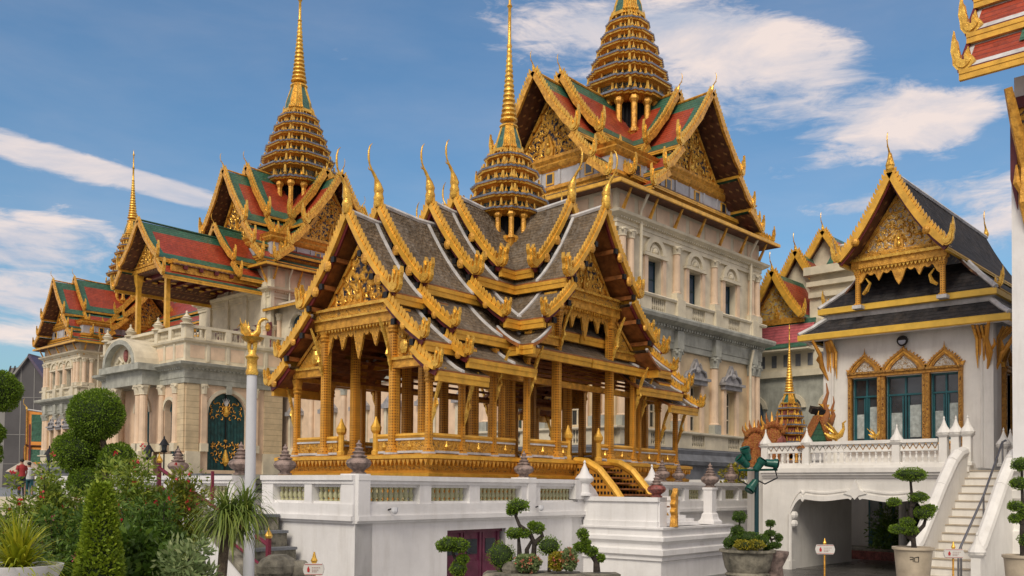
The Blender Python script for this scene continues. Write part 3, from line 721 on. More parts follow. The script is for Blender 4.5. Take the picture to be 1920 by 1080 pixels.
    k.box(.6, LX-.6, .6, LY-.6, e, e+1.0+.7*ha, SOFFIT)
    k.build('attic', part)
    # cross gabled roof
    cx, cy = LX/2, LY/2; zA = e+6.45*sz
    for (u, n, half, hw, vis) in (((0, 1), (-1, 0), LX/2, hws[0], 1), ((1, 0), (0, -1), LY/2, hws[1], 1), ((0, 1), (1, 0), LX/2, hws[0], 0), ((1, 0), (0, 1), LY/2, hws[1], 0)):
        T = frame((cx, cy), u, n)
        k = MB(); k.T = T
        g = MB(); g.T = T
        b1 = half+1.05
        for t, (yb, dzz, tw) in enumerate(((b1, 0, 1.0), (b1-2.1, .6*sz, .98))):
            A = zA+dzz; S = hw*sw*tw
            segs = [curve_pts((0, A), (3.05*S, A-3.5*sz), .28*sz, 5), curve_pts((2.85*S, A-3.75*sz), (4.3*S, A-5.05*sz), .10, 3), curve_pts((4.1*S, A-5.3*sz), (5.4*S, A-6.15*sz), .05, 2)]
            for sd in (1, -1):
                g = MB(); g.T = T
                for si, P in enumerate(segs):
                    roof_slope(k, P, 0, yb, sd, .14, REDTILE, GREENTILE, .8*sz if si == 0 else .36, edge=(GOLDP, .16), ends=(0, 1))
                    Q = [(sd*x, z+.06) for x, z in P]
                    board(g, Q, yb+.04, .27*sz, .14, GOLD, sd, tooth=.21*sz, th=.24*sz, wav=.35)
                    slimflame(g, Q[-1][0]+sd*.05, yb+.05, Q[-1][1]+.08, (.95 if si == 0 else .8)*sz, sd)
                    if vis: g.build('bargeboard', part); g = MB(); g.T = T
                if not vis: g.build('bargeboard', part)
            g = MB(); g.T = T; chofa(g, 0, yb, A+.15, .62*sz); g.build('finial', part)
            k.tube([(0, 0, A+.05), (0, yb*.6, A+.03), (0, yb, A+.12)], .07, GOLD, 6)
        k.build('gable_roof', part)
        if vis:
            f = MB(); f.T = T
            zb_ = e+1.0+.80*ha
            gable_face(f, 2.75*hw*sw, zb_, zA-.75*sz, half-.25, ORN, seed+int(half*7), 34, 1.15*sz)
            # lattice under the deep gable overhang
            f.build('pediment', part)
    if spire:
        f = spire(part, cx, cy)
    return part
def mb_mesh(mb, name):
    me = bpy.data.meshes.new(name); me.from_pydata(mb.v, [], mb.f)
    for m in mb.mats: me.materials.append(m)
    me.polygons.foreach_set('material_index', mb.m); me.update(); return me

palace = root('palace', 'large cream and peach palace with three gilded spires and red and green tiled roofs', 'palace')
def side_spire(part, cx, cy):
    return make_spire(part, cx, cy, 0, [(2.30, 23.9), (2.28, 24.8), (2.05, 25.6), (1.82, 26.35), (1.58, 27.1), (1.36, 27.85), (1.12, 28.6)], (.80, 29.3, .42, 31.1), (.52, 31.2, .13, 35.3), 38.8, 21.9)
tower(palace, 35.7, 26.2, 14.0, 8.8, (3.2, 7.0, 10.75), (2.4, 6.4), spire=side_spire, seed=3, hws=(.86, 1.0))
tower(palace, 38.4, 93.4, 14.0, 8.8, (3.2, 7.0, 10.75), (2.6, 4.4, 6.2), eave=16.6, spire=side_spire, seed=5, hws=(.86, 1.0))
def mid_spire(part, cx, cy):
    return make_spire(part, cx, cy, 0, [(2.95, 28.1), (3.05, 29.3), (2.80, 30.35), (2.5, 31.35), (2.2, 32.3), (1.88, 33.2), (1.6, 34.1)], (1.10, 34.9, .56, 37.5), (.68, 37.6, .16, 43.0), 47.5, 25.5)
tower(palace, 40.1, 62.7, 12.0, 10.6, (3.0, 6.0, 9.0), (2.2, 5.3, 8.4), dz=2.2, eave=19.7, sw=1.12, sz=1.3, spire=mid_spire, seed=9, hws=(.95, 1.0))

# wings between the towers
def wing(y0, y1, x, bays, eave):
    mb = MB(); part = bpy.data.objects.new('wing', bpy.data.meshes.new('wing')); scene.collection.objects.link(part); part.parent = palace; part.location = (x, y0, 0)
    L = y1-y0; T = frame((0, 0), (0, 1), (-1, 0)); mb.T = T
    wall(mb, 0, L, 3.0, 9.7, [(c, 1.1, 5.4, 7.8, False) for c in bays], PEACH)
    wall(mb, 0, L, 9.7, eave+.2, [(c, 1.7, 12.3, 15.6, True) for c in bays], CREAM, .3)
    for c in bays:
        window(T, part, c, 1.1, 5.4, 7.8, False, style='green'); window(T, part, c, 1.7, 12.3, 15.6, True, .3, 'blue')
        arch_trim(mb, c, 1.75, 15.63, CREAM, .2, .1)
        w = .95
        mb.box(c-w*.85, c-w*.6, -.02, .14, 5.3, 7.85, CREAM); mb.box(c+w*.6, c+w*.85, -.02, .14, 5.3, 7.85, CREAM)
        mb.box(c-w*1.05, c+w*1.05, -.02, .35, 7.85, 8.15, GREYP)
        mb.prism([(c-w*1.05, 8.15), (c+w*1.05, 8.15), (c+w*.5, 8.6), (c, 9.0), (c-w*.5, 8.6)], -.02, .2, GREYP)
        mb.box(c-.8, c+.8, -.02, .2, 5.1, 5.3, CREAM)
    cs = [.5]+[(bays[i]+bays[i+1])/2 for i in range(len(bays)-1)]+[L-.5]
    for u in cs: pilaster(mb, u, 5.3, 9.7, .22, PEACH, GREYST); pilaster(mb, u, 12.2, 15.9, .2, PEACH, CREAM)
    mb.box(0, L, -.02, .2, 9.7, 10.7, GREYST); mb.box(0, L, -.02, .55, 10.7, 11.1, GREYST); mb.box(0, L, -.02, .25, 11.1, 12.1, CREAM); mb.box(0, L, -.02, .32, 12.05, 12.2, CREAM)
    mb.box(0, L, -.02, .3, 4.5, 5.1, CREAM); mb.box(0, L, -.02, .7, 1.9, 4.5, DKGREY)
    dentils(mb, 0, L, .2, 10.55, GREYST)
    mb.T = None; part.data = mb_mesh(mb, 'wing')
    k = MB(); k.T = frame((7.0, 0), (-1, 0), (0, 1)); h = 22.3
    for P in (curve_pts((0, h), (2.7, h-2.7), .25, 5), curve_pts((2.5, h-2.95), (4.5, h-4.3), .1, 3), curve_pts((4.3, h-4.5), (6.3, h-5.3), .05, 2), curve_pts((6.1, eave+.35), (8.0, eave-.3), .05, 2)):
        roof_slope(k, P, -.5, L+.5, 1, .14, REDTILE, GREENTILE, .4, edge=(GOLDP, .16), ends=(0, 0))
        roof_slope(k, P, -.5, L+.5, -1, .14, REDTILE, GREENTILE, .4, ends=(0, 0))
    k.tube([(0, -.5, h+.05), (0, L+.5, h+.05)], .12, WHITETRIM, 6)
    k.box(-5, 5, 0, L, 12, 16.8, SOFFIT)
    k.build('wing_roof', part)
wing(35.0, 62.7, 40.8, (3, 6.5, 10, 13.5, 17, 20.7, 24.9), 16.6)
wing(73.3, 93.4, 41.5, (2.5, 6.2, 10, 14, 17.6), 15.9)

# portico with the open canopy on its terrace
def portico():
    mb = MB(); part = bpy.data.objects.new('portico', bpy.data.meshes.new('portico')); scene.collection.objects.link(part); part.parent = palace
    ox, oy = 32.3, 60.9; part.location = (ox, oy, 0); LX, LY = 7.9, 12.8
    Tr = frame((0, 0), (1, 0), (0, -1)); Tf = frame((0, 0), (0, 1), (-1, 0))
    mb.T = Tr
    wall(mb, 0, LX, 3.0, 9.7, [(3.3, 3.1, 3.6, 9.2, True)], PEACH, .35)
    arch_trim(mb, 3.3, 3.2, 9.25, CREAM, .25, .1)
    mb.box(3.1, 3.5, .05, .25, 9.1, 9.75, GREYST)
    for a, b_ in ((0.02, 1.0), (6.3, 7.88)): mb.box(a, b_, -.02, .10, 4.9, 9.7, SAND)
    mb.box(.02, 1.1, -.02, .2, 3.0, 4.9, CREAM); mb.box(6.2, 7.88, -.02, .2, 3.0, 4.9, CREAM)
    pilaster(mb, 1.35, 4.9, 9.7, .2, PEACH, CREAM, round_=False); pilaster(mb, 5.5, 4.9, 9.7, .2, PEACH, CREAM, round_=False)
    # flight of steps at the door with grey plinths
    for i in range(8): mb.box(1.8, 4.8, .3, 3.6-i*.35, 3.0-i*.35+.0, 3.3-i*.35, GREYST)
    mb.box(-.5, 1.75, .2, 3.3, 1.6, 3.3, DKGREY); mb.box(4.85, 6.6, .2, 3.3, 1.6, 3.3, DKGREY)
    mb.T = Tf
    ops = [(2.2, 1.5, 3.6, 8.6, True), (6.4, 2.2, 3.6, 9.0, True), (10.6, 1.5, 3.6, 8.6, True)]
    wall(mb, 0, LY, 3.0, 9.7, ops, PEACH, .5)
    for c, w, z0, z1, a in ops:
        arch_trim(mb, c, w+.05, z1+.02, CREAM, .22, .12)
    mb.box(.02, .95, -.02, .12, 4.9, 9.7, SAND); mb.box(11.85, 12.78, -.02, .12, 4.9, 9.7, SAND)
    for u in (1.15, 3.2, 9.6, 11.65): pilaster(mb, u, 4.9, 9.7, .24, PEACH, CREAM)
    for u in (3.9, 4.6, 8.2, 8.9): pilaster(mb, u, 4.9, 9.7, .30, PEACH, CREAM, o=1.15)
    mb.box(3.4, 5.1, .6, 1.7, 3.0, 4.9, CREAM); mb.box(7.7, 9.4, .6, 1.7, 3.0, 4.9, CREAM)
    mb.box(0, 3.3, -.02, .35, 3.0, 4.7, CREAM); mb.box(9.5, 12.8, -.02, .35, 3.0, 4.7, CREAM)
    mb.box(3.45, 9.35, -.02, 1.5, 9.72, 10.75, GREYST)
    mb.box(3.2, 9.6, -.02, 1.95, 10.75, 11.22, GREYST)
    # segmental pediment
    n = 14; r = 2.75; c0 = 6.4; Po = []; Pi = []
    for i in range(n+1):
        a = math.pi*i/n; Po.append((c0-r*math.cos(a), 11.2+2.05*math.sin(a))); Pi.append((c0-(r-.45)*math.cos(a), 11.2+1.65*math.sin(a)))
    for i in range(n): mb.prism([Po[i], Po[i+1], Pi[i+1], Pi[i]], -.1, 1.9, CREAM)
    for i in range(n): 
        f_ = lambda p, k_: (c0+(p[0]-c0)*k_, 11.2+(p[1]-11.2)*k_)
        mb.prism([f_(Po[i], .93), f_(Po[i+1], .93), f_(Pi[i+1], .96), f_(Pi[i], .96)], 1.5, 1.97, GREYST)
    mb.prism([(c0-2.2, 11.22)]+[p for p in Pi]+[(c0+2.2, 11.22)], .9, 1.3, CREAM)
    scrolls(mb, lambda x, z: x*x/4.2+(z-11.2)**2/2.2 < 1 and z > 11.4, (0, 2, 11.4, 12.7), 8, .15, .3, 1.34, CREAM, 4, .05, -.05) if False else None
    mb.ball((c0, 1.35, 12.0), .32, STONER, 10, 8, (.9, .5, 1.5))
    for sx in (-1, 1):
        mb.tube([(c0+sx*.4, 1.35, 11.5), (c0+sx*.9, 1.4, 11.9), (c0+sx*1.3, 1.35, 11.6), (c0+sx*1.7, 1.35, 11.6)], [.1, .12, .1, .04], CREAM, 6)
    mb.T = None
    mb.rect(0, LX+2, 0, LY, [(0, 9.68), (.18, 9.7), (.18, 10.05), (.22, 10.07), (.22, 10.62), (.30, 10.7), (.75, 10.95), (.8, 11.12), (.4, 11.2), (.12, 11.24), (.12, 12.55), (.3, 12.65), (.34, 12.78), (.1, 12.82), (-.3, 12.84)],
            GREYST, ms=[GREYST]*8+[CREAM]*6, caps=False)
    for T, L in ((Tf, LY), (Tr, LX)):
        mb.T = T; dentils(mb, 0, L, .28, 10.66, GREYST, .15)
        n = round(L/1.5)
        for i in range(n):
            c = (i+.5)*L/n; mb.box(c-.55, c+.55, .11, .135, 11.5, 12.4, PEACH); mb.box(c+L/n/2-.12, c+L/n/2+.12, .11, .19, 11.3, 12.56, CREAM)
        mb.T = None
    mb.box(.05, LX+2, .05, LY-.05, 12.0, 12.8, CREAM)
    part.data = mb_mesh(mb, 'portico')
    # balustrade
    k = MB()
    for T, L, st in ((Tf, LY, (0, 2.1, 4.2, 8.6, 10.7, 12.8)), (Tr, LX, (0, 1.6, 3.2, 4.8, 6.4, 7.9))):
        k.T = T
        k.box(-.2, L, -.35, .12, 12.82, 13.0, CREAM); k.box(-.2, L, -.38, .16, 13.62, 13.82, CREAM)
        for i in range(len(st)-1): balus(k, st[i]+.25, st[i+1]-.25, 13.0, 13.62, CREAM, -.2, 0, .2)
        for s_ in st: k.box(s_-.22, s_+.22, -.4, .17, 12.83, 13.61, CREAM)
    k.T = None; k.build('terrace_balustrade', part)
    for u in (.0, 4.2, 8.6, 12.6):
        k = MB(); k.lathe([(.45, 0), (.45, .12), (.25, .2), (.3, .35), (.42, .55), (.25, .7), (.3, .78), (.12, 1.0), (.06, 1.2), (.1, 1.3), (.02, 1.45)], -.0, u, CREAM, 12, z0=13.8); uo = k.build('stone_urn', part, smooth=50); uo.scale = (1, 1, .68); uo.location = (0, 0, 13.8*.32)
    # doors
    d = MB(); d.T = Tr; c, w, z0, z1 = 3.3, 3.1, 3.6, 9.2; r = w/2; n = 12
    P = [(c-r*math.cos(math.pi*i/n), z1-r+r*math.sin(math.pi*i/n)) for i in range(n+1)]
    d.prism([(c-r, z0)]+P+[(c+r, z0)], -.33, -.28, DOORT)
    d.box(c-.04, c+.04, -.28, -.22, z0, z1-.1, BLACK)
    for i in range(12): d.box(c-r+.13+i*.26, c-r+.16+i*.26, -.28, -.26, z0, z1-r*(.2 if 3 < i < 9 else 1), DKTEAL)
    do = d.build('door', part)
    d = MB(); d.T = lambda a, b_, z: Tr(a+c, b_, z)
    for (zz0, zz1) in ((4.0, 5.9), (7.2, 8.9)):
        scrolls(d, lambda x, z: abs(x) < 1.35 and zz0 < z < zz1, (.05, 1.35, zz0, zz1), 15, .12, .26, -.2, GOLD, 12+int(zz0), .030)
        if zz0 < 5: d.build('door_ornament', do); d = MB(); d.T = lambda a, b_, z: Tr(a+c, b_, z)
    d.lathe([(.05, 0), (.25, .3), (.18, .8), (.05, 1.2)], 0, -.2, GOLDB, 8, z0=3.9)
    d.lathe([(.12, 0), (.2, .3), (.15, .6), (.05, .8)], 0, -.2, GOLDB, 8, z0=7.5)
    for a in (-.28, -.14, 0, .14, .28): d.tube([(0, -.2, 8.2), (a, -.2, 8.7+.15*math.cos(a*4))], [.05, .02], WHITETRIM, 4)
    d.build('door_ornament', do)
    for c, w, z0, z1, a in ops: window(Tf, part, c, w, z0, z1, True, .5, 'glass', 'arched_door')
    # canopy
    cy = 6.4
    for x in (.6,):
        for sy in (-2.3, 2.3):
            k = MB(); k.lathe([(.34, 0), (.34, .3), (.24, .4), (.22, 4.9), (.26, 5.0), (.34, 5.4), (.4, 5.9)], x, cy+sy, GOLDP, 4, z0=12.82, rot=.785); k.build('canopy_column', part)
    k = MB(); k.T = frame((8.0, cy), (0, 1), (-1, 0)); g = MB(); g.T = k.T
    for yb, A in ((8.6, 22.2), (2.4, 23.1)):
        for si, P in enumerate((curve_pts((0, A), (3.0, A-3.1), .3, 5), curve_pts((2.75, A-3.35), (3.95, A-4.5), .1, 3))):
            for sd in (1, -1):
                roof_slope(k, P, 0, yb, sd, .14, REDTILE, GREENTILE, .85 if si == 0 else .36, edge=(GOLDP, .26), ends=(0, 1))
                g = MB(); g.T = k.T; Q = [(sd*x, z+.06) for x, z in P]; board(g, Q, yb+.04, .28, .14, GOLD, sd, tooth=.22, th=.24, wav=.35); slimflame(g, Q[-1][0]+sd*.05, yb+.05, Q[-1][1]+.08, .95, sd); g.build('bargeboard', part)
        g = MB(); g.T = k.T; chofa(g, 0, yb, A+.1, .65); g.build('finial', part)
        k.tube([(0, 0, A+.02), (0, yb, A+.12)], .08, GREENTILE, 6)
    k.build('canopy_roof', part)
    f = MB(); f.T = k.T; gable_face(f, 2.4, 19.1, 21.4, 7.6, ORN, 31, 18, .9)
    f.box(-3.6, 3.6, 7.3, 7.7, 18.7, 19.0, GOLD)
    for i in range(6): 
        f.box(-3.7, 3.7, .3+i*1.25, .6+i*1.25, 18.35, 18.6, MAROON)
    f.box(-3.7, 3.7, .2, 7.6, 18.6, 18.7, SOFFIT)
    for sx in (-1, 1):
        f.box(sx*3.4-.12, sx*3.4+.12, .0, 7.7, 18.1, 18.62, GOLD)
        for i in range(7):
            for j in (-.55, .55): f.lathe([(.22, 0), (.22, .06)], sx*2+j, 1+i*1.0, GOLDP, 8, z0=18.30)
    f.build('canopy_ceiling', part)
    # upper back wall with doors under the canopy
    k = MB(); k.T = frame((7.75, 0), (0, 1), (-1, 0)); k.box(1.5, 11.3, -.3, 0.02, 12.8, 18.6, CREAM)
    for u in (2.3, 5.0, 7.8, 10.6): k.box(u-.3, u+.3, 0, .2, 12.8, 18.4, CREAM)
    for u in (1.75, 3.65, 6.4, 9.2): k.box(u-.45, u+.45, .02, .06, 12.8, 15.2, MAROON)
    k.build('upper_wall', part)
portico()
# ------------------------------------------------------------------ white terrace
ROT = R(3.2)
KX, KY, _ = W(667, 20.0)
P_, Q_ = (math.cos(ROT), math.sin(ROT)), (-math.sin(ROT), math.cos(ROT))
def TP(x, y, z=0): return (KX+x*P_[0]+y*Q_[0], KY+x*P_[1]+y*Q_[1], z)
terr = root('terrace', 'white balustraded terrace with pale green balusters carrying the golden pavilion', 'terrace', (KX, KY, 0), ROT)
def bal_wall(name, T, L, openings, x0=0.0, post=(), doors=(), ztop=2.75, par=None):
    """masonry wall with a pierced parapet; openings (u0,u1) hold green balusters"""
    par = par or terr
    mb = MB(); mb.T = T
    if doors:
        a, e, zt = doors[0]
        wall(mb, x0, L, 0, 1.72, [((a+e)/2, e-a, 0.02, zt, False)], WHITE, .3)
        mb.box(x0, a, -.5, -.02, 0, 1.72, WHITE); mb.box(e, L, -.5, -.02, 0, 1.72, WHITE); mb.box(a, e, -.5, -.32, 0, 1.72, PURPLE)
        d = MB(); d.T = T
        n = 3; w = (e-a-.1)/n
        for i in range(n):
            u0 = a+.05+i*w
            d.box(u0+.02, u0+w-.02, -.3, -.2, .0, zt-.06, PURPLE)
            d.box(u0+.16, u0+w-.16, -.2, -.185, zt-.62, zt-.25, GLASS); d.box(u0+.10, u0+w-.10, -.2, -.17, .1, zt-.8, PURPLE)
            for q in (u0+.02, u0+w-.10): d.box(q, q+.08, -.2, -.16, 0, zt-.06, PURPLE)
        d.box(a, e, -.3, -.14, zt-.08, zt, PURPLE)
        dm = d
    else:
        mb.box(x0, L, -.5, 0, 0, 1.72, WHITE); dm = None
    mb.box(x0-.0, L, -.5, .06, 1.70, 1.755, WHITE); mb.box(x0, L, -.5, .12, 1.757, 1.86, WHITE)
    mb.box(x0, L, -.5, .07, 1.862, 2.12, WHITE)
    cur = x0
    for a, e in openings:
        mb.box(cur, a, -.42, .05, 2.12, 2.56, WHITE)
        mb.box(a, e, -.33, -.02, 2.12, 2.175, WHITE); mb.box(a, e, -.33, -.02, 2.49, 2.56, WHITE)
        cur = e
    mb.box(cur, L, -.42, .05, 2.12, 2.56, WHITE)
    mb.box(x0, L, -.46, .07, 2.56, 2.64, WHITE); mb.box(x0, L, -.50, .11, 2.64, ztop, WHITE)
    for u in post: mb.box(u-.17, u+.17, -.5, .10, 1.75, ztop+.03, WHITE)
    o = mb.build(name, par)
    if dm: do = dm.build('door', o)
    k = MB(); 
    for a, e in openings:
        n = max(2, round((e-a)/.165))
        for i in range(n):
            u = a+(i+.5)*(e-a)/n
            s = BALP.copy(); s.parent = o; scene.collection.objects.link(s)
            p = T(u, -.17, 2.175); s.location = p
    return o
_b = MB(); _b.lathe([(.055, 0), (.055, .03), (.035, .045), (.07, .12), (.062, .17), (.035, .235), (.05, .26), (.058, .29), (.058, .316)], 0, 0, CELADON, 8)
BALP = _b.build('baluster', smooth=50)
Tx = frame((0, 0), (1, 0), (0, -1)); Ty = frame((0, 0), (0, 1), (-1, 0))
bal_wall('right_wall', Tx, 8.56, [(.30, 1.9), (2.28, 3.62), (4.0, 5.65), (6.45, 8.2)], .002, post=(.17, 6.05), doors=[(2.89, 5.09, 1.47)])
bal_wall('left_wall', Ty, 3.27, [(.42, 1.42), (1.68, 2.85)], 0)
bal_wall('set_back_wall', frame((.9, 3.27), (0, 1), (-1, 0)), 1.0, [(.15, .55)], 0)
bal_wall('far_left_wall', frame((.2, 4.7), (0, 1), (-1, 0)), 11, [(.3+i*1.5, 1.5+i*1.5) for i in range(7)], 0)
bal_wall('far_right_wall', frame((12.5, 0), (1, 0), (0, -1)), 7.5, [(.8+i*1.35, 1.85+i*1.35) for i in range(5)], 0)
sce_rm = BALP; bpy.data.objects.remove(BALP)
mb = MB(); mb.box(.5, 19.5, .5, 15.5, 1.2, 2.0, PAVE); mb.box(8.0, 12.6, .0, .5, 0, 2.0, WHITE); mb.box(.55, 3, 3.3, 15, 0, 1.99, WHITE)
mb.build('deck', terr)
# landing block in front of the pavilion's stair
k = MB()
k.box(8.56, 12.5, -2.54, -.0, 0, 1.42, WHITE)
k.rect(8.56, 12.5, -2.54, -.02, [(0, .55), (.06, .57), (.06, .66), (.14, .72), (.14, .86), (.05, .9), (.05, 1.0), (.16, 1.1), (.16, 1.2), (.08, 1.24), (.08, 1.38), (.14, 1.42), (.14, 1.47), (0, 1.48)], WHITE, caps=False)
k.box(8.50, 8.86, -2.46, -.06, 1.45, 2.16, WHITE); k.box(8.44, 8.92, -2.50, -.06, 2.16, 2.28, WHITE); k.box(8.46, 8.90, -2.48, -.06, 1.45, 1.62, WHITE)
k.box(12.15, 12.5, -.9, -.06, 1.45, 2.16, WHITE); k.box(12.1, 12.55, -.95, -.06, 2.16, 2.28, WHITE)
# ramped cheek from the parapet down to the ledge
k.prism([(8.0, 2.3), (8.0, 2.75), (8.56, 2.75), (9.0, 2.45), (9.15, 2.28), (9.15, 2.2), (8.0, 2.2)], -.12, .12, WHITE)
for i in range(6): k.box(9.1, 12.1, -1.9+i*.28, .3, 1.45+i*.09, 1.45+(i+1)*.09, WHITE)
ob = k.build('stair_landing', terr)
def white_post(x, y, z, s=1.0, par=None, name='pointed_post'):
    k = MB(); k.lathe([(.26, 0), (.26, .08), (.20, .10), (.20, .42), (.24, .46), (.31, .52), (.33, .60), (.27, .68), (.17, .78), (.10, .95), (.05, 1.05), (.03, 1.12), (.05, 1.16), (.01, 1.24)], 0, 0, WHITE, 14)
    o = k.build(name, par or terr, smooth=40, loc=(x, y, z)); o.scale = (s, s, s); return o
white_post(8.45, -.10, 2.30, .82); white_post(12.15, -.10, 2.28, .82)
def jar(x, y, z, kind=0, s=1.0, label='', T=TP):
    k = MB(); m = (STONE, STONER, STONE)[kind]
    k.lathe([(.20, 0), (.20, .04), (.15, .06), (.15, .10), (.19, .13), (.29, .20), (.33, .28), (.30, .36), (.20, .42), (.16, .44)], 0, 0, m, 12)
    k.lathe([(.21, .44), (.22, .47), (.14, .50), (.14, .54), (.17, .56), (.10, .60), (.10, .64), (.13, .66), (.06, .70), (.06, .74), (.085, .77), (.03, .82), (.02, .88)], 0, 0, STONE, 12)
    o = k.build('stone_finial_jar', smooth=40); o.location = T(x, y, z); o.scale = (s,)*3; o.rotation_euler = (0, 0, random.uniform(0, 1))
    tag(o, label, 'stone jar', 'carved stone finial jars on the white walls'); return o
jar(.17, .1, 2.77, 0, .85, 'mottled lidded stone jar on the near corner of the white terrace parapet')
jar(.55, 3.2, 2.77, 0, .85, 'dark lidded stone jar on the parapet just right of the white lamp pole')
jar(6.05, .2, 2.77, 0, .82, 'brown lidded stone jar above the right end of the terrace balusters')
jar(8.72, -2.30, 2.28, 1, .78, 'reddish lidded stone jar on the white corner post beside the gilded serpent')
jar(13.3, .2, 2.77, 0, .80, 'squat stone jar on the parapet behind the reddish jar')
jar(14.4, .2, 2.77, 0, .70, 'small stone jar further along the parapet right of the squat jar')
jar(18.3, .2, 2.77, 0, .80, 'stone jar on the far parapet nearest the green spotlight pole')
jar(.4, 4.8, 2.77, 0, .95, 'wide grey stone jar left of the white lamp pole by the palace door')
jar(.4, 7.7, 2.77, 0, .85, 'stone jar far left on the parapet below the black lanterns')
# white pedestal with jar on the landing
k = MB(); k.lathe([(.38, 0), (.38, .08), (.30, .14), (.27, .2), (.25, .3), (.20, .34), (.20, 1.0), (.24, 1.04), (.24, 1.1)], 0, 0, WHITE, 4, rot=.785)
o = k.build('white_pedestal'); o.location = TP(12.2, -2.1, 1.47); o.rotation_euler = (0, 0, ROT); tag(o, 'square white pedestal carrying a stone jar on the stair landing', 'pedestal')
jar(12.2, -2.1, 2.57, 0, .85, 'stone jar with mossy belly on the square white pedestal')
k = MB(); k.box(8.55, 8.93, -2.50, -2.12, 1.46, 2.28, WHITE); k.build('corner_post', terr)
# gilded serpent
k = MB(); k.prism([(-.10, 0), (.12, 0), (.17, .12), (.10, .2), (.13, .5), (.17, .8), (.12, 1.05), (.04, .92), (-.10, .82), (-.05, .72), (-.14, .62), (-.06, .52), (-.15, .42), (-.05, .32), (-.08, .15)], -.07, .07, GOLD)
k.tube([(0, 0, .0), (.06, 0, .3), (.02, 0, .6), (.08, 0, .9)], [.12, .10, .09, .03], GOLD, 6)
o = k.build('gilded_serpent'); o.location = TP(9.1, -2.62, 1.48); o.rotation_euler = (0, 0, ROT+.2); tag(o, 'small gilded serpent panel standing at the front edge of the white stair landing', 'serpent statue')
# wall floodlights
for x, lb in ((.9, 'small floodlight fixed to the white wall near the terrace corner'), (6.2, 'small floodlight fixed to the white wall above the bonsai planter')):
    k = MB(); k.tube([(0, 0, 0), (0, -.12, .03), (0, -.2, .0)], .02, BLACK, 5); k.lathe([(.05, 0), (.075, .05), (.075, .14)], 0, -.22, POLEW, 8, z0=-.08); k.lathe([(.03, 0), (.03, .01)], 0, -.22, BLACK, 8, z0=-.09)
    o = k.build('wall_floodlight'); o.location = TP(x, -.07, 1.99); tag(o, lb, 'floodlight')

# ------------------------------------------------------------------ golden pavilion
CX, CY = 10.26, 4.34
pv = root('pavilion', 'open golden pavilion with stacked grey tiled roofs, slender gilded finials and a tall spire', 'pavilion', TP(CX, CY, 0), ROT)
ZP = 3.37
def cross(off):   # outline of the redented platform
    a, h, b_ = 6.4+off, 2.84+off, 3.13+off; w = 2.73+off
    q = [(a, -w), (a, w), (h, w), (h, b_)]
    return [(a, -w), (a, w), (h, w), (h, b_), (-h, b_), (-h, w), (-a, w), (-a, -w), (-h, -w), (-h, -b_), (h, -b_), (h, -w)]
mb = MB()
prof = [(.55, 2.0), (.55, 2.1), (.20, 2.16), (.20, 2.68), (.28, 2.74), (.36, 2.78), (.38, 2.86), (.30, 2.9), (.26, 2.94), (.34, 3.10), (.42, 3.22), (.46, 3.24), (.46, 3.33), (.36, 3.36), (.1, ZP)]
ms = [OCHRE, OCHRE, MOSAIC, OCHRE, GOLDP, GOLDP, OCHRE, OCHRE, ORNS, ORNS, OCHRE, GOLDP, OCHRE, WOOD]
mb.loft([[(x, y, z) for x, y in cross(o)] for o, z in prof], OCHRE, True, True, ms)
# lotus petals and the fluted blue-and-gold dado, one row each
def along(off, step):
    C = cross(off); out = []
    for i in range(len(C)):
        a, b_ = C[i], C[(i+1) % len(C)]; L = math.hypot(b_[0]-a[0], b_[1]-a[1]); n = max(1, round(L/step)); u = ((b_[0]-a[0])/L, (b_[1]-a[1])/L); nn = (u[1], -u[0])
        for j in range(n): t = (j+.5)/n*L; out.append(((a[0]+u[0]*t, a[1]+u[1]*t), u, nn, L/n))
    return out
for (p, u, nn, w) in along(.40, .16):
    mb.T = lambda a, b_, z: (p[0]+a*u[0]+b_*nn[0], p[1]+a*u[1]+b_*nn[1], z)
    mb.prism([(-w*.42, 3.22), (w*.42, 3.22), (0, 3.06)], -.06, .035, GOLD)
for (p, u, nn, w) in along(.20, .17):
    mb.T = lambda a, b_, z: (p[0]+a*u[0]+b_*nn[0], p[1]+a*u[1]+b_*nn[1], z)
    mb.box(-w*.2, w*.2, -.01, .04, 2.15, 2.70, OCHRE)
    mb.prism([(w*.2, 2.18), (w*.75, 2.18), (w*.47, 2.66)], -.01, .02, CELADON)
mb.T = None
mb.build('platform', pv)
def column(x, y, zt, r, zb=ZP, cap=True):
    k = MB(); sh = redent(3, .55, .85)
    k.shape(sh, [(r*1.7, 0), (r*1.7, .05)], 0, 0, WHITETRIM)
    k.shape(sh, [(r*1.5, .05), (r*1.35, .12), (r*1.05, .22), (r, .24), (r*.93, zt-zb-.42)], 0, 0, OCHRED)
    k.shape(sh, [(r*1.0, zt-zb-.42), (r*1.25, zt-zb-.38), (r*1.0, zt-zb-.33), (r*1.25, zt-zb-.28), (r*1.1, zt-zb-.22), (r*1.5, zt-zb-.04), (r*1.5, zt-zb)], 0, 0, GOLD)
    o = k.build('column', pv, loc=(x, y, zb)); return o
SP = (-1, 1)
cols = []
for sx in SP:
    for sy in SP:
        for x in (6.4, 5.15, 3.85): cols.append((sx*x, sy*2.73, 5.65 if x > 5 else 6.4, .09))
        for x, zt in ((6.4, 7.05), (5.3, 7.5), (3.2, 8.1), (1.5, 8.3)): cols.append((sx*x, sy*1.42, zt, .13))
        cols.append((sx*2.84, sy*3.13, 6.6, .09)); cols.append((sx*1.42, sy*3.13, 8.05, .13))
        cols.append((sx*2.84, sy*2.2, 6.8, .09))
for c in cols: column(*c)
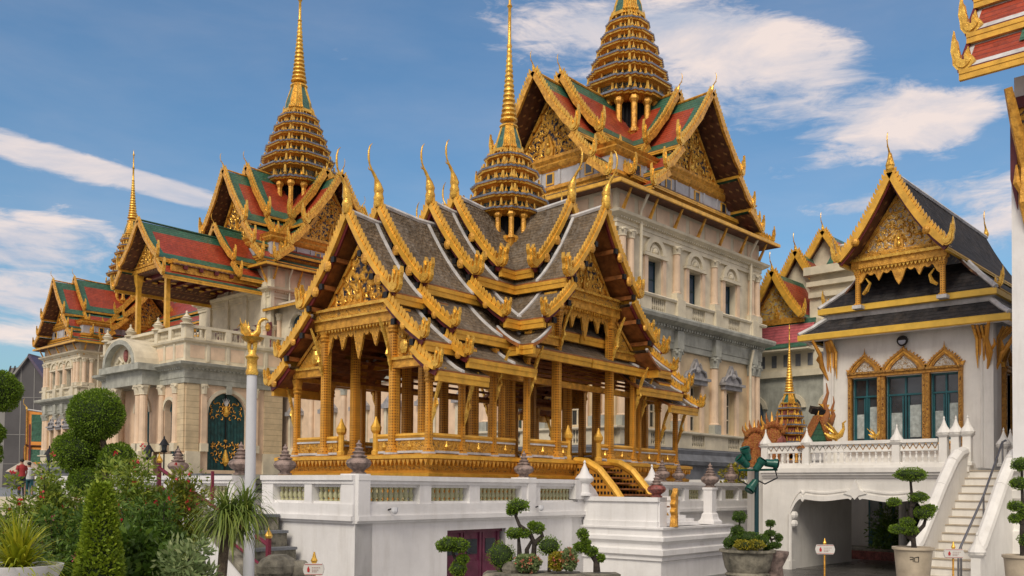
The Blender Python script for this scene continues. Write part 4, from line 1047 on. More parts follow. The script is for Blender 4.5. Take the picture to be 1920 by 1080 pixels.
# rails between columns
k = MB()
def rail(x0, y0, x1, y1):
    L = math.hypot(x1-x0, y1-y0); u = ((x1-x0)/L, (y1-y0)/L); nn = (u[1], -u[0])
    k.T = lambda a, b_, z: (x0+a*u[0]+b_*nn[0], y0+a*u[1]+b_*nn[1], z)
    k.box(.08, L-.08, -.05, .05, ZP+.03, ZP+.09, WHITETRIM); k.box(.08, L-.08, -.035, .035, ZP+.09, ZP+.38, ORNS); k.box(.08, L-.08, -.06, .06, ZP+.37, ZP+.42, WHITETRIM)
    k.tube([(.05, 0, ZP+.49), (L-.05, 0, ZP+.49)], .07, GOLDP, 6)
    n = max(1, round(L/1.0))
    for i in range(n): 
        for s_ in SP: k.lathe([(.02, 0), (.06, .08), (.03, .14), (.01, .24)], (i+.5)*L/n, s_*.045, GOLDB, 6, z0=ZP+.12)
    k.T = None
pr = [((-6.4, 2.73), (-6.4, 1.42)), ((-6.4, 1.42), (-6.4, .78)), ((-6.4, -.78), (-6.4, -1.42)), ((-6.4, -1.42), (-6.4, -2.73)),
      ((-6.4, -2.73), (-5.15, -2.73)), ((-5.15, -2.73), (-3.85, -2.73)), ((-3.85, -2.73), (-2.84, -2.73)), ((-2.84, -3.13), (-1.42, -3.13)), ((-1.42, -3.13), (-.85, -3.13)), ((.85, -3.13), (1.42, -3.13)), ((1.42, -3.13), (2.84, -3.13)),
      ((2.84, -2.73), (3.85, -2.73)), ((3.85, -2.73), (5.15, -2.73)), ((5.15, -2.73), (6.4, -2.73)), ((-6.4, 2.73), (-3.85, 2.73)), ((-3.85, 2.73), (3.85, 3.0)), ((3.85, 2.73), (6.4, 2.73)), ((6.4, 2.73), (6.4, .8)), ((6.4, -.8), (6.4, -2.73))]
for a, b_ in pr:
    k = MB(); rail(*a, *b_); k.build('railing_panel', pv)
for x, y in ((-6.4, .72), (-6.4, -.72), (-.82, -3.13), (.82, -3.13)):
    k = MB(); k.lathe([(.12, 0), (.12, .1), (.085, .14), (.085, .58), (.14, .66), (.15, .76), (.09, .86), (.05, .95), (.02, 1.05)], x, y, GOLDP, 8, z0=ZP); k.build('railing_post', pv)
# beams, ceilings, lambrequins
def arm_dress(T, half, zb, vis, w=1.42):
    k = MB(); k.T = T
    k.box(-w-.3, w+.3, half-.18, half+.20, zb, zb+.24, GOLD); k.box(-w-.4, w+.4, half-.18, half+.28, zb+.24, zb+.30, GOLDB); k.box(-w-.25, w+.25, half-.18, half+.22, zb+.30, zb+.50, ORNS); k.box(-w-.3, w+.3, half-.18, half+.30, zb+.50, zb+.57, GOLDB)
    n = 26
    for i in range(n): 
        x = -w-.3+(i+.5)*(2*w+.6)/n; k.prism([(x-.05, zb), (x+.05, zb), (x, zb-.10)], half+.1, half+.16, GOLDB)
    # hanging lambrequin
    pts = [(-w+.1, zb)]; m = 48
    for i in range(m+1):
        t = -1+2*i/m; x = (w-.12)*t; at = abs(t)
        d = .16+.10*abs(math.sin(t*math.pi*6))
        d += .75*max(0, 1-abs(t)/.16)**1.1+.48*max(0, 1-abs(at-.52)/.10)**1.1+.55*max(0, (at-.86)/.14)
        pts.append((x, zb-d))
    pts.append((w-.1, zb)); 
    for i in range(len(pts)-1):
        a, b_ = pts[i], pts[i+1]
        if b_[0]-a[0] > 1e-5: k.prism([(a[0], zb+.01), (b_[0], zb+.01), (b_[0], b_[1]), (a[0], a[1])], half-.03, half+.04, ORNS if i % 2 else GOLD)
    k.build('lintel', pv)
    f = MB(); f.T = T
    gable_face(f, 1.38, zb+.60, zb+2.35, half+.02, ORN, int(zb*10)+vis, 24, .62)
    f.build('pediment', pv)
    # half pediments beside the tall posts
    for sd in SP:
        g = MB(); g.T = T
        g.prism([(sd*(w+.1), zb-1.05), (sd*2.75, zb-1.05), (sd*(w+.1), zb+.05)], half-.06, half+.02, ORNS)
        g.box(min(sd*w, sd*2.8), max(sd*w, sd*2.8), half-.1, half+.12, zb-1.28, zb-1.05, GOLD); g.box(min(sd*w, sd*2.85), max(sd*w, sd*2.85), half-.1, half+.17, zb-1.07, zb-1.0, GOLDB)
        g.tube([(sd*(w+.15), half+.05, zb+.05), (sd*2.8, half+.05, zb-1.0)], .05, GOLD, 5)
        g.ball((sd*(w+.42), half+.08, zb-.72), .15, GOLDB, 6, 5, (1, .5, 1.5)); g.ball((sd*(w+.42), half+.08, zb-.45), .08, GOLDB, 6, 5)
        g.build('side_pediment', pv)
TA = {'L': frame((0, 0), (0, 1), (-1, 0)), 'R': frame((0, 0), (1, 0), (0, -1)), 'B': frame((0, 0), (0, 1), (1, 0)), 'F': frame((0, 0), (1, 0), (0, 1))}
arm_dress(TA['L'], 6.4, 6.95, 1); arm_dress(TA['R'], 3.13, 8.0, 2); arm_dress(TA['B'], 6.4, 6.95, 3); arm_dress(TA['F'], 3.13, 8.0, 4)
# roofs
def arm_roof(T, tiers, vis=True):
    for ti, (yb, A) in enumerate(tiers):
        yin = 0 if ti == len(tiers)-1 or True else 0
        segs = [curve_pts((0, A), (1.86, A-2.38), .20, 7), curve_pts((1.62, A-2.62), (2.95, A-3.72), .07, 4), curve_pts((2.62, A-3.98), (3.42, A-4.52), .06, 3)]
        last = ti == len(tiers)-1; segs = segs[:1] if last else segs; corner = ti == len(tiers)-2
        ynext = tiers[ti+1][0]-.9 if ti+1 < len(tiers) else 0
        k = MB(); k.T = T
        for si, P in enumerate(segs):
            for sd in SP:
                y0 = 0 if corner and si else max(0, ynext)
                roof_slope(k, P, y0, yb, sd, .10, GREYTILE, GREYTILE, .2, under=WOOD, edge=(GOLDP, .25), trim=(WHITETRIM, .10), ends=(0, 1))
                if ti+1 < len(tiers): verge_band(k, P, tiers[ti+1][0]+.10, tiers[ti+1][0]+.21, sd, WHITETRIM)
        k.tube([(0, max(0, ynext), A+.03), (0, (yb+ynext)/2, A+.0), (0, yb, A+.10)], .075, WHITETRIM, 6)
        ro = k.build('roof_tier', pv)
        for si, P in enumerate(segs[:2] if corner else segs):
            for sd in SP:
                g = MB(); g.T = T
                Q = [(sd*x, z+.04) for x, z in P]
                board(g, Q, yb+.06, .14, .12, GOLDP, sd, tooth=.17, th=.17)
                board(g, [(x, z-.10) for x, z in Q], yb-.02, .22, .06, MAROON, sd)
                # serpent's scalloped lower edge
                if si == 0:
                    for t in (3, 5):
                        x, z = Q[t]; g.ball((x-sd*.02, yb+.08, z-.17), .15, GOLD, 8, 6, (1, .55, 1.1)); g.ball((x+sd*.12, yb+.06, z-.24), .06, BLACK, 6, 5)
                else:
                    x, z = Q[len(Q)//2]; g.ball((x, yb+.08, z-.12), .11, GOLD, 8, 6, (1, .55, 1.1))
                hanghong(g, Q[-1][0]+sd*.04, yb+.06, Q[-1][1]+.10, .62 if si == 0 else .46, sd)
                g.build('bargeboard', ro)
        g = MB(); g.T = T
        # broad base of the finial
        g.lathe([(.10, -.12), (.15, 0), (.14, .10), (.155, .14), (.10, .34), (.05, .55)], 0, yb+.06, GOLDB, 10, z0=A+.12)
        chofa(g, 0, yb+.06, A+.40, .92)
        g.build('finial', ro, smooth=50)
        # purlins showing at the verge, rafters under the overhang
        if not vis: continue
        for x, z in ((.55, A-1.10), (1.05, A-1.80), (1.6, A-2.36)) if last or ti == 2 else ((.55, A-1.10), (1.05, A-1.80), (1.6, A-2.36), (1.9, A-3.10), (2.6, A-3.70)):
            for sd in SP: g = MB(); g.T = T; g.box(sd*x-.06, sd*x+.06, yb-1.0, yb+.02, z-.14, z-.02, WOOD); g.box(sd*x-.07, sd*x+.07, yb+.02, yb+.10, z-.16, z-.0, BLACK); g.build('purlin', ro)
arm_roof(TA['L'], [(6.85, 10.0), (5.70, 10.45), (3.62, 11.05), (2.55, 11.5)])
arm_roof(TA['R'], [(3.85, 11.05), (2.55, 11.5)])
arm_roof(TA['B'], [(6.85, 10.0), (5.70, 10.45), (3.62, 11.05), (2.55, 11.5)], False)
arm_roof(TA['F'], [(3.85, 11.05), (2.55, 11.5)], False)
# coffered ceiling and tie beams
k = MB(); k.box(-6.2, 6.2, -1.3, 1.3, 7.62, 7.70, WOOD); k.box(-1.3, 1.3, -3, 3, 8.2, 8.28, WOOD)
for i in range(14): x = -6.2+i*.95; k.box(x, x+.10, -1.4, 1.4, 7.45, 7.62, WOOD)
for sy in SP:
    k.box(-6.4, 6.4, sy*1.42-.08, sy*1.42+.08, 6.95, 7.2, OCHRE); k.box(-6.4, 6.4, sy*2.73-.07, sy*2.73+.07, 5.6, 5.78, GOLD)
    for i in range(6): k.box(-6.3, 6.3, sy*(1.55+i*.22)-.02, sy*(1.55+i*.22)+.02, 6.62-.18*i, 6.70-.18*i, WOOD)
for sx in SP: k.box(sx*1.42-.08, sx*1.42+.08, -3.1, 3.1, 7.95, 8.2, OCHRE); k.box(sx*2.84-.07, sx*2.84+.07, -3.13, 3.13, 6.5, 6.68, GOLD)
k.build('ceiling', pv)
# brackets on the columns
for (x, y, zt, r) in cols:
    if abs(y) > 2.5 or abs(x) > 6.3:
        T_ = (0, -1 if y < 0 else 1) if not (abs(x) > 6.3 and abs(y) < 2) else (-1 if x < 0 else 1, 0)
        k = MB(); a, b_ = T_
        k.tube([(x+a*.1, y+b_*.1, zt-1.5), (x+a*.18, y+b_*.18, zt-1.2), (x+a*.22, y+b_*.22, zt-.9), (x+a*.36, y+b_*.36, zt-.5), (x+a*.58, y+b_*.58, zt-.08)], [.015, .06, .045, .06, .03], GOLDB, 5)
        k.tube([(x+a*.18, y+b_*.18, zt-1.15), (x+a*.30, y+b_*.30, zt-1.0), (x+a*.28, y+b_*.28, zt-.85)], [.03, .05, .01], GOLDB, 4)
        k.build('bracket', pv)
# stair with lattice cheeks
k = MB()
for i in range(8): k.box(-.75, .75, -3.5-.28*(i+1), -3.4, ZP-.17*(i+1)-.05, ZP-.17*(i+1)+.0, WOOD)
for sx in SP:
    path = [(sx*.9, -3.45, ZP-.02), (sx*.9, -3.9, ZP-.08), (sx*.9, -4.35, ZP-.32), (sx*.9, -4.85, ZP-.85), (sx*.9, -5.4, ZP-1.55), (sx*.9, -5.75, ZP-1.95)]
    k.tube(path, [.10, .12, .12, .12, .12, .10], GOLDP, 8)
    for i in range(len(path)-1):
        a, b_ = path[i], path[i+1]
        k.hexa([(a[0]-.04, a[1], 1.45), (a[0]+.04, a[1], 1.45), (b_[0]+.04, b_[1], 1.40), (b_[0]-.04, b_[1], 1.40)], [(a[0]-.04, a[1], a[2]), (a[0]+.04, a[1], a[2]), (b_[0]+.04, b_[1], b_[2]), (b_[0]-.04, b_[1], b_[2])], LATT if False else OCHRE)
    for i in range(18):
        for j in range(9):
            y = -3.6-i*.12; z = 1.7+j*.17+(.0)
            zt = np.interp(-y, [3.45, 3.9, 4.35, 4.85, 5.4, 5.75], [p[2] for p in path])
            if z < zt-.17: 
                for s_ in SP: k.box(sx*.9+s_*.041-.004, sx*.9+s_*.041+.004, y-.035, y+.035, z-.045, z+.045, BLACK)
k.build('stair', pv)
ps = make_spire(pv, 0, 0, 0, [(1.22, 11.35), (1.24, 11.78), (1.10, 12.27), (.92, 12.78), (.72, 13.30)], (.42, 13.68, .23, 14.62), (.29, 14.7, .075, 17.2), 20.6, 10.5, flame=.62, nick=18)
# lintel dragon-like horns at the left corner etc. are part of the bargeboards
# ------------------------------------------------------------------ white hall on the right
hall = root('white_hall', 'white hall with grey slate roof, gilded gable and three gilt framed teal windows', 'hall')
HX, HY0, HY1, HX1 = 32.6, 8.9, 14.4, 42.5
mb = MB(); Tf = frame((HX, HY0), (0, 1), (-1, 0)); Ts = frame((HX, HY0), (1, 0), (0, -1))
WN = [(1.42, .92), (2.75, 1.26), (4.10, .92)]
mb.T = Tf; wall(mb, 0, 5.5, 3.2, 8.3, [(c, w, 4.25, 6.5, False) for c, w in WN], WHITEW, .25)
mb.T = Ts; wall(mb, 0, HX1-HX, 3.2, 8.3, [(1.75, .9, 4.25, 6.5, False), (5.2, .9, 4.25, 6.5, False)], WHITEW, .25)
mb.T = None
mb.add([(HX, HY1, 3.2), (HX1, HY1, 3.2), (HX1, HY1, 8.3), (HX, HY1, 8.3)], [(0, 1, 2, 3)], WHITEW)
mb.box(HX-.0, HX1, HY0+.0, HY1-.0, 3.0, 3.19, WHITEW); mb.box(HX+.3, HX1-.1, HY0+.3, HY1-.3, 8.0, 8.25, WHITEW)
for y0, y1 in ((HY0-.1, HY0+.22), (HY1-.22, HY1+.1)): mb.box(HX-.1, HX+.3, y0, y1, 3.2, 8.0, WHITEW)
mb.build('wall', hall)
BRG = mat('brown_gilding', (.50, .25, .045), .45, .3, .25, 9, bump=.8, bscale=35, col2=(.24, .10, .02))
BRGO = mat('brown_gilt_relief', (.52, .28, .06), .45, .3, .1, kind='ornament', oscale=20, ground=(.14, .05, .015), bump=1.0, o0=.4, o1=.6)
def pointed_pediment(k, c, w, z, s=1.0):
    n = 9
    for sd in (1, -1):
        P = []
        for i in range(n+1):
            t = i/n; P.append((sd*w*float(np.interp(t, [0, .1, .25, .4, .55, .7, .82, .92, 1], [1.0, .97, .88, .76, .60, .40, .22, .09, 0])), .68*s*t))
        for off, o, m, th in ((0, .14, BRG, .10), (.13, .10, GOLD, .08), (.24, .08, BRG, .07)):
            f = 1-off
            for i in range(n):
                a, b_ = P[i], P[i+1]
                k.prism([(c+a[0]*f, z+a[1]*f), (c+b_[0]*f, z+b_[1]*f), (c+b_[0]*(f-.12), z+b_[1]*(f-.12)), (c+a[0]*(f-.12), z+a[1]*(f-.12))], -.02, o, m)
        k.prism([(c+sd*(w+.02), z-.03), (c+sd*(w+.10), z+.14), (c+sd*(w-.02), z+.08), (c+sd*(w-.12), z)], 0, .12, GOLD)
        for i in range(1, n): k.prism([(c+P[i][0]*1.0, z+P[i][1]), (c+P[i][0]*1.12, z+P[i][1]+.06), (c+P[i][0]*.94, z+P[i][1]+.05)], .02, .08, GOLD)
    k.prism([(c-w*.6, z+.03), (c+w*.6, z+.03), (c+w*.25, z+.32*s), (c, z+.45*s), (c-w*.25, z+.32*s)], -.02, .03, mat('mirror_glass_relief', (.62, .60, .56), .25, .2, .1, kind='ornament', oscale=22, ground=(.35, .20, .05), bump=.8))
    k.lathe([(.06, 0), (.04, .08), (.015, .16), (.004, .28)], c, .08, GOLD, 6, z0=z+.60*s)
def gilt_window(T, par, c, w, zb=4.25, zt=6.5):
    k = MB(); k.T = T; r = w/2; y = -.2
    k.box(c-r, c+r, y-.05, y, zb, zt, GLASS)
    for q in (-r, r-.055, -.03): k.box(c+q, c+q+.055, y, y+.07, zb, zt, TEALF)
    for z in (zb, zt-.06, zt-.68): k.box(c-r, c+r, y, y+.08, z, z+.06, TEALF)
    for sd in (-1, 1): 
        a = c+sd*r*.5
        for q in (-r*.38, r*.30): k.box(a+q, a+q+.045, y, y+.05, zb+.05, zt-.70, TEALF)
        k.box(a-r*.34, a+r*.30, y-.0, y+.012, zb+.12, zt-1.02-(.25 if sd > 0 and w > .9 else 0), CURT)
    o = k.build('window', par)
    f = MB(); f.T = T
    for sd in (-1, 1): f.box(min(c+sd*r, c+sd*(r+.122)), max(c+sd*r, c+sd*(r+.122)), -.1, .13, zb-.15, zt+.02, BRG); f.box(min(c+sd*(r+.03), c+sd*(r+.09)), max(c+sd*(r+.03), c+sd*(r+.09)), .13, .155, zb-.1, zt-.05, BRGO)
    f.box(c-r-.128, c+r+.128, -.05, .17, zt+.02, zt+.13, BRG); f.box(c-r-.125, c+r+.125, -.05, .22, zt+.13, zt+.2, BRGO); f.box(c-r-.128, c+r+.128, -.05, .2, zb-.34, zb-.15, BRG); f.box(c-r-.128, c+r+.128, -.05, .26, zb-.15, zb-.08, GOLD)
    pointed_pediment(f, c, r+.10, zt+.2, 1.12 if w > 1.1 else .95)
    f.build('gilt_frame', o)
for c, w in WN: gilt_window(Tf, hall, c, w)
gilt_window(Ts, hall, 1.75, .9); gilt_window(Ts, hall, 5.2, .9)
k = MB(); 
YL = mat('yellow_eave_band', (.80, .50, .07), .42, .2, .08, 3, bump=.1)
def skirt(off0, z0, off1, z1):
    k.rect(HX, HX1, HY0, HY1, [(off0, z0), (off0-.02, z0+.05), ((off0+off1)/2+.03, (z0+z1)/2-.04), (off1, z1)], SLATE, caps=False)
    k.rect(HX, HX1, HY0, HY1, [(off0-.25, z0-.2), (off0-.04, z0-.19), (off0+.03, z0-.16), (off0+.03, z0+.02), (off0-.03, z0+.06)], YL, ms=[WHITETRIM, YL, YL, YL], caps=False)
    for x, y, sx, sy in ((HX, HY0, -1, -1), (HX, HY1, -1, 1), (HX1, HY0, 1, -1)):
        k.tube([(x+sx*off0, y+sy*off0, z0+.06), (x+sx*(off0+off1)/2, y+sy*(off0+off1)/2, (z0+z1)/2+.02), (x+sx*off1, y+sy*off1, z1+.05)], .09, WHITETRIM, 6)
skirt(.75, 8.1, .02, 8.72)
k.rect(HX, HX1, HY0, HY1, [(.02, 8.7), (.05, 8.75), (.05, 8.95)], WHITETRIM, caps=False)
skirt(.22, 9.06, -1.05, 10.35)
k.build('skirt_roof', hall)
k = MB(); k.T = frame((HX1-.4, (HY0+HY1)/2), (0, 1), (-1, 0)); g = MB(); g.T = k.T
yb = HX1-.4-31.4; A = 13.2
for sd in (1, -1):
    g = MB(); g.T = k.T
    P = curve_pts((0, A), (1.78, A-2.72), .26, 6)
    roof_slope(k, P, 0, yb, sd, .12, SLATE, SLATE, .3, edge=(YL, .1), trim=(WHITETRIM, .12), ends=(0, 1))
    P2 = curve_pts((1.6, A-2.72), (2.9, A-3.95), .12, 3)
    roof_slope(k, P2, .5, yb-1.6, sd, .1, SLATE, SLATE, .3, edge=(YL, .1), trim=(WHITETRIM, .12), ends=(0, 1))
    Q = [(sd*x, z+.05) for x, z in P]; board(g, Q, yb+.06, .22, .15, GOLDP, sd, tooth=.16, th=.14)
    board(g, [(x, z-.13) for x, z in Q], yb, .2, .07, MAROON, sd)
    g.ball((Q[4][0], yb+.08, Q[4][1]-.15), .15, GOLD, 8, 6); slimflame(g, Q[-1][0]+sd*.03, yb+.06, Q[-1][1]+.12, .70, sd)
    g.build('bargeboard', hall); g = MB(); g.T = k.T; slimflame(g, sd*2.9, yb-1.5, A-3.85, .55, sd); g.build('corner_flame', hall)
g = MB(); g.T = k.T
g.lathe([(.10, -.12), (.15, 0), (.14, .10), (.155, .14), (.10, .34), (.05, .55)], 0, yb+.06, GOLDB, 10, z0=A+.12)
chofa(g, 0, yb+.06, A+.42, .62); g.build('finial', hall); g = MB(); g.T = k.T; chofa(g, 0, 0, A+.1, .7); g.build('finial', hall)
k.tube([(0, 0, A+.03), (0, yb, A+.08)], .08, WHITETRIM, 6)
k.build('gable_roof', hall)
f = MB(); f.T = k.T; hh = yb-.75
gable_face(f, 1.38, 10.75, 12.75, hh, mat('mirror_relief_ground', (.72, .42, .09), .35, .3, .1, kind='ornament', oscale=12, ground=(.40, .36, .33), bump=.9), 51, 60, .62)
f.box(-1.6, 1.6, hh-.12, hh+.18, 10.28, 10.52, GOLD); f.box(-1.66, 1.66, hh-.14, hh+.26, 10.52, 10.62, GOLDB); f.box(-1.55, 1.55, hh-.1, hh+.16, 10.62, 10.72, ORNS)
for i in range(24): x = -1.5+i*3/23; f.prism([(x-.06, 10.28), (x+.06, 10.28), (x, 10.16)], hh+.08, hh+.14, GOLDB)
pts = []
for i in range(49):
    t = -1+2*i/48; pts.append((1.36*t, 10.28-(.16+.10*abs(math.sin(t*math.pi*5))+.55*max(0, 1-abs(t)/.16)+.22*max(0, 1-abs(abs(t)-.5)/.12)+.35*max(0, (abs(t)-.84)/.16))))
for i in range(48): f.prism([(pts[i][0], 10.29), (pts[i+1][0], 10.29), pts[i+1], pts[i]], hh-.03, hh+.05, GOLD)
for sx in (-1, 1): f.lathe([(.16, 0), (.16, .06), (.10, .1), (.10, 1.0), (.15, 1.12), (.17, 1.3)], sx*1.42, hh, OCHRED, 4, z0=9.0, rot=.785); f.box(sx*1.42-.16, sx*1.42+.16, hh-.16, hh+.16, 8.9, 9.02, WHITETRIM); f.tube([(sx*1.25, hh, 9.4), (sx*1.1, hh+.05, 9.5), (sx*1.0, hh, 9.75), (sx*1.15, hh, 9.95)], [.05, .08, .05, .02], GOLDB, 5)
f.build('gilded_gable', hall)
# drooping bracket clusters at the corners
def bracket(T, u, par, z=8.0, s=1.0, sd=1):
    k = MB(); k.T = T
    for i in range(4):
        a = u+sd*i*.10*s
        k.tube([(a, .04, z-1.35*s-.1*(i % 2)), (a, .12, z-1.0*s), (a, .12, z-.5*s), (a, .30+.1*i, z-.1)], [.012*s, .045*s, .06*s, .05*s], GOLD if i % 2 else OCHRE, 5)
    k.tube([(u, .08, z-1.5*s), (u-sd*.15*s, .3*s, z-1.0*s), (u-sd*.1*s, .55*s, z-.6*s), (u-sd*.25*s, .85*s, z-.12)], [.03*s, .09*s, .07*s, .05*s], OCHRE, 6)
    k.tube([(u-sd*.15*s, .3*s, z-.95*s), (u-sd*.3*s, .35*s, z-.75*s), (u-sd*.25*s, .3*s, z-.55*s)], [.05*s, .05*s, .01], OCHRE, 5)
    k.build('eave_bracket', par)
bracket(Tf, 5.42, hall, sd=-1); bracket(Tf, .08, hall, sd=1); bracket(Ts, .3, hall, sd=1)
k = MB(); k.T = Tf; k.tube([(5.25, .1, 8), (5.25, .1, 3.3)], .05, WHITEW, 8); k.tube([(.25, .1, 8), (.25, .1, 3.3)], .05, WHITEW, 8); k.tube([(2.75, .0, 7.72), (2.75, .12, 7.72)], [.03, .03], BLACK, 6)
k.build('drainpipe', hall)
k = MB(); k.T = Tf; k.tube([(2.75, .05, 7.72), (2.75, .10, 7.70), (2.75, .22, 7.66)], [.10, .17, .18], BLACK, 14); k.tube([(2.75, .225, 7.66), (2.75, .23, 7.66)], [.13, .12], STEEL, 12)
o = k.build('wall_speaker'); tag(o, 'round black loudspeaker under the eave of the white hall', 'loudspeaker')

# ------------------------------------------------------------------ gateway with balustraded deck and stair
gate = root('gateway', 'white gateway with lobed arch opening under a pierced balustrade', 'gateway')
GX = 27.6; Tg = frame((GX, 0), (0, 1), (-1, 0))
mb = MB(); mb.T = Tg
y0, y1, a, e = 8.05, 14.35, 9.2, 13.38
n = 60; prof = []
for i in range(n+1):
    t = -1+2*i/n; at = abs(t)
    z = 2.26+.05*math.cos(t*math.pi*2)
    if at > .82: z -= .55*((at-.82)/.18)**1.6
    z -= .10*max(0, 1-abs(at-.80)/.035)
    z += .13*max(0, 1-at/.05)-.05*max(0, 1-abs(at-.07)/.03)
    prof.append((a+(e-a)*(t+1)/2, z))
mb.box(y0, a, -.4, 0, 0, 3.0, WHITEW); mb.box(e, y1, -.4, 0, 0, 3.0, WHITEW)
for i in range(n):
    (ya, za), (yb_, zb) = prof[i], prof[i+1]
    mb.prism([(ya, za), (yb_, zb), (yb_, 3.0), (ya, 3.0)], -.4, 0, WHITEW)
    mb.prism([(ya, za-.03), (yb_, zb-.03), (yb_, zb+.12), (ya, za+.12)], 0, .08, WHITEW)
    mb.prism([(ya, za+.2), (yb_, zb+.2), (yb_, zb+.25), (ya, za+.25)], 0, .04, WHITEW)
for yy, s_ in ((a, 1), (e, -1)):
    mb.tube([(yy-s_*.02, .02, 0), (yy-s_*.02, .02, 1.75)], .07, WHITEW, 8)
    for zc in (1.45, 1.72): mb.ball((yy+s_*.05, -.1, zc), .14, WHITEW, 8, 6, (1, 1.2, 1))
    mb.box(min(yy-s_*.2, yy+s_*.02), max(yy-s_*.2, yy+s_*.02), -.3, .12, 0, .28, WHITEW)
c0 = (a+e)/2
mb.prism([(c0-.35, 2.42), (c0-.12, 2.36), (c0, 2.24), (c0+.12, 2.36), (c0+.35, 2.42), (c0+.12, 2.55), (c0, 2.85), (c0-.12, 2.55)], 0, .12, WHITEW)
for z0, z1, o in ((2.9, 2.98, .06), (2.98, 3.06, .14), (3.06, 3.2, .2), (3.2, 3.28, .10)): mb.box(y0, y1, -.4, o, z0, z1, WHITEW)
mb.T = None
mb.box(GX+.401, HX-.02, y0+.0, y1-.01, 2.95, 3.19, WHITEW)                 # deck over the passage
mb.box(GX+.401, 32.3, e, e+.9, 0, 2.95, WHITEW); mb.box(GX+.401, 32.3, 8.3, a-.02, 0, 2.95, WHITEW)
mb.box(GX+2.0, GX+3.6, y1, y1+1.3, 0, 3.19, WHITEW)
mb.build('archway', gate)
# pierced balustrade
def pierced(T, u0, u1, zb, par):
    k = MB(); k.T = T
    k.box(u0, u1, -.08, .08, zb, zb+.10, WHITEW); k.box(u0, u1, -.10, .10, zb+.66, zb+.76, WHITEW); k.box(u0, u1, -.05, .05, zb+.42, zb+.46, WHITEW)
    n = max(1, round((u1-u0)/.19)); w = (u1-u0)/n
    for i in range(n):
        c = u0+(i+.5)*w
        k.lathe([(.035, 0), (.025, .05), (.045, .14), (.02, .24), (.035, .28), (.035, .33)], c, 0, WHITEW, 6, z0=zb+.09)
        k.prism([(c-w/2, zb+.67), (c+w/2, zb+.67), (c, zb+.52)], -.035, .035, WHITEW); k.prism([(c-w/2, zb+.45), (c, zb+.45), (c-w/2, zb+.60)], -.035, .035, WHITEW); k.prism([(c+w/2, zb+.45), (c, zb+.45), (c+w/2, zb+.60)], -.034, .034, WHITEW)
        k.ball((c, 0, zb+.57), .035, WHITEW, 6, 4)
    k.build('pierced_balustrade', par)
for u0, u1 in ((8.95, 10.0), (10.25, 12.75), (13.05, 14.2)): pierced(frame((GX+.1, 0), (0, 1), (-1, 0)), u0, u1, 3.26, gate)
def wpost(x, y, z, s=1, h=0.62):
    k = MB(); k.lathe([(.20, 0), (.20, .08), (.16, .1), (.15, h), (.20, h+.04), (.24, h+.08)], 0, 0, WHITEW, 4, rot=.785)
    k.lathe([(.17, h+.08), (.20, h+.14), (.16, h+.22), (.09, h+.32), (.05, h+.42), (.02, h+.52), (.03, h+.55), (.004, h+.62)], 0, 0, WHITEW, 10)
    return k.build('pointed_post', gate, loc=(x, y, z))
for y in (14.3, 12.9, 10.12): wpost(GX+.1, y, 3.24)
for x, y in ((GX+.1, 8.80), (GX+.1, 8.48), (GX-.0, 8.14), (GX+1.5, 7.62), (GX+2.2, 7.62), (GX+.1+1.6, 14.5)): wpost(x, y, 3.24, h=.8 if x < GX+.5 and y < 9 else .5)
for x, y in ((23.55, 8.2), (23.55, 6.75)): wpost(x, y, 0, h=.95)
# stair
k = MB(); N_ = 15
for i in range(N_):
    x0 = 23.7+i*.27; k.box(x0, 28.2, 6.9, 8.1, .004 if i == 0 else 3.1/N_*i, 3.1/N_*(i+1)-.025, WHITEW); k.box(x0-.03, 28.2, 6.9, 8.1, 3.1/N_*(i+1)-.025, 3.1/N_*(i+1), CLAYPOT)
for yy, wd in ((8.1, .24), (6.66, .24)):
    P = [(23.62, 1.1), (23.9, 1.22), (24.6, 1.78), (25.6, 2.62), (26.5, 3.28), (27.0, 3.52), (27.6, 3.62)]
    for i in range(len(P)-1):
        (xa, za), (xb, zb) = P[i], P[i+1]
        k.hexa([(xa, yy, 0), (xb, yy, 0), (xb, yy+wd, 0), (xa, yy+wd, 0)], [(xa, yy, za), (xb, yy, zb), (xb, yy+wd, zb), (xa, yy+wd, za)], WHITEW)
        k.tube([(xa, yy+wd/2, za), (xb, yy+wd/2, zb)], .165, WHITEW, 10)
k.build('stair', gate)
k = MB(); P = [(23.5, 7.15, 1.05), (23.7, 7.15, 1.2), (25.5, 7.15, 2.4), (27.2, 7.15, 3.85), (27.5, 7.15, 3.9)]
k.tube(P, .03, STEEL, 8)
for x, y, z in P[:4]: k.tube([(x, y, z), (x, y, z-1.0)], .025, STEEL, 8)
o = k.build('steel_handrail', gate, smooth=50)
# things behind the passage
k = MB(); k.box(36.5, 36.8, 0, 24, .01, 2.95, WHITEW)
bk = k.build('rear_wall'); tag(bk, 'low white wall with teal doors seen through the gateway passage', 'wall')
for y in (10.55, 12.35, 13.9):
    k = MB(); k.box(36.4, 36.49, y-.5, y+.5, .35, 2.6, TEALF); 
    for q in (-.24, .24): k.box(36.37, 36.4, y+q-.18, y+q+.18, 1.0, 2.45, CURT if q < 0 else GLASS)
    k.build('door', bk)
k = MB(); k.lathe([(.16, 0), (.16, .2), (.13, .25), (.12, 2.6), (.17, 2.8), (.18, 2.95)], 34.2, 12.3, WHITEW, 10, z0=.02); o = k.build('passage_column'); tag(o, 'slim white column standing in the planting behind the gateway passage', 'column')
k = MB(); k.box(33.6, 36.2, 9.3, 16, .01, .32, STONER); k.box(33.7, 36.1, 9.4, 15.9, .32, .36, ROUGHST); o = k.build('planting_bed'); tag(o, 'red edged planting bed behind the gateway passage', 'planting bed')
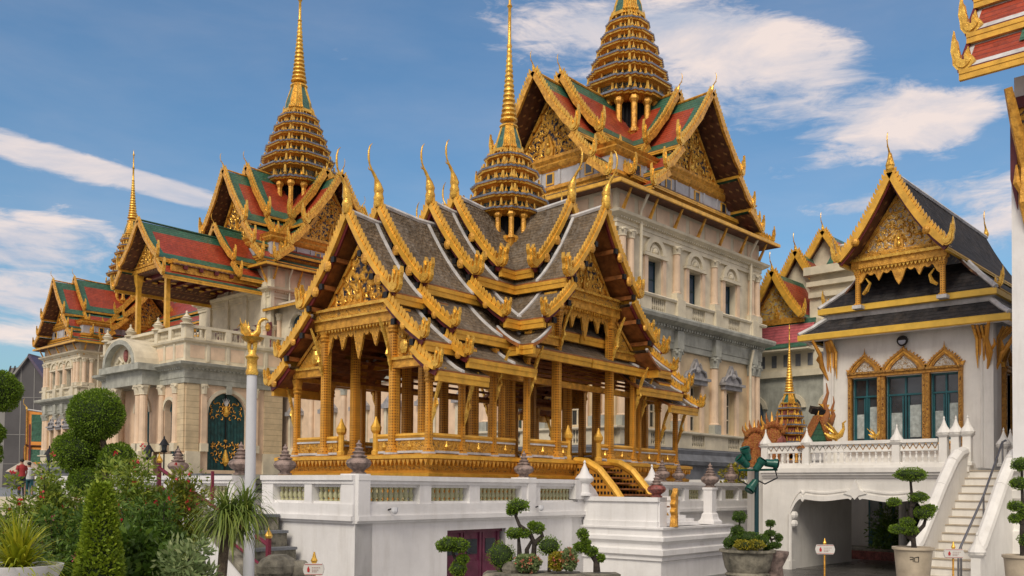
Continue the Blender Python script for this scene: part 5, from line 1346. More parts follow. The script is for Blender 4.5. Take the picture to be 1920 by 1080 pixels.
k = MB(); k.box(GX+.3, 33.5, a, e, .004, .02, DKPAVE); k.box(22.5, GX+.3, 8.8, 14.0, .004, .012, DKPAVE); struct(k.build('passage_path'))

# ------------------------------------------------------------------ tall building cut by the right edge
tb = root('tall_white_building', 'tall white building at the right edge with red tiled eaves and gilded brackets', 'building')
k = MB(); BX, BY = 26.4, 6.62
k.box(BX, 45, -12, BY, 3.2, 13.3, WHITE); k.box(BX-.06, BX+.4, BY-.4, BY+.06, 3.2, 12.5, WHITE)
k.build('wall', tb)
k = MB(); k.rect(BX, 45, -12, BY, [(.05, 0), (.05, .3), (.3, .32), (.3, .9), (.2, .95), (.2, 1.5), (.1, 1.55), (.1, 2.3), (.2, 2.35), (.25, 2.55), (.1, 2.6), (.1, 3.0), (.25, 3.05), (.25, 3.19), (0, 3.2)], WHITEW); k.build('base', tb)
zz = 13.33
for t in range(4):
    k = MB(); x0 = BX-1.35+.62*t; yL = BY+.98
    k.T = lambda x, y, z, x0=x0: (x0+2.0-x, y, z)
    P = [(1.15, zz+1.02), (1.6, zz+.46), (2.0, zz+.03)]
    roof_slope(k, P, -9, yL, 1, .10, REDTILE, WHITETRIM, .22, under=MAROON, edge=(GOLDP, .26), ends=(0, 1))
    k.T = None
    k.add([(x0+.34, yL-1.35, zz+.435+.03), (x0+.70, yL-1.35, zz+.885+.03), (x0+.70, -8, zz+.885+.03), (x0+.34, -8, zz+.435+.03)], [(0, 1, 2, 3)], GREENTILE)
    k.tube([(x0+.04, yL-.05, zz+.08), (x0+.84, yL-.05, zz+1.06)], .07, MAROON, 6)
    k.build('tiled_eave', tb)
    k = MB(); k.T = frame((x0+.05, yL-.12), (0, 1), (-1, 0)); slimflame(k, -.02, 0, zz+.20, .85, 1, GOLDB); k.build('corner_flame', tb)
    zz += 1.18
k = MB(); k.T = frame((BX, BY), (0, -1), (-1, 0))
k.box(-.06, .8, -.02, .12, 10.6, 12.7, ORN); k.box(-.1, .9, -.02, .2, 12.4, 12.7, MAROON); k.prism([(-.06, 12.7), (.1, 12.7), (.1, 9.8), (-.06, 10.6)], .0, .16, MAROON)
k.tube([(.3, .1, 9.2), (.28, .3, 9.9), (.3, .28, 10.8), (.2, .6, 11.8), (.1, .95, 12.7)], [.03, .12, .10, .14, .10], GOLD, 6)
k.tube([(.3, .25, 10.0), (.15, .4, 10.4), (.12, .3, 10.9)], [.05, .09, .02], GOLD, 5)
k.tube([(.62, .1, 9.9), (.6, .25, 10.6), (.6, .3, 11.4), (.5, .7, 12.7)], [.03, .10, .09, .10], GOLD, 6)
k.build('gilded_bracket', tb)

# ------------------------------------------------------------------ smaller hall behind, between palace and white hall
rh = root('rear_hall', 'distant hall with golden gable and rose and green tiled roof between palace and white hall', 'hall')
k = MB(); TR = frame((55, 27.5), (0, 1), (-1, 0)); k.T = TR
k.box(-9, 2.6, -12, .5, 2, 9.6, GREYST); k.box(-9.1, 2.7, -12, .8, 9.6, 10.0, CREAM); k.box(-9, 2.6, -12, .6, 10.0, 11.2, CREAM); k.box(-2.7, 2.75, -5.9, .15, 11.2, 13.2, CREAM); k.box(-2.7, 2.85, .15, 1.55, 11.16, 11.27, CREAM)
for i in range(14): u = 2.4-i*.8; k.box(u-.16, u+.16, .6, .64, 10.25, 11.0, DKGREY)
for u in (1.4, -1.2, -3.8): k.prism([(u-.6, 5), (u+.6, 5), (u+.6, 7.4), (u+.35, 8), (u, 8.2), (u-.35, 8), (u-.6, 7.4)], .5, .56, BLUEGL); arch_trim(k, u, 1.3, 8.3, CREAM, .25, .7)
k.box(-9, -1.8, -6, -.6, 11.2, 16.0, CREAM); k.box(-9.1, -1.7, -6, -.3, 15.3, 15.6, CREAM); k.box(-9.2, -1.6, -6.1, -.1, 16.0, 16.5, CREAM); k.box(-9, -1.8, -6, -.4, 14.6, 14.9, CREAM)
k.build('wall', rh)
k = MB(); k.T = TR
for (h0, h1, m) in ((11.3, 11.6, GREENTILE), (11.6, 12.9, PINKTILE), (12.9, 13.25, GREENTILE)):
    f0 = (h0-11.3)/1.95; f1 = (h1-11.3)/1.95
    k.add([(-2.6, 1.6-1.4*f0, h0), (2.8, 1.6-1.4*f0, h0), (2.8, 1.6-1.4*f1, h1), (-2.6, 1.6-1.4*f1, h1)], [(0, 1, 2, 3)], m)
k.build('skirt_roof', rh)
k = MB(); k.T = TR; g = MB(); g.T = TR
for (c, yb, A, hw, hh_) in ((0, .9, 16.3, 1.95, 3.0), (.3, -3.0, 18.4, 2.2, 3.2), (-.7, -5.0, 20.0, 2.6, 3.4)):
    P = curve_pts((0, A), (hw, A-hh_), .25, 4)
    for sd in (1, -1):
        sh = lambda q: q
        kk = MB(); kk.T = lambda x, y, z, c=c: TR(x+c, y, z)
        roof_slope(kk, P, -10, yb, sd, .12, REDTILE, GREENTILE, .4, ends=(0, 1)); kk.build('gable_roof', rh)
        gg = MB(); gg.T = kk.T; Q = [(sd*x, z+.06) for x, z in P]; board(gg, Q, yb+.04, .36, .16, GOLDP, sd, tooth=.22, th=.2); slimflame(gg, Q[-1][0], yb, Q[-1][1]+.1, .9, sd); 
        if sd > 0: chofa(gg, 0, yb, A+.1, .8)
        gg.build('bargeboard', rh)
    f = MB(); f.T = lambda x, y, z, c=c: TR(x+c, y, z)
    if yb > 0: gable_face(f, 1.7, 13.3, 15.9, yb-.6, mat('bright_gable_ground', (.85, .58, .14), .35, .4, .1, kind='ornament', oscale=8, ground=(.5, .48, .45), bump=.9), 77, 18, .75); f.box(-1.9, 1.9, yb-1.2, yb-.4, 13.0, 13.3, GOLD)
    else: f.prism([(-hw+.3, A-hh_), (hw-.3, A-hh_), (0, A-.3)], yb-.7, yb-.5, CREAM)
    f.build('pediment', rh)
k = MB(); k.T = frame((60, 27), (1, 0), (0, -1))
for s0 in (1,):
    P = curve_pts((0, 18.9), (2.4, 16.7), .15, 4)
    kk = MB(); kk.T = lambda x, y, z: (60.5-x, 26.2-y, z); roof_slope(kk, P, 0, 6.2, 1, .14, REDTILE, GREENTILE, .45, ends=(1, 1)); kk.tube([(0, 0, 18.95), (0, 6.2, 18.95)], .12, WHITETRIM, 6); kk.build('side_roof', rh)

# white stepped plinth and small gilded tower
k = MB()
for i in range(9): k.box(35.2+.1*i, 37, 15.2-.0, 16.9-.13*i, (0 if i == 0 else 2.9+.42*i), 2.9+.42*(i+1)-.05, WHITE); k.box(35.15+.1*i, 37, 15.2, 16.96-.13*i, 2.9+.42*(i+1)-.05, 2.9+.42*(i+1), WHITE)
o = k.build('stepped_plinth'); tag(o, 'white stepped masonry plinth rising behind the small gilded tower', 'plinth')
x, y, _ = W(1478, 31.0)
x, y, _ = W(1480, 32.0)
mc = root('model_tower', 'small tiered gold and white model tower with needle on the gateway deck', 'tower', (x, y, 0))
make_spire(mc, 0, 0, 0, [(.72, 3.75), (.70, 4.05), (.62, 4.35), (.52, 4.65), (.44, 4.95), (.36, 5.25)], (.24, 5.5, .15, 5.85), (.17, 5.9, .035, 7.3), 8.25, 3.45, flame=.6, nick=10, niche=STONER, body=ORANGE)
k = MB(); k.shape(RED, [(.85, 3.1), (.85, 3.2), (.7, 3.25), (.7, 3.5), (.6, 3.55)], 0, 0, STONE); k.box(-.9, .9, -.9, .9, 0, 3.12, WHITEW); k.build('plinth', mc)

# glazed serpent and guardian figures by the gateway
def figure(px, d, z, s, label, flip=1, m=ORANGE, kind='serpent_statue', cat='statue'):
    k = MB()
    k.tube([(0, 0, -.3), (.03*flip, 0, .2), (-.03*flip, 0, .5)], [.26, .22, .20], m, 8)
    k.ball((0, 0, .62), .36, m, 14, 10, (1, .55, 1.15)); k.ball((-.22*flip, -.05, .42), .24, m, 10, 8, (1, .7, 1)); k.ball((.2*flip, -.04, .5), .22, STONER, 10, 8, (1, .7, 1.1))
    for i in range(7):
        a = (i-3)*.36; c = math.sin(a); q = math.cos(a)
        k.ball((c*.34, -.12, .66+.34*q), .085, m, 7, 6, (1, 1.2, 1.3)); k.tube([(c*.36, -.04, .70+.36*q), (c*.46, -.02, .80+.42*q), (c*.46, .0, .95+.44*q)], [.06, .035, .005], GOLD if i % 2 else m, 5)
    o = k.build(kind); o.location = W(px, d, z); o.rotation_euler = (0, 0, YAW-math.pi/2); o.scale = (s,)*3; tag(o, label, cat); return o
figure(1414, 30.9, 3.55, .95, 'orange scaled many-headed serpent, left one of the pair above the green spotlights')
figure(1447, 31.2, 3.55, 1.15, 'orange scaled many-headed serpent, right one of the pair above the green spotlights')
k = MB(); k.box(-.5, .5, -.3, .3, 0, 1, WHITEW)
o = k.build('statue_plinth'); o.location = W(1432, 31.5, 0); o.scale = (1.5, 1.2, 3.45); o.rotation_euler = (0, 0, YAW); tag(o, 'white plinth beneath the pair of orange serpents', 'plinth')
def horn(px, zpix, d, s, label, m=WOOD):
    k = MB(); k.tube([(-.25, 0, 0), (-.05, 0, .35), (.05, 0, .62), (.0, 0, .82), (.07, 0, 1.05), (.04, 0, 1.25)], [.12, .10, .075, .05, .03, .008], m, 7)
    for i in range(4): k.prism([(-.2+i*.08, .2+i*.16), (-.36+i*.08, .34+i*.16), (-.14+i*.08, .32+i*.16)], -.03, .03, GOLD)
    o = k.build('roof_horn_finial'); o.location = W(px, d, zpix=zpix); o.rotation_euler = (0, 0, YAW-math.pi/2); o.scale = (s,)*3; tag(o, label, 'roof finial')
horn(1546, 832, 29.5, 1.55, 'tall dark red curved horn finial standing left of the hall windows', WOOD)
horn(1560, 815, 29.8, 1.0, 'short dark red curved horn finial just right of the tall one', WOOD)
k = MB(); k.prism([(-.5, 0), (.5, 0), (.2, .5), (.05, .9)], -.1, .1, GREENTILE); k.prism([(-.6, -.05), (-.45, -.05), (.1, .95), (.0, 1.0)], -.16, .16, ORANGE); k.prism([(.6, -.05), (.4, -.05), (.02, .9), (.12, .95)], -.16, .16, ORANGE); k.tube([(.05, 0, .9), (.1, 0, 1.15)], [.05, .01], GOLD, 5)
o = k.build('model_gable'); o.location = W(1530, 29.3, zpix=838); o.rotation_euler = (0, 0, YAW-math.pi/2+.2); tag(o, 'small orange and green glazed model gable on the gateway deck', 'ornament')
def bird(px, zpix, d, s, label, m=GOLDB):
    k = MB(); k.tube([(-.35, 0, .35), (-.2, 0, .25), (0, 0, .22), (.18, 0, .3), (.28, 0, .5), (.26, 0, .68), (.36, 0, .76)], [.015, .08, .13, .10, .05, .04, .02], m, 7)
    for sd in (1, -1): k.tube([(.05, sd*.05, .3), (-.15, sd*.2, .5), (-.35, sd*.22, .7)], [.06, .05, .01], m, 5); k.tube([(.03, sd*.05, .2), (.05, sd*.06, 0)], [.03, .02], m, 5)
    o = k.build('gilded_bird'); o.location = W(px, d, zpix=zpix); o.rotation_euler = (0, 0, YAW-math.pi/2); o.scale = (s,)*3; tag(o, label, 'bird statue')
bird(1566, 832, 29, .95, 'gilded bird statue behind the pierced balustrade near the left hall window')
bird(1640, 826, 29, .55, 'small gilded bird statue below the middle hall window')
k = MB(); k.box(-.22, .22, -.16, .10, 0, .2, BLACK); k.tube([(0, 0, 0), (0, 0, -.9)], .03, BLACK, 6); o = k.build('black_floodlight'); o.location = W(1530, 29.6, zpix=775); o.rotation_euler = (.4, .15, YAW-1.5); tag(o, 'black box floodlight on a pole behind the glazed horn finials', 'floodlight')

# ------------------------------------------------------------------ spotlight mast
k = MB(); x, y, _ = W(1419, 22.5)
sp_ = root('spotlight_mast', 'dark green mast with a cluster of green drum spotlights', 'light mast', (x, y, 0), YAW-math.pi/2)
k.tube([(0, 0, 0), (0, 0, 3.0)], .055, DKTEAL, 10); k.tube([(-.45, 0, 2.98), (.5, 0, 3.0)], .03, GREENP, 6)
k.tube([(-.4, 0, 2.98), (-.45, 0, 2.75), (-.2, 0, 2.62), (0, 0, 2.7)], .018, BLACK, 6); k.tube([(.45, 0, 3.0), (.5, 0, 2.8), (.2, 0, 2.65), (0, 0, 2.75)], .018, BLACK, 6); k.build('mast', sp_, smooth=50)
for (x_, z_, dx, dz) in ((-.38, 3.20, -.6, .5), (-.30, 3.42, -.3, .8), (.05, 3.12, .2, .3), (.38, 3.18, .9, -.1), (-.12, 2.55, -.7, -.9)):
    L_ = math.hypot(dx, dz)*1.0; dx, dz = dx/L_, dz/L_; k = MB()
    k.tube([(x_-dx*.16, .0, z_-dz*.16), (x_-dx*.14, -.02, z_-dz*.14), (x_+dx*.08, -.06, z_+dz*.08), (x_+dx*.09, -.06, z_+dz*.09), (x_+dx*.2, -.1, z_+dz*.2)], [.07, .105, .12, .145, .145], GREENP, 12)
    k.tube([(x_+dx*.2, -.1, z_+dz*.2), (x_+dx*.205, -.1, z_+dz*.205)], [.12, .12], GLASS, 12)
    so_ = k.build('drum_spotlight', sp_, smooth=40); so_.scale = (.85,)*3; so_.location = (0, 0, .45)
# ------------------------------------------------------------------ planting
def leafmesh(name, par, P, m, size, aspect=.5, normals=None, jitter=.9, droop=0.0, loc=None):
    """small pointed leaves (two triangles folded) at the points P"""
    P = np.asarray(P, dtype=float); n = len(P)
    d = rng.normal(size=(n, 3)); 
    if normals is not None: d = d*jitter+normals*1.2
    d[:, 2] += .25-droop
    d /= np.linalg.norm(d, axis=1)[:, None]+1e-9
    r = rng.normal(size=(n, 3)); s = np.cross(d, r); s /= np.linalg.norm(s, axis=1)[:, None]+1e-9
    L = size*rng.uniform(.6, 1.35, (n, 1)); w = L*aspect*.5
    a = P; b = P+d*L*.5+s*w; c = P+d*L; e = P+d*L*.5-s*w
    V = np.stack([a, b, c, e], 1).reshape(-1, 3)
    F_ = np.arange(4*n).reshape(-1, 4)
    me = bpy.data.meshes.new(name); me.vertices.add(4*n); me.loops.add(4*n); me.polygons.add(n)
    me.vertices.foreach_set('co', V.ravel()); me.loops.foreach_set('vertex_index', F_.ravel().astype(np.int32))
    me.polygons.foreach_set('loop_start', (np.arange(n)*4).astype(np.int32)); me.update(calc_edges=True); me.materials.append(m)
    o = bpy.data.objects.new(name, me); scene.collection.objects.link(o)
    if par: o.parent = par
    return o
def shell(c, rad, n, inner=.82, lump=.06, flat=None):
    d = rng.normal(size=(n, 3)); d /= np.linalg.norm(d, axis=1)[:, None]
    ph = rng.uniform(0, 6, 6)
    l = 1+lump*(np.sin(d[:, 0]*5+ph[0])*np.sin(d[:, 1]*5+ph[1])+np.sin(d[:, 2]*6+ph[2])*np.sin(d[:, 0]*4+ph[3]))
    q = rng.uniform(inner, 1.0, n)*l
    P = d*np.array(rad)*q[:, None]
    if flat is not None: P[:, 2] = np.maximum(P[:, 2], -flat)
    return P+np.array(c), d
def ball_crown(par, c, rad, n, m=None, leaf=.05, name='crown', lump=.05, core=True):
    P, d = shell(c, rad, n, .84, lump)
    o = leafmesh(name, par, P, m or LEAFT, leaf, .55, d, .75)
    if core:
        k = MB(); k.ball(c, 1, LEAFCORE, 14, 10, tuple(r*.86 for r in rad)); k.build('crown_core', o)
    return o
def loc_at(px, zpix, d):
    return np.array(W(px, d, zpix=zpix))
GRP_TOP = 'clipped ball trees in the garden'
# large ball topiary left
def topiary(label, d, balls, trunk, leaf=.055, dens=4200, cat='topiary tree', group=None, tm=None):
    base = np.array(W(trunk[0][0], d, 0)); r = root('topiary_tree', label, cat, tuple(base), 0, group)
    for (px, py, rp) in balls:
        c = loc_at(px, py, d)-base; R_ = rp/F*d; ry = R_ if not isinstance(rp, tuple) else R_
        ball_crown(r, tuple(c), (R_, R_, R_*.94), int(dens*R_*R_/.16)+500, LEAFT, leaf*.85)
    k = MB(); P = [tuple(loc_at(px, py, d)-base) for px, py in trunk[1:]]; k.tube([(0, 0, 0)]+P, [.12]+[.09]*(len(P)-1)+[.05], BARK, 8); k.build('trunk', r)
    return r
topiary('tall ball topiary with three clipped green balls rising above the flowering bushes', 21, [(178, 778, 52), (143, 846, 42), (220, 861, 33), (165, 905, 36)], [(196, 1), (196, 930), (200, 860), (188, 810)], group=GRP_TOP)
topiary('ball topiary cut off by the left edge of the photo', 21, [(-8, 733, 42), (-20, 812, 25), (-30, 850, 30)], [(-20, 1), (-20, 930), (-15, 800)], group=GRP_TOP)
# clipped column in front
base = np.array(W(191, 9.0, 0)); r = root('clipped_column_shrub', 'bright green clipped column shrub in front of the red flowering bushes', 'shrub', tuple(base))
n = 15000; z = rng.uniform(.1, 2.50, n); rr = .29*(1-(z/2.54)**4)**.5*(.62+.38*(1-z/2.54))*rng.uniform(.84, 1.03, n); t = rng.uniform(0, 6.283, n)
rr *= 1+.06*np.sin(z*9+t*2)
d_ = np.stack([np.cos(t), np.sin(t), np.full(n, .5)], 1)
leafmesh('foliage', r, np.stack([rr*np.cos(t), rr*np.sin(t), z], 1), mat('bright_clipped_foliage', (.19, .30, .012), .6, 0, .1, col2=(.07, .14, .006), kind='leaf', tip=(.34, .42, .03)), .045, .55, d_, .8)
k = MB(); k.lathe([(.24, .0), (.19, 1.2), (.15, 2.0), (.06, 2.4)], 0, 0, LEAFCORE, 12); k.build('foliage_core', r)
# flowering bushes: arching stems with leaf sprays
def bush(name, label, px, d, top, hw, n, m=LEAFB, leaf=.075, flowers=60, fm=FLOWER, stems=9, zlo=.2, aspect=.32, cat='bush', group=None, clumps=26, depth=.8):
    base = np.array(W(px, d, 0)); H = 2.5+(915+.0087*(px-960)-top)/F*d; Rw = hw/F*d
    r = root(name, label, cat, tuple(base), 0, group)
    C = []; k = MB()
    for i in range(stems):
        a = rng.uniform(0, 6.28); q = rng.uniform(.2, 1); e = np.array([math.cos(a)*Rw*q, math.sin(a)*Rw*q*depth, H*rng.uniform(.65, .97)])
        mid = np.array([e[0]*.35+rng.normal()*.06, e[1]*.35, e[2]*.5])
        k.tube([(e[0]*.1, e[1]*.1, 0), tuple(mid), tuple(e)], [.03, .02, .006], DKBARK, 5)
        for t in (.45, .6, .72, .82, .92, 1.0):
            p = mid+(e-mid)*((t-.4)/.6) if t > .4 else mid
            C.append((p+rng.normal(size=3)*.05, rng.uniform(.10, .22)))
    k.build('stem', r)
    for i in range(clumps):
        a = rng.uniform(0, 6.28); q = rng.uniform(.0, 1)**.5; zf = rng.uniform(0, 1)
        wd = Rw*(.55+.45*math.sin(math.pi*min(1, .25+zf*.75)))
        C.append((np.array([math.cos(a)*wd*q, math.sin(a)*wd*q*depth, zlo+(H*.93-zlo)*zf]), rng.uniform(.13, .30)))
    per = n//len(C); P = []; D = []
    for c, s_ in C:
        d2 = rng.normal(size=(per, 3)); d2 /= np.linalg.norm(d2, axis=1)[:, None]; P.append(c+d2*(rng.uniform(.25, 1, (per, 1))*s_)*np.array([1, 1, 1.15])); D.append(d2)
    P = np.concatenate(P); D = np.concatenate(D); 
    leafmesh('foliage', r, P, m, leaf, aspect, D, .7)
    if flowers:
        flowers = int(flowers*.95); tc = -base[:2]/np.linalg.norm(base[:2]); fr = P[:, :2] @ tc/Rw+(P[:, 2]/H)*.7+rng.normal(size=len(P))*.2
        idx = np.argsort(-fr)[:len(P)//5]; idx = rng.choice(idx, flowers, replace=False); pts = []

        for i in idx: pts.append(P[i]*1.03+np.append(tc*.03, .03)+rng.normal(size=(8, 3))*.012)
        leafmesh('blossoms', r, np.concatenate(pts), fm, .030, .9)
    return r
G = 'red flowering bushes in the left garden'
bush('flowering_bush', 'loose flowering bush at the far left with a few pink blooms over the stone balustrade', 95, 12.5, 862, 55, 7000, flowers=18, stems=10, group=G, zlo=1.2, clumps=20)
bush('flowering_bush', 'flowering bush with scattered red blooms below the middle topiary ball', 150, 13, 895, 75, 12000, flowers=26, group=G, clumps=40)
bush('flowering_bush', 'tallest flowering bush crowned with bright red blooms right of the clipped column', 246, 12, 846, 62, 14000, flowers=40, group=G, clumps=36, stems=14)
bush('flowering_bush', 'flowering bush with yellowish tips and red blooms beside the strap leaved palm', 335, 12.5, 878, 58, 13000, flowers=30, group=G, clumps=42, m=mat('yellowing_bush', (.13, .20, .018), .55, 0, .1, col2=(.04, .10, .01), kind='leaf', tip=(.34, .32, .03)))
bush('flowering_bush', 'dark low flowering bush between the clipped column and the tallest bush', 285, 11, 930, 75, 11000, flowers=22, group=G, clumps=40, m=LEAFD)
bush('flowering_bush', 'low dark flowering bush in front of the stone balustrade by the yellow grass', 125, 10.5, 950, 55, 9000, flowers=16, group=G, clumps=30, m=LEAFD, fm=mat('pink_petals', (.6, .06, .14), .5, kind='leaf', col2=(.5, .03, .1), tip=(.75, .3, .35)))
bush('flowering_bush', 'flowering bush at the left edge behind the yellow grass pot', 12, 12.5, 925, 40, 5000, flowers=8, group=G, clumps=18)
bush('dark_shrub', 'dark green leafy shrub filling the ground at the foot of the flowering bushes', 245, 9.6, 990, 80, 12000, m=LEAFD, flowers=4, clumps=46, leaf=.09, aspect=.45, cat='shrub', stems=4, zlo=.3)
bush('variegated_shrub', 'pale variegated shrub left of the strap leaved palm trunk', 352, 9.5, 1032, 62, 9000, m=LEAFV, flowers=0, clumps=40, leaf=.08, aspect=.35, cat='shrub', stems=4, zlo=.3)
bush('dark_shrub', 'dark shrub at the lower left corner beside the white pot', 108, 9.2, 1040, 40, 5000, m=LEAFD, flowers=3, clumps=26, leaf=.07, cat='shrub', stems=4, zlo=.2)
bush('golden_shrub', 'yellow green leafy shrub behind the green spotlight mast', 1378, 37.0, 866, 34, 4500, m=LEAFO, flowers=0, clumps=22, leaf=.13, aspect=.5, cat='shrub', stems=6, zlo=2.2)
# blade plants
def blades(name, par, o, n, L, w, m, up=(.2, 1.2), droop=1.0, seg=6, spread=1.0):
    V = []; Fc = []; 
    for i in range(n):
        a = rng.uniform(0, 6.283); e = rng.uniform(*up); l = L*rng.uniform(.55, 1.1); p = np.array(o, float)+rng.normal(size=3)*.03
        v = np.array([math.cos(a)*math.cos(e)*spread, math.sin(a)*math.cos(e)*spread, math.sin(e)]); s = np.array([-math.sin(a), math.cos(a), 0])
        b0 = len(V)
        for j in range(seg+1):
            t = j/seg; ww = w*(1-t**2)*.5+.001
            V.append(p+s*ww); V.append(p-s*ww)
            v = v+np.array([0, 0, -droop*2.0/seg*(.3+t)]); v /= np.linalg.norm(v); p = p+v*l/seg
        for j in range(seg): q = b0+2*j; Fc.append((q, q+1, q+3, q+2))
    me = bpy.data.meshes.new(name); me.from_pydata([tuple(x) for x in V], [], Fc); me.materials.append(m); me.update()
    o_ = bpy.data.objects.new(name, me); scene.collection.objects.link(o_); o_.parent = par; return o_
base = W(416, 11, 0); r = root('strap_leaved_palm', 'small palm with drooping strap leaves in front of the garden stair', 'palm', base)
zc = 2.5-(985-911)/F*11
k = MB(); k.tube([(0, 0, 0), (.02, 0, .8), (.02, 0, 1.4), (.07, 0, zc+.1)], [.09, .075, .06, .06], BARK, 8); k.tube([(.05, 0, zc-.2), (.14, -.10, zc+.15)], [.05, .04], BARK, 6); k.build('trunk', r)
blades('crown', r, (.06, -.02, zc+.04), 380, .62, .022, LEAFP, (-.1, 1.45), 1.7, 8); blades('crown', r, (.22, -.16, zc+.12), 260, .54, .022, LEAFP, (-.1, 1.5), 1.6, 8)
base = W(38, 8.2, 0); r = root('grass_pot', 'white pot of yellow green blade grass in the lower left corner', 'potted plant', base)
zr = 2.5-(1058-907)/F*8.2
k = MB(); k.lathe([(.20, zr-.7), (.26, zr-.45), (.32, zr-.12), (.36, zr-.04), (.37, zr), (.33, zr), (.30, zr-.06)], 0, 0, WHITE, 24); k.build('pot', r, smooth=40)
blades('blades', r, (0, 0, zr-.05), 420, .52, .022, LEAFY, (.25, 1.5), .75)
# ------------------------------------------------------------------ bonsai groups
def cloud_tree(par, d, trunk, crowns, m=LEAFT, rad=.04, leaf=.04, base=None, dens=11000):
    k = MB()
    for path in trunk:
        P = [tuple(loc_at(px, py, d)-base+np.array([0, 0, 0])) for px, py in path]; n_ = len(P)
        k.tube(P, [rad*(1-.6*i/(n_-1)) for i in range(n_)], DKBARK, 7)
    k.build('trunk', par)
    for (px, py, rx, rz) in crowns:
        c = loc_at(px, py, d)-base; a = rx/F*d; b_ = rz/F*d
        ball_crown(par, tuple(c), (a, a*.9, b_), int(dens*a*(a+b_))+400, m, leaf*.68, lump=.14)
d = 14.2; base = np.array(W(1003, d, 0))
r = root('planter_trough', 'long rough stone trough carrying the central bonsai group', 'planter', tuple(base), YAW-math.pi/2)
zt = 2.5-(1073-916)/F*d
k = MB(); k.loft([[(x*s, y*s, z) for x, y in ((-.75, -.28), (-.3, -.36), (.35, -.34), (.75, -.26), (.74, .25), (.2, .35), (-.4, .33), (-.75, .22))] for s, z in ((.85, 0), (.9, zt-.3), (1.0, zt-.12), (1.04, zt-.04), (.96, zt))], ROUGHST); k.build('trough', r)
r = root('bonsai_tree', 'tall bonsai with crooked dark trunk and three leafy tufts in the central trough', 'bonsai', tuple(base))
cloud_tree(r, d, [[(999, 1072), (1001, 1050), (1003, 1020), (995, 1000), (975, 985), (968, 968), (972, 955)], [(1003, 1020), (1018, 1005), (1015, 992)], [(990, 1066), (989, 1030), (1000, 1010)], [(976, 1060), (975, 1030), (973, 1003)]],
           [(972, 948, 20, 11), (960, 958, 9, 7), (1008, 990, 15, 9), (967, 1000, 18, 9), (985, 1000, 12, 7), (1000, 985, 9, 6)], LEAFT, .05, .045, base)
for (px, py, rx, rz, m, lb) in ((942, 1042, 26, 26, LEAFT, 'round clipped green ball shrub at the left end of the central trough'), (1031, 1024, 23, 17, LEAFT, 'small green dome shrub on a stem behind the coral flowers'),):
    r = root('ball_shrub', lb, 'shrub', tuple(np.array(W(px, d, zt)))); b2 = np.array(W(px, d, zt)); cloud_tree(r, d, [[(px, 1072), (px, py)]], [(px, py, rx, rz)], m, .03, .035, b2)
for (px, py, rx, rz, lb) in ((992, 1056, 26, 15, 'low coral flowering shrub in the middle of the central trough'), (1046, 1052, 16, 14, 'yellowish flowering shrub between the coral shrub and the right end of the trough'), (1068, 1049, 16, 17, 'coral flowering shrub at the right end of the central trough')):
    b2 = np.array(W(px, d-.2, zt)); r = root('coral_shrub', lb, 'shrub', tuple(b2)); c = loc_at(px, py, d-.2)-b2; a = rx/F*d; z_ = rz/F*d
    ball_crown(r, tuple(c), (a, a*.8, z_), 1500, LEAFO if px in (1046,) else LEAFV, .045, 'foliage', .15)
    P, D = shell(c, (a*1.03, a*.85, z_*1.05), 26, .97); P = np.concatenate([p+rng.normal(size=(9, 3))*.012 for p in P]); leafmesh('blossoms', r, P, FLOWERP, .035, .8)
k = MB(); k.ball((0, 0, 0), .14, ROUGHST, 8, 6, (1.3, 1, .9)); o = k.build('garden_rock'); o.location = loc_at(962, 1066, d-.1); tag(o, 'buff rock between the green ball shrub and the coral flowers', 'rock')
# small bonsais either side
for (px, lb, tr, cr) in ((852, 'bonsai with flat spreading crown in front of the plum coloured doors', [[(862, 1100), (862, 1060), (852, 1040), (848, 1022)], [(860, 1055), (870, 1045)]], [(845, 1020, 24, 12), (862, 1022, 20, 13), (870, 1048, 11, 8), (832, 1026, 12, 7), (861, 1066, 16, 14)]),
                         (1118, 'thin bonsai with stepped tufts right of the central trough', [[(1120, 1072), (1119, 1052), (1105, 1030), (1098, 1010), (1096, 998)], [(1119, 1052), (1128, 1046)]], [(1094, 1001, 10, 9), (1100, 1018, 9, 8), (1087, 1026, 10, 8), (1110, 1034, 12, 8), (1127, 1046, 8, 6), (1098, 1028, 10, 6)])):
    d2 = 14.6; base = np.array(W(px, d2, 0)); r = root('bonsai_tree', lb, 'bonsai', tuple(base)); cloud_tree(r, d2, tr, cr, LEAFT, .06 if px > 1000 else .04, .045, base)
    zz_ = 2.5-((1074 if px > 1000 else 1095)-916)/F*d2; k = MB(); k.loft([[(x*s, y*s, z) for x, y in ((-.36, -.2), (.34, -.22), (.38, .2), (-.34, .2))] for s, z in ((.7, 0), (.8, zz_-.2), (1, zz_-.05), (1.02, zz_))], ROUGHST if px > 1000 else STONE)
    o = k.build('shallow_planter'); o.location = tuple(base); o.rotation_euler = (0, 0, YAW-1.4); tag(o, 'shallow dark planter under the '+('thin stepped' if px > 1000 else 'flat crowned')+' bonsai', 'planter')
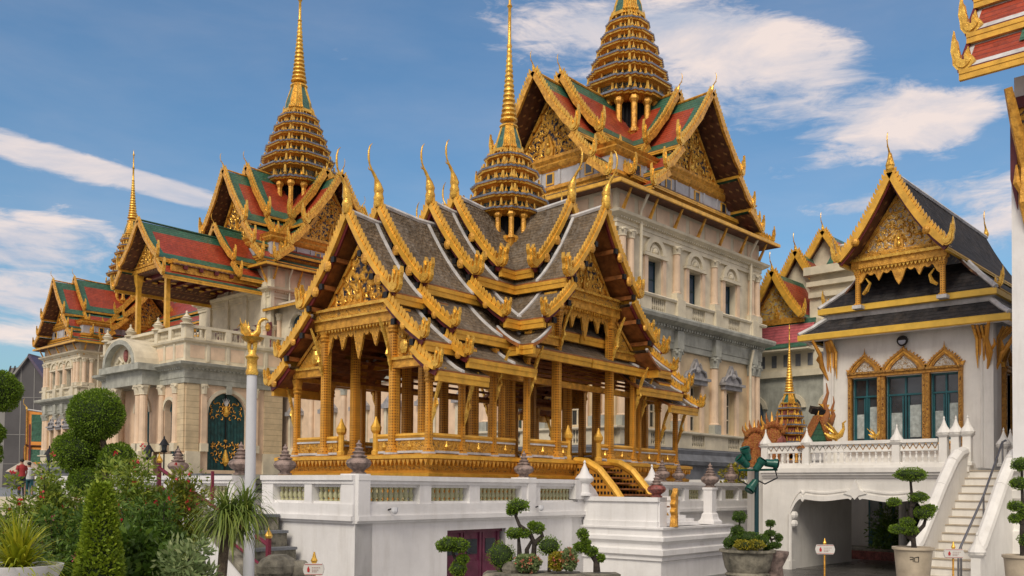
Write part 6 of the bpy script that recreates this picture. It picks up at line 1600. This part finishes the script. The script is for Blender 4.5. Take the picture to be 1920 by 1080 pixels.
# right planter group
d = 21.0; base = np.array(W(1402, d, 0)); z0 = 2.5-(1072-919)/F*d; z1 = 2.5-(1030-919)/F*d
k = MB(); k.lathe([(.42, 0), (.46, z0-.1), (.5, z0-.05), (.44, z0), (.50, z0+.1), (.55, z1-.2), (.56, z1-.08), (.63, z1-.05), (.63, z1), (.55, z1), (.5, z1-.08)], 0, 0, ROUGHST, 26); o = k.build('round_planter', smooth=40); o.location = tuple(base); tag(o, 'large round grey stone planter at the foot of the green spotlight mast', 'planter')
r = root('planter_shrubs', 'mixed low shrubs and a small mushroom tree in the large round planter', 'shrubs', tuple(base))
cloud_tree(r, d, [[(1385, 995), (1387, 985), (1387, 972)]], [(1387, 969, 14, 10), (1383, 995, 12, 9), (1402, 1008, 26, 11), (1368, 1018, 12, 9), (1384, 1010, 16, 11), (1430, 1014, 12, 11)], LEAFD, .03, .05, base)
cloud_tree(r, d-.3, [[(1400, 1020), (1400, 1012)]], [(1394, 1022, 18, 9), (1416, 1021, 18, 9)], LEAFO, .03, .05, base)
d = 21.2; base = np.array(W(1449, d, 0)); z1 = 2.5-(1033-919)/F*d; k = MB(); k.lathe([(.2, 0), (.3, .1), (.22, z1-.35), (.3, z1-.2), (.36, z1-.06), (.36, z1), (.3, z1)], 0, 0, STONE, 18); o = k.build('small_urn_planter', smooth=40); o.location = tuple(base); tag(o, 'dark stone urn planter just right of the large round planter', 'planter')
r = root('cloud_pruned_tree', 'small cloud pruned tree in the dark urn beside the spotlight mast', 'bonsai', tuple(base)); cloud_tree(r, d, [[(1449, 1036), (1447, 1015), (1443, 1000), (1446, 985)], [(1446, 1012), (1458, 1008)]], [(1445, 981, 9, 6), (1444, 1000, 10, 6), (1460, 1008, 7, 7), (1436, 1008, 7, 8), (1452, 1022, 14, 6), (1440, 1030, 8, 5)], LEAFD, .03, .045, base)
# potted cloud trees by the stair
def pot_tree(px, d, potz, label, plabel, tr, cr, rp=.36, mark=False):
    base = np.array(W(px, d, 0)); z1 = 2.5+(915+.0087*(px-960)-potz)/F*d
    k = MB(); k.lathe([(rp*.55, 0), (rp*.62, .06), (rp*.85, z1*.5), (rp, z1-.10), (rp*1.02, z1-.07), (rp*1.12, z1-.05), (rp*1.12, z1), (rp*.95, z1), (rp*.9, z1-.06)], 0, 0, CLAYPOT, 24); k.lathe([(rp*.95, z1-.08), (.02, z1-.05)], 0, 0, ROUGHST, 16)
    if mark:   # brush marks on the pot
        for i, q in enumerate(([(-.10, .1), (-.10, 0), (-.03, .0), (-.02, .08), (-.10, .1)], [(.0, .0), (.0, .09), (.06, .09)], [(.06, .04), (.01, .05)])):
            P = [];
            for a, b_ in q:
                zz_ = z1-.28+b_; rr_ = rp*(.85+.15*((zz_-z1*.5)/(z1*.5-.1)))+.004; th = -YAW*0+math.atan2(-base[1], -base[0])+a/rr_*-1; P.append((rr_*math.cos(th), rr_*math.sin(th), zz_))
            k.tube(P, .008, BLACK, 4)
    o = k.build('glazed_pot', smooth=40); o.location = tuple(base); tag(o, plabel, 'pot')
    r = root('cloud_pruned_tree', label, 'topiary tree', tuple(base)); cloud_tree(r, d, tr, cr, LEAFT, .055, .045, base)
pot_tree(1712, 18.8, 1025, 'cloud pruned tree with mushroom shaped top clump standing before the gateway arch', 'large cream glazed pot before the gateway with brush marks on its side',
         [[(1714, 1028), (1712, 1005), (1708, 960), (1710, 930), (1707, 895)], [(1712, 1005), (1732, 985), (1738, 965)], [(1712, 1012), (1692, 996), (1686, 992)], [(1709, 950), (1720, 935)]],
         [(1708, 890, 32, 12), (1722, 932, 19, 9), (1676, 941, 14, 7), (1742, 953, 14, 7), (1732, 962, 20, 12), (1701, 980, 15, 9), (1686, 992, 20, 8), (1706, 994, 16, 8)], .36, True)
pot_tree(1915, 17.5, 1040, 'cloud pruned tree cut by the right edge of the photo', 'cream glazed pot at the right edge by the stair base',
         [[(1918, 1042), (1916, 1000), (1918, 950), (1916, 880)], [(1916, 980), (1906, 972)], [(1917, 950), (1906, 950)]], [(1914, 871, 17, 12), (1912, 906, 18, 11), (1904, 949, 15, 9), (1902, 972, 11, 8), (1920, 965, 12, 8), (1925, 1012, 16, 16)], .30)

# ------------------------------------------------------------------ planting behind the passage
for y, lb in ((13.0, 'leafy shrub filling the left of the passage opening'), (11.2, 'low shrub right of the white column behind the passage')):
    r = root('passage_shrub', lb, 'shrub', (34.9, y, .3)); P, D = shell((0, 0, .5), (.7, .8, .7 if y < 12 else 1.3), 2600, .3, .2); leafmesh('foliage', r, P, LEAFD, .14, .4, D, .8)

# ------------------------------------------------------------------ garden stair, rails and balustrade on the left
gs = root('garden_stair', 'dark stone garden steps along the white terrace wall with a buff parapet', 'stair', (KX, KY, 0), ROT)
k = MB()
for i in range(7):
    z = 1.85-.36*(i-0)*1.0; y = 2.47-.33*i
    if z > 0: k.box(-1.5, -.16, y, 3.2, (z-.36 if z > .36 else 0.01), z-.02, ROUGHST); k.box(-1.55, -.15, y-.04, y+.36, z-.06, z, DKGREY)
k.box(-1.5, -.16, 3.2, 6.5, 0, 2.0, WHITE)
k.build('step', gs)
k = MB()
k.hexa([(-1.85, 1.2, 0), (-1.55, 1.2, 0), (-1.55, 3.6, 0), (-1.85, 3.6, 0)], [(-1.85, 1.2, .55), (-1.55, 1.2, .55), (-1.55, 3.6, 2.1), (-1.85, 3.6, 2.1)], WHITE)
k.hexa([(-1.92, 1.1, .50), (-1.48, 1.1, .50), (-1.48, 3.65, 2.08), (-1.92, 3.65, 2.08)], [(-1.92, 1.1, .66), (-1.48, 1.1, .66), (-1.48, 3.65, 2.24), (-1.92, 3.65, 2.24)], ROUGHST)
k.box(-1.85, -1.55, 3.6, 9, 0, 2.1, WHITE); k.box(-1.95, -1.45, 3.6, 9, 2.1, 2.26, ROUGHST)
k.build('parapet', gs)
k = MB(); k.box(-1.72, -1.64, 5.0, 5.08, 2.2, 3.02, REDRAIL); k.lathe([(.06, 0), (.085, .05), (.06, .1), (.02, .17), (.005, .24)], -1.68, 5.04, GOLDB, 8, z0=3.02)
k.box(-1.72, -1.64, .70, .78, .0, 1.42, REDRAIL); k.lathe([(.06, 0), (.085, .05), (.06, .1), (.02, .17), (.005, .24)], -1.68, .74, GOLDB, 8, z0=1.42)
k.tube([(-1.68, 5.04, 2.9), (-1.68, .74, 1.28)], .045, REDRAIL, 8); k.tube([(-1.68, 5.04, 2.5), (-1.68, .74, .75)], .03, REDRAIL, 8)
for x in (-.35,): k.box(x, x+.06, 4.9, 4.96, 2.0, 2.85, REDRAIL)
o = k.build('handrail'); o.location = (KX, KY, 0); o.rotation_euler = (0, 0, ROT); tag(o, 'dark red handrail with gilded knobs running down the garden steps', 'handrail')
k = MB(); k.ball((0, 0, 0), .3, ROUGHST, 9, 7, (1.2, .9, .8)); k.ball((.3, -.1, -.1), .25, ROUGHST, 8, 6); o = k.build('garden_rock'); o.location = W(524, 14.5, zpix=1066); tag(o, 'weathered rock lying at the foot of the garden steps', 'rock')
gb = root('garden_balustrade', 'low weathered cream stone balustrade behind the flowering bushes', 'balustrade', W(30, 14.2, 0), YAW-math.pi/2)
k = MB(); k.box(-2.2, 2.6, -.14, .14, 2.14, 2.30, CREAM); k.box(-2.2, 2.6, -.10, .10, 2.02, 2.12, CREAM); k.box(-2.2, 2.6, -.18, .18, .9, 1.12, CREAM); k.box(-2.2, 2.6, -.15, .15, 0, .9, ROUGHST); k.build('rail', gb)
for x in (-1.9, -.85, .2, 1.2, 2.4): k = MB(); k.lathe([(.16, 0), (.16, .1), (.12, .14), (.11, .85), (.16, .93)], x, 0, CREAM, 4, z0=1.1, rot=.785); k.build('pillar', gb)
# lamp pole with swan
x, y, _ = W(469.5, 13.4); lp = root('swan_lamp_post', 'tall white lamp post topped by a golden swan holding a small lantern in its beak', 'lamp post', (x, y, 0), YAW-math.pi/2)
k = MB(); k.tube([(0, 0, 0), (0, 0, 2.2), (0, 0, 4.12)], [.082, .077, .072], POLEW, 16); k.build('pole', lp, smooth=50)
k = MB(); k.lathe([(.085, 4.10), (.095, 4.14), (.075, 4.20), (.075, 4.32), (.10, 4.36), (.055, 4.41), (.05, 4.46)], 0, 0, GOLDB, 12)
for sx in (-1, 1): k.tube([(sx*.03, 0, 4.42), (sx*.045, -.02, 4.50), (sx*.035, 0, 4.60)], [.024, .028, .045], GOLDB, 6)
k.lathe([(.05, 4.56), (.13, 4.60), (.17, 4.645), (.12, 4.64), (.05, 4.65)], 0, 0, GOLDB, 10)
k.tube([(-.09, 0, 4.69), (-.03, 0, 4.67), (.04, 0, 4.68), (.085, 0, 4.74), (.085, 0, 4.81), (.10, 0, 4.875), (.14, 0, 4.915), (.19, 0, 4.92), (.225, 0, 4.90)], [.02, .06, .065, .042, .03, .026, .03, .022, .006], GOLDB, 8)
for sy in (-1, 1):
    for i in range(6): k.tube([(-.02-.012*i, sy*.06, 4.67+.01*i), (-.07-.016*i, sy*.08, 4.76+.016*i), (-.085-.024*i, sy*.07, 4.86-.022*i+.03)], [.022, .02, .004], GOLDB, 5)
for i in range(4): k.tube([(-.08, 0, 4.68), (-.16, 0, 4.72+.03*i), (-.17-.005*i, 0, 4.80+.045*i)], [.025, .018, .004], GOLDB, 5)
k.build('golden_swan', lp, smooth=60)
k = MB(); k.tube([(.22, 0, 4.90), (.22, 0, 4.85)], .006, BLACK, 4); k.lathe([(.01, .0), (.04, -.04), (.036, -.09), (.015, -.12)], .22, 0, GOLDB, 10, z0=4.86); k.build('lantern', lp)
# small black lanterns in front of the palace
def lantern(px, zp, d, label):
    k = MB(); k.tube([(0, 0, 0), (0, 0, 1.5)], .05, BLACK, 8); k.lathe([(.09, 1.5), (.20, 1.55), (.23, 1.62), (.16, 1.66)], 0, 0, BLACK, 8); k.lathe([(.15, 1.64), (.20, 2.0)], 0, 0, GLASS, 8); k.lathe([(.36, 2.0), (.30, 2.06), (.10, 2.38), (.05, 2.42), (.05, 2.52), (.01, 2.6)], 0, 0, BLACK, 8)
    o = k.build('black_lantern', smooth=40); zz_ = W(px, d, zpix=zp)[2]; o.location = W(px, d, zz_-2.6); tag(o, label, 'lantern', 'black lanterns in front of the palace')
lantern(278, 828, 55, 'black cone topped lantern in front of the twin portico columns'); lantern(307, 817, 60, 'black lantern half hidden behind the one by the twin columns'); lantern(333, 835, 52, 'black lantern by the sandy corner pier of the portico'); lantern(92, 835, 58, 'black lantern at the far left below the left palace tower')
# signs
def sign(px, d, topz, botz, w, label, post=True, face=0):
    r = root('direction_sign', label, 'sign', W(px, d, 0), YAW-math.pi/2+face, 'small white direction signs'); hz = 915+.0087*(px-960)
    z1 = 2.5-(topz-hz)/F*d; z0 = 2.5-(botz-hz)/F*d; h = z1-z0; hw = w/2
    k = MB(); k.prism([(-hw, z0+h*.2), (-hw*.88, z0), (hw*.88, z0), (hw, z0+h*.2), (hw*1.08, z0+h*.5), (hw, z0+h*.8), (hw*.88, z1), (-hw*.88, z1), (-hw, z0+h*.8), (-hw*1.08, z0+h*.5)], -.02, .02, SIGNW); k.build('board', r)
    k = MB(); 
    for a, b_, c, e in ((-.9, .9, .06, .09), (-.9, .9, .91, .94)): k.box(hw*a, hw*b_, -.026, -.021, z0+h*c, z0+h*e, REDINK)
    k.lathe([(.001, 0), (h*.13, .002)], 0, 0, REDINK, 10) if False else None
    k.prism([(-hw*.62, z0+h*.3), (-hw*.42, z0+h*.28), (-hw*.38, z0+h*.5), (-hw*.5, z0+h*.78), (-hw*.64, z0+h*.55)], -.028, -.021, REDINK)
    for j, zz_ in enumerate((.62, .42, .28)): 
        for i in range(5-j): k.box(-hw*.15+i*hw*.18, -hw*.15+i*hw*.18+hw*.11, -.026, -.021, z0+h*zz_, z0+h*(zz_+.07), mat('faded_ink', (.45, .30, .27), .6))
    k.build('lettering', r)
    k = MB(); k.tube([(0, .03, 0), (0, .03, z1+.02)], .022, GOLD, 8); k.lathe([(.03, 0), (.05, .04), (.03, .08), (.01, .16)], 0, .02, GOLDB, 8, z0=z1); k.build('post', r)
sign(1547, 23.5, 1021, 1039, .46, 'small white sign on a gilded post standing in the passage before the gateway'); sign(1788, 20.8, 1029, 1046, .42, 'small white sign standing at the foot of the white stair'); sign(591, 13.0, 1056, 1078, .27, 'small white red edged sign with gilded knob in front of the terrace wall')
# people far left
def person(px, d, headz, label, top, low, turn=0):
    H = 1.66; zt = W(px, d, zpix=headz)[2]; z = zt-H; me = bpy.data.meshes.new('person')
    V = [(0, 0, .92), (0, 0, 1.15), (0, 0, 1.38), (0, 0, 1.46), (0, 0, 1.56), (0, -.01, 1.62), (.09, 0, .88), (.10, -.01, .48), (.10, .01, .08), (.10, -.12, .03), (-.09, 0, .88), (-.12, .03, .48), (-.12, .09, .08), (-.12, -.03, .03),
         (.17, 0, 1.36), (.23, .02, 1.10), (.21, -.10, .90), (.20, -.14, .82), (-.17, 0, 1.36), (-.23, .0, 1.10), (-.21, -.08, .90), (-.20, -.12, .82)]
    E = [(0, 1), (1, 2), (2, 3), (3, 4), (4, 5), (0, 6), (6, 7), (7, 8), (8, 9), (0, 10), (10, 11), (11, 12), (12, 13), (2, 14), (14, 15), (15, 16), (16, 17), (2, 18), (18, 19), (19, 20), (20, 21)]
    me.from_pydata(V, E, [])
    o = bpy.data.objects.new('person', me); scene.collection.objects.link(o); me.materials.append(SKIN)
    sm = o.modifiers.new('skin', 'SKIN'); 
    rad = [.13, .12, .14, .055, .085, .08, .08, .06, .04, .035, .08, .06, .04, .035, .055, .04, .032, .03, .055, .04, .032, .03]
    sv_ = me.skin_vertices[0].data
    for i, q in enumerate(rad): sv_[i].radius = (q, q*.85)
    sv_[0].use_root = True; o.modifiers.new('sub', 'SUBSURF').render_levels = 1; o.modifiers['sub'].levels = 1
    o.location = W(px, d, z); o.rotation_euler = (0, 0, YAW+turn); tag(o, label, 'person')
    k = MB(); k.lathe([(.155, .88), (.15, 1.1), (.17, 1.3), (.15, 1.40), (.07, 1.45)], 0, 0, top, 12)
    for sx in (-1, 1): k.tube([(sx*.15, 0, 1.38), (sx*.22, .01, 1.2)], [.075, .065], top, 8)
    k.build('shirt', o)
    k = MB(); k.lathe([(.15, .95), (.16, .85)], 0, 0, low, 12)
    for sx in (-1, 1): k.tube([(sx*.09, 0, .9), (sx*.10, 0, .5), (sx*.11, .02, .12)], [.10, .08, .065], low, 8)
    k.build('trousers', o); k = MB(); k.ball((0, .02, 1.63), .095, HAIR, 10, 8, (1, 1, .9)); k.build('hair', o)
person(41, 42, 862, 'person in a red top standing on the forecourt at the far left', CLOTHR, CLOTHD, 2.5); person(55, 43, 868, 'person in a pale top with teal trousers beside the one in red', CLOTHW, TEALF, 2.0)
# distant buildings at the left edge
mo = root('modern_building', 'dark grey clad modern building with steep pale gables behind the garden', 'building', W(30, 150, 0), YAW-math.pi/2)
def px_(v): return (v-30)/F*150
def zz(v): return 2.5+(907-v)/F*150
k = MB(); k.prism([(px_(4), 0), (px_(86), 0), (px_(84), zz(712)), (px_(52), zz(668)), (px_(8), zz(722))], 0, 30, ROOFGR)
for v in (36, 61): k.box(px_(v)-.06, px_(v)+.06, -.05, 0, 0, zz(690), ROOFGR2)
for v in (745, 815, 870): k.box(px_(6), px_(84), -.05, 0, zz(v)-.05, zz(v)+.05, ROOFGR2)
k.prism([(px_(52), zz(668)), (px_(54), zz(663)), (px_(2), zz(728)), (px_(4), zz(735))], -.6, 30, ROOFGR2); k.prism([(px_(50), zz(668)), (px_(52), zz(663)), (px_(88), zz(712)), (px_(86), zz(718))], -.6, 30, mat('purple_grey_edge', (.10, .075, .12), .5)); k.build('clad_block', mo)
k = MB(); k.prism([(px_(-90), 0), (px_(10), 0), (px_(24), zz(690)), (px_(28), zz(665)), (px_(-60), zz(672)), (px_(-90), zz(760))], 12, 50, ROOFGR2)
for i in range(9): k.prism([(px_(-60+i*9), zz(668)), (px_(-58+i*9), zz(668)), (px_(-78+i*9), zz(735)), (px_(-80+i*9), zz(735))], 11.8, 12, ROOFGR)
k.build('pale_roof_block', mo)
st = root('small_temple', 'small temple roof with orange and green tiles behind the left bushes', 'temple', W(56, 112, 0), YAW-math.pi/2+.5)
def zt_(v): return 2.5+(907-v)/F*112
k = MB(); P = curve_pts((0, zt_(770)), (1.5, zt_(835)), .25, 4); k.T = lambda x, y, z: (y*1.0, x, z)
for sd in (1, -1): roof_slope(k, P, -.4, 3.5, sd, .12, GREENTILE, ORTRIM, .45, ends=(1, 1)); P2 = curve_pts((1.3, zt_(838)), (2.3, zt_(872)), .1, 3); roof_slope(k, P2, -.6, 3.5, sd, .12, GREENTILE, ORTRIM, .35, ends=(1, 1))
k.tube([(0, -.4, zt_(768)), (0, 3.5, zt_(775))], .12, WHITETRIM, 6); k.build('roof', st)
k = MB(); k.T = lambda x, y, z: (-y*1.0, x, z); 
for sd in (1, -1): board(k, [(sd*x, z) for x, z in P], .45, .3, .2, WOOD, sd, tooth=.25, th=.2); board(k, [(sd*x, z) for x, z in P2], .6, .3, .2, WOOD, sd, tooth=.25, th=.2)
chofa(k, 0, .45, zt_(768), .9); k.prism([(-2.2, zt_(872)), (2.2, zt_(872)), (1.5, zt_(835)), (0, zt_(775)), (-1.5, zt_(835))], 0, .2, MAROON); k.build('gable', st)
k = MB(); k.box(0.2, 4, -1.8, 1.8, 0, zt_(865), WHITEW); k.build('wall', st)
k = MB(); k.lathe([(.9, 0), (.8, .1), (.2, .5), (.05, .55)], 0, 0, CLAYPOT, 12, z0=2.3); k.tube([(0, 0, 0), (0, 0, 2.5)], .03, BLACK, 6); o = k.build('parasol'); o.location = W(50, 44, z=2.5+(907-885)/F*44-2.3); tag(o, 'small beige parasol beside the two people at the far left', 'parasol')
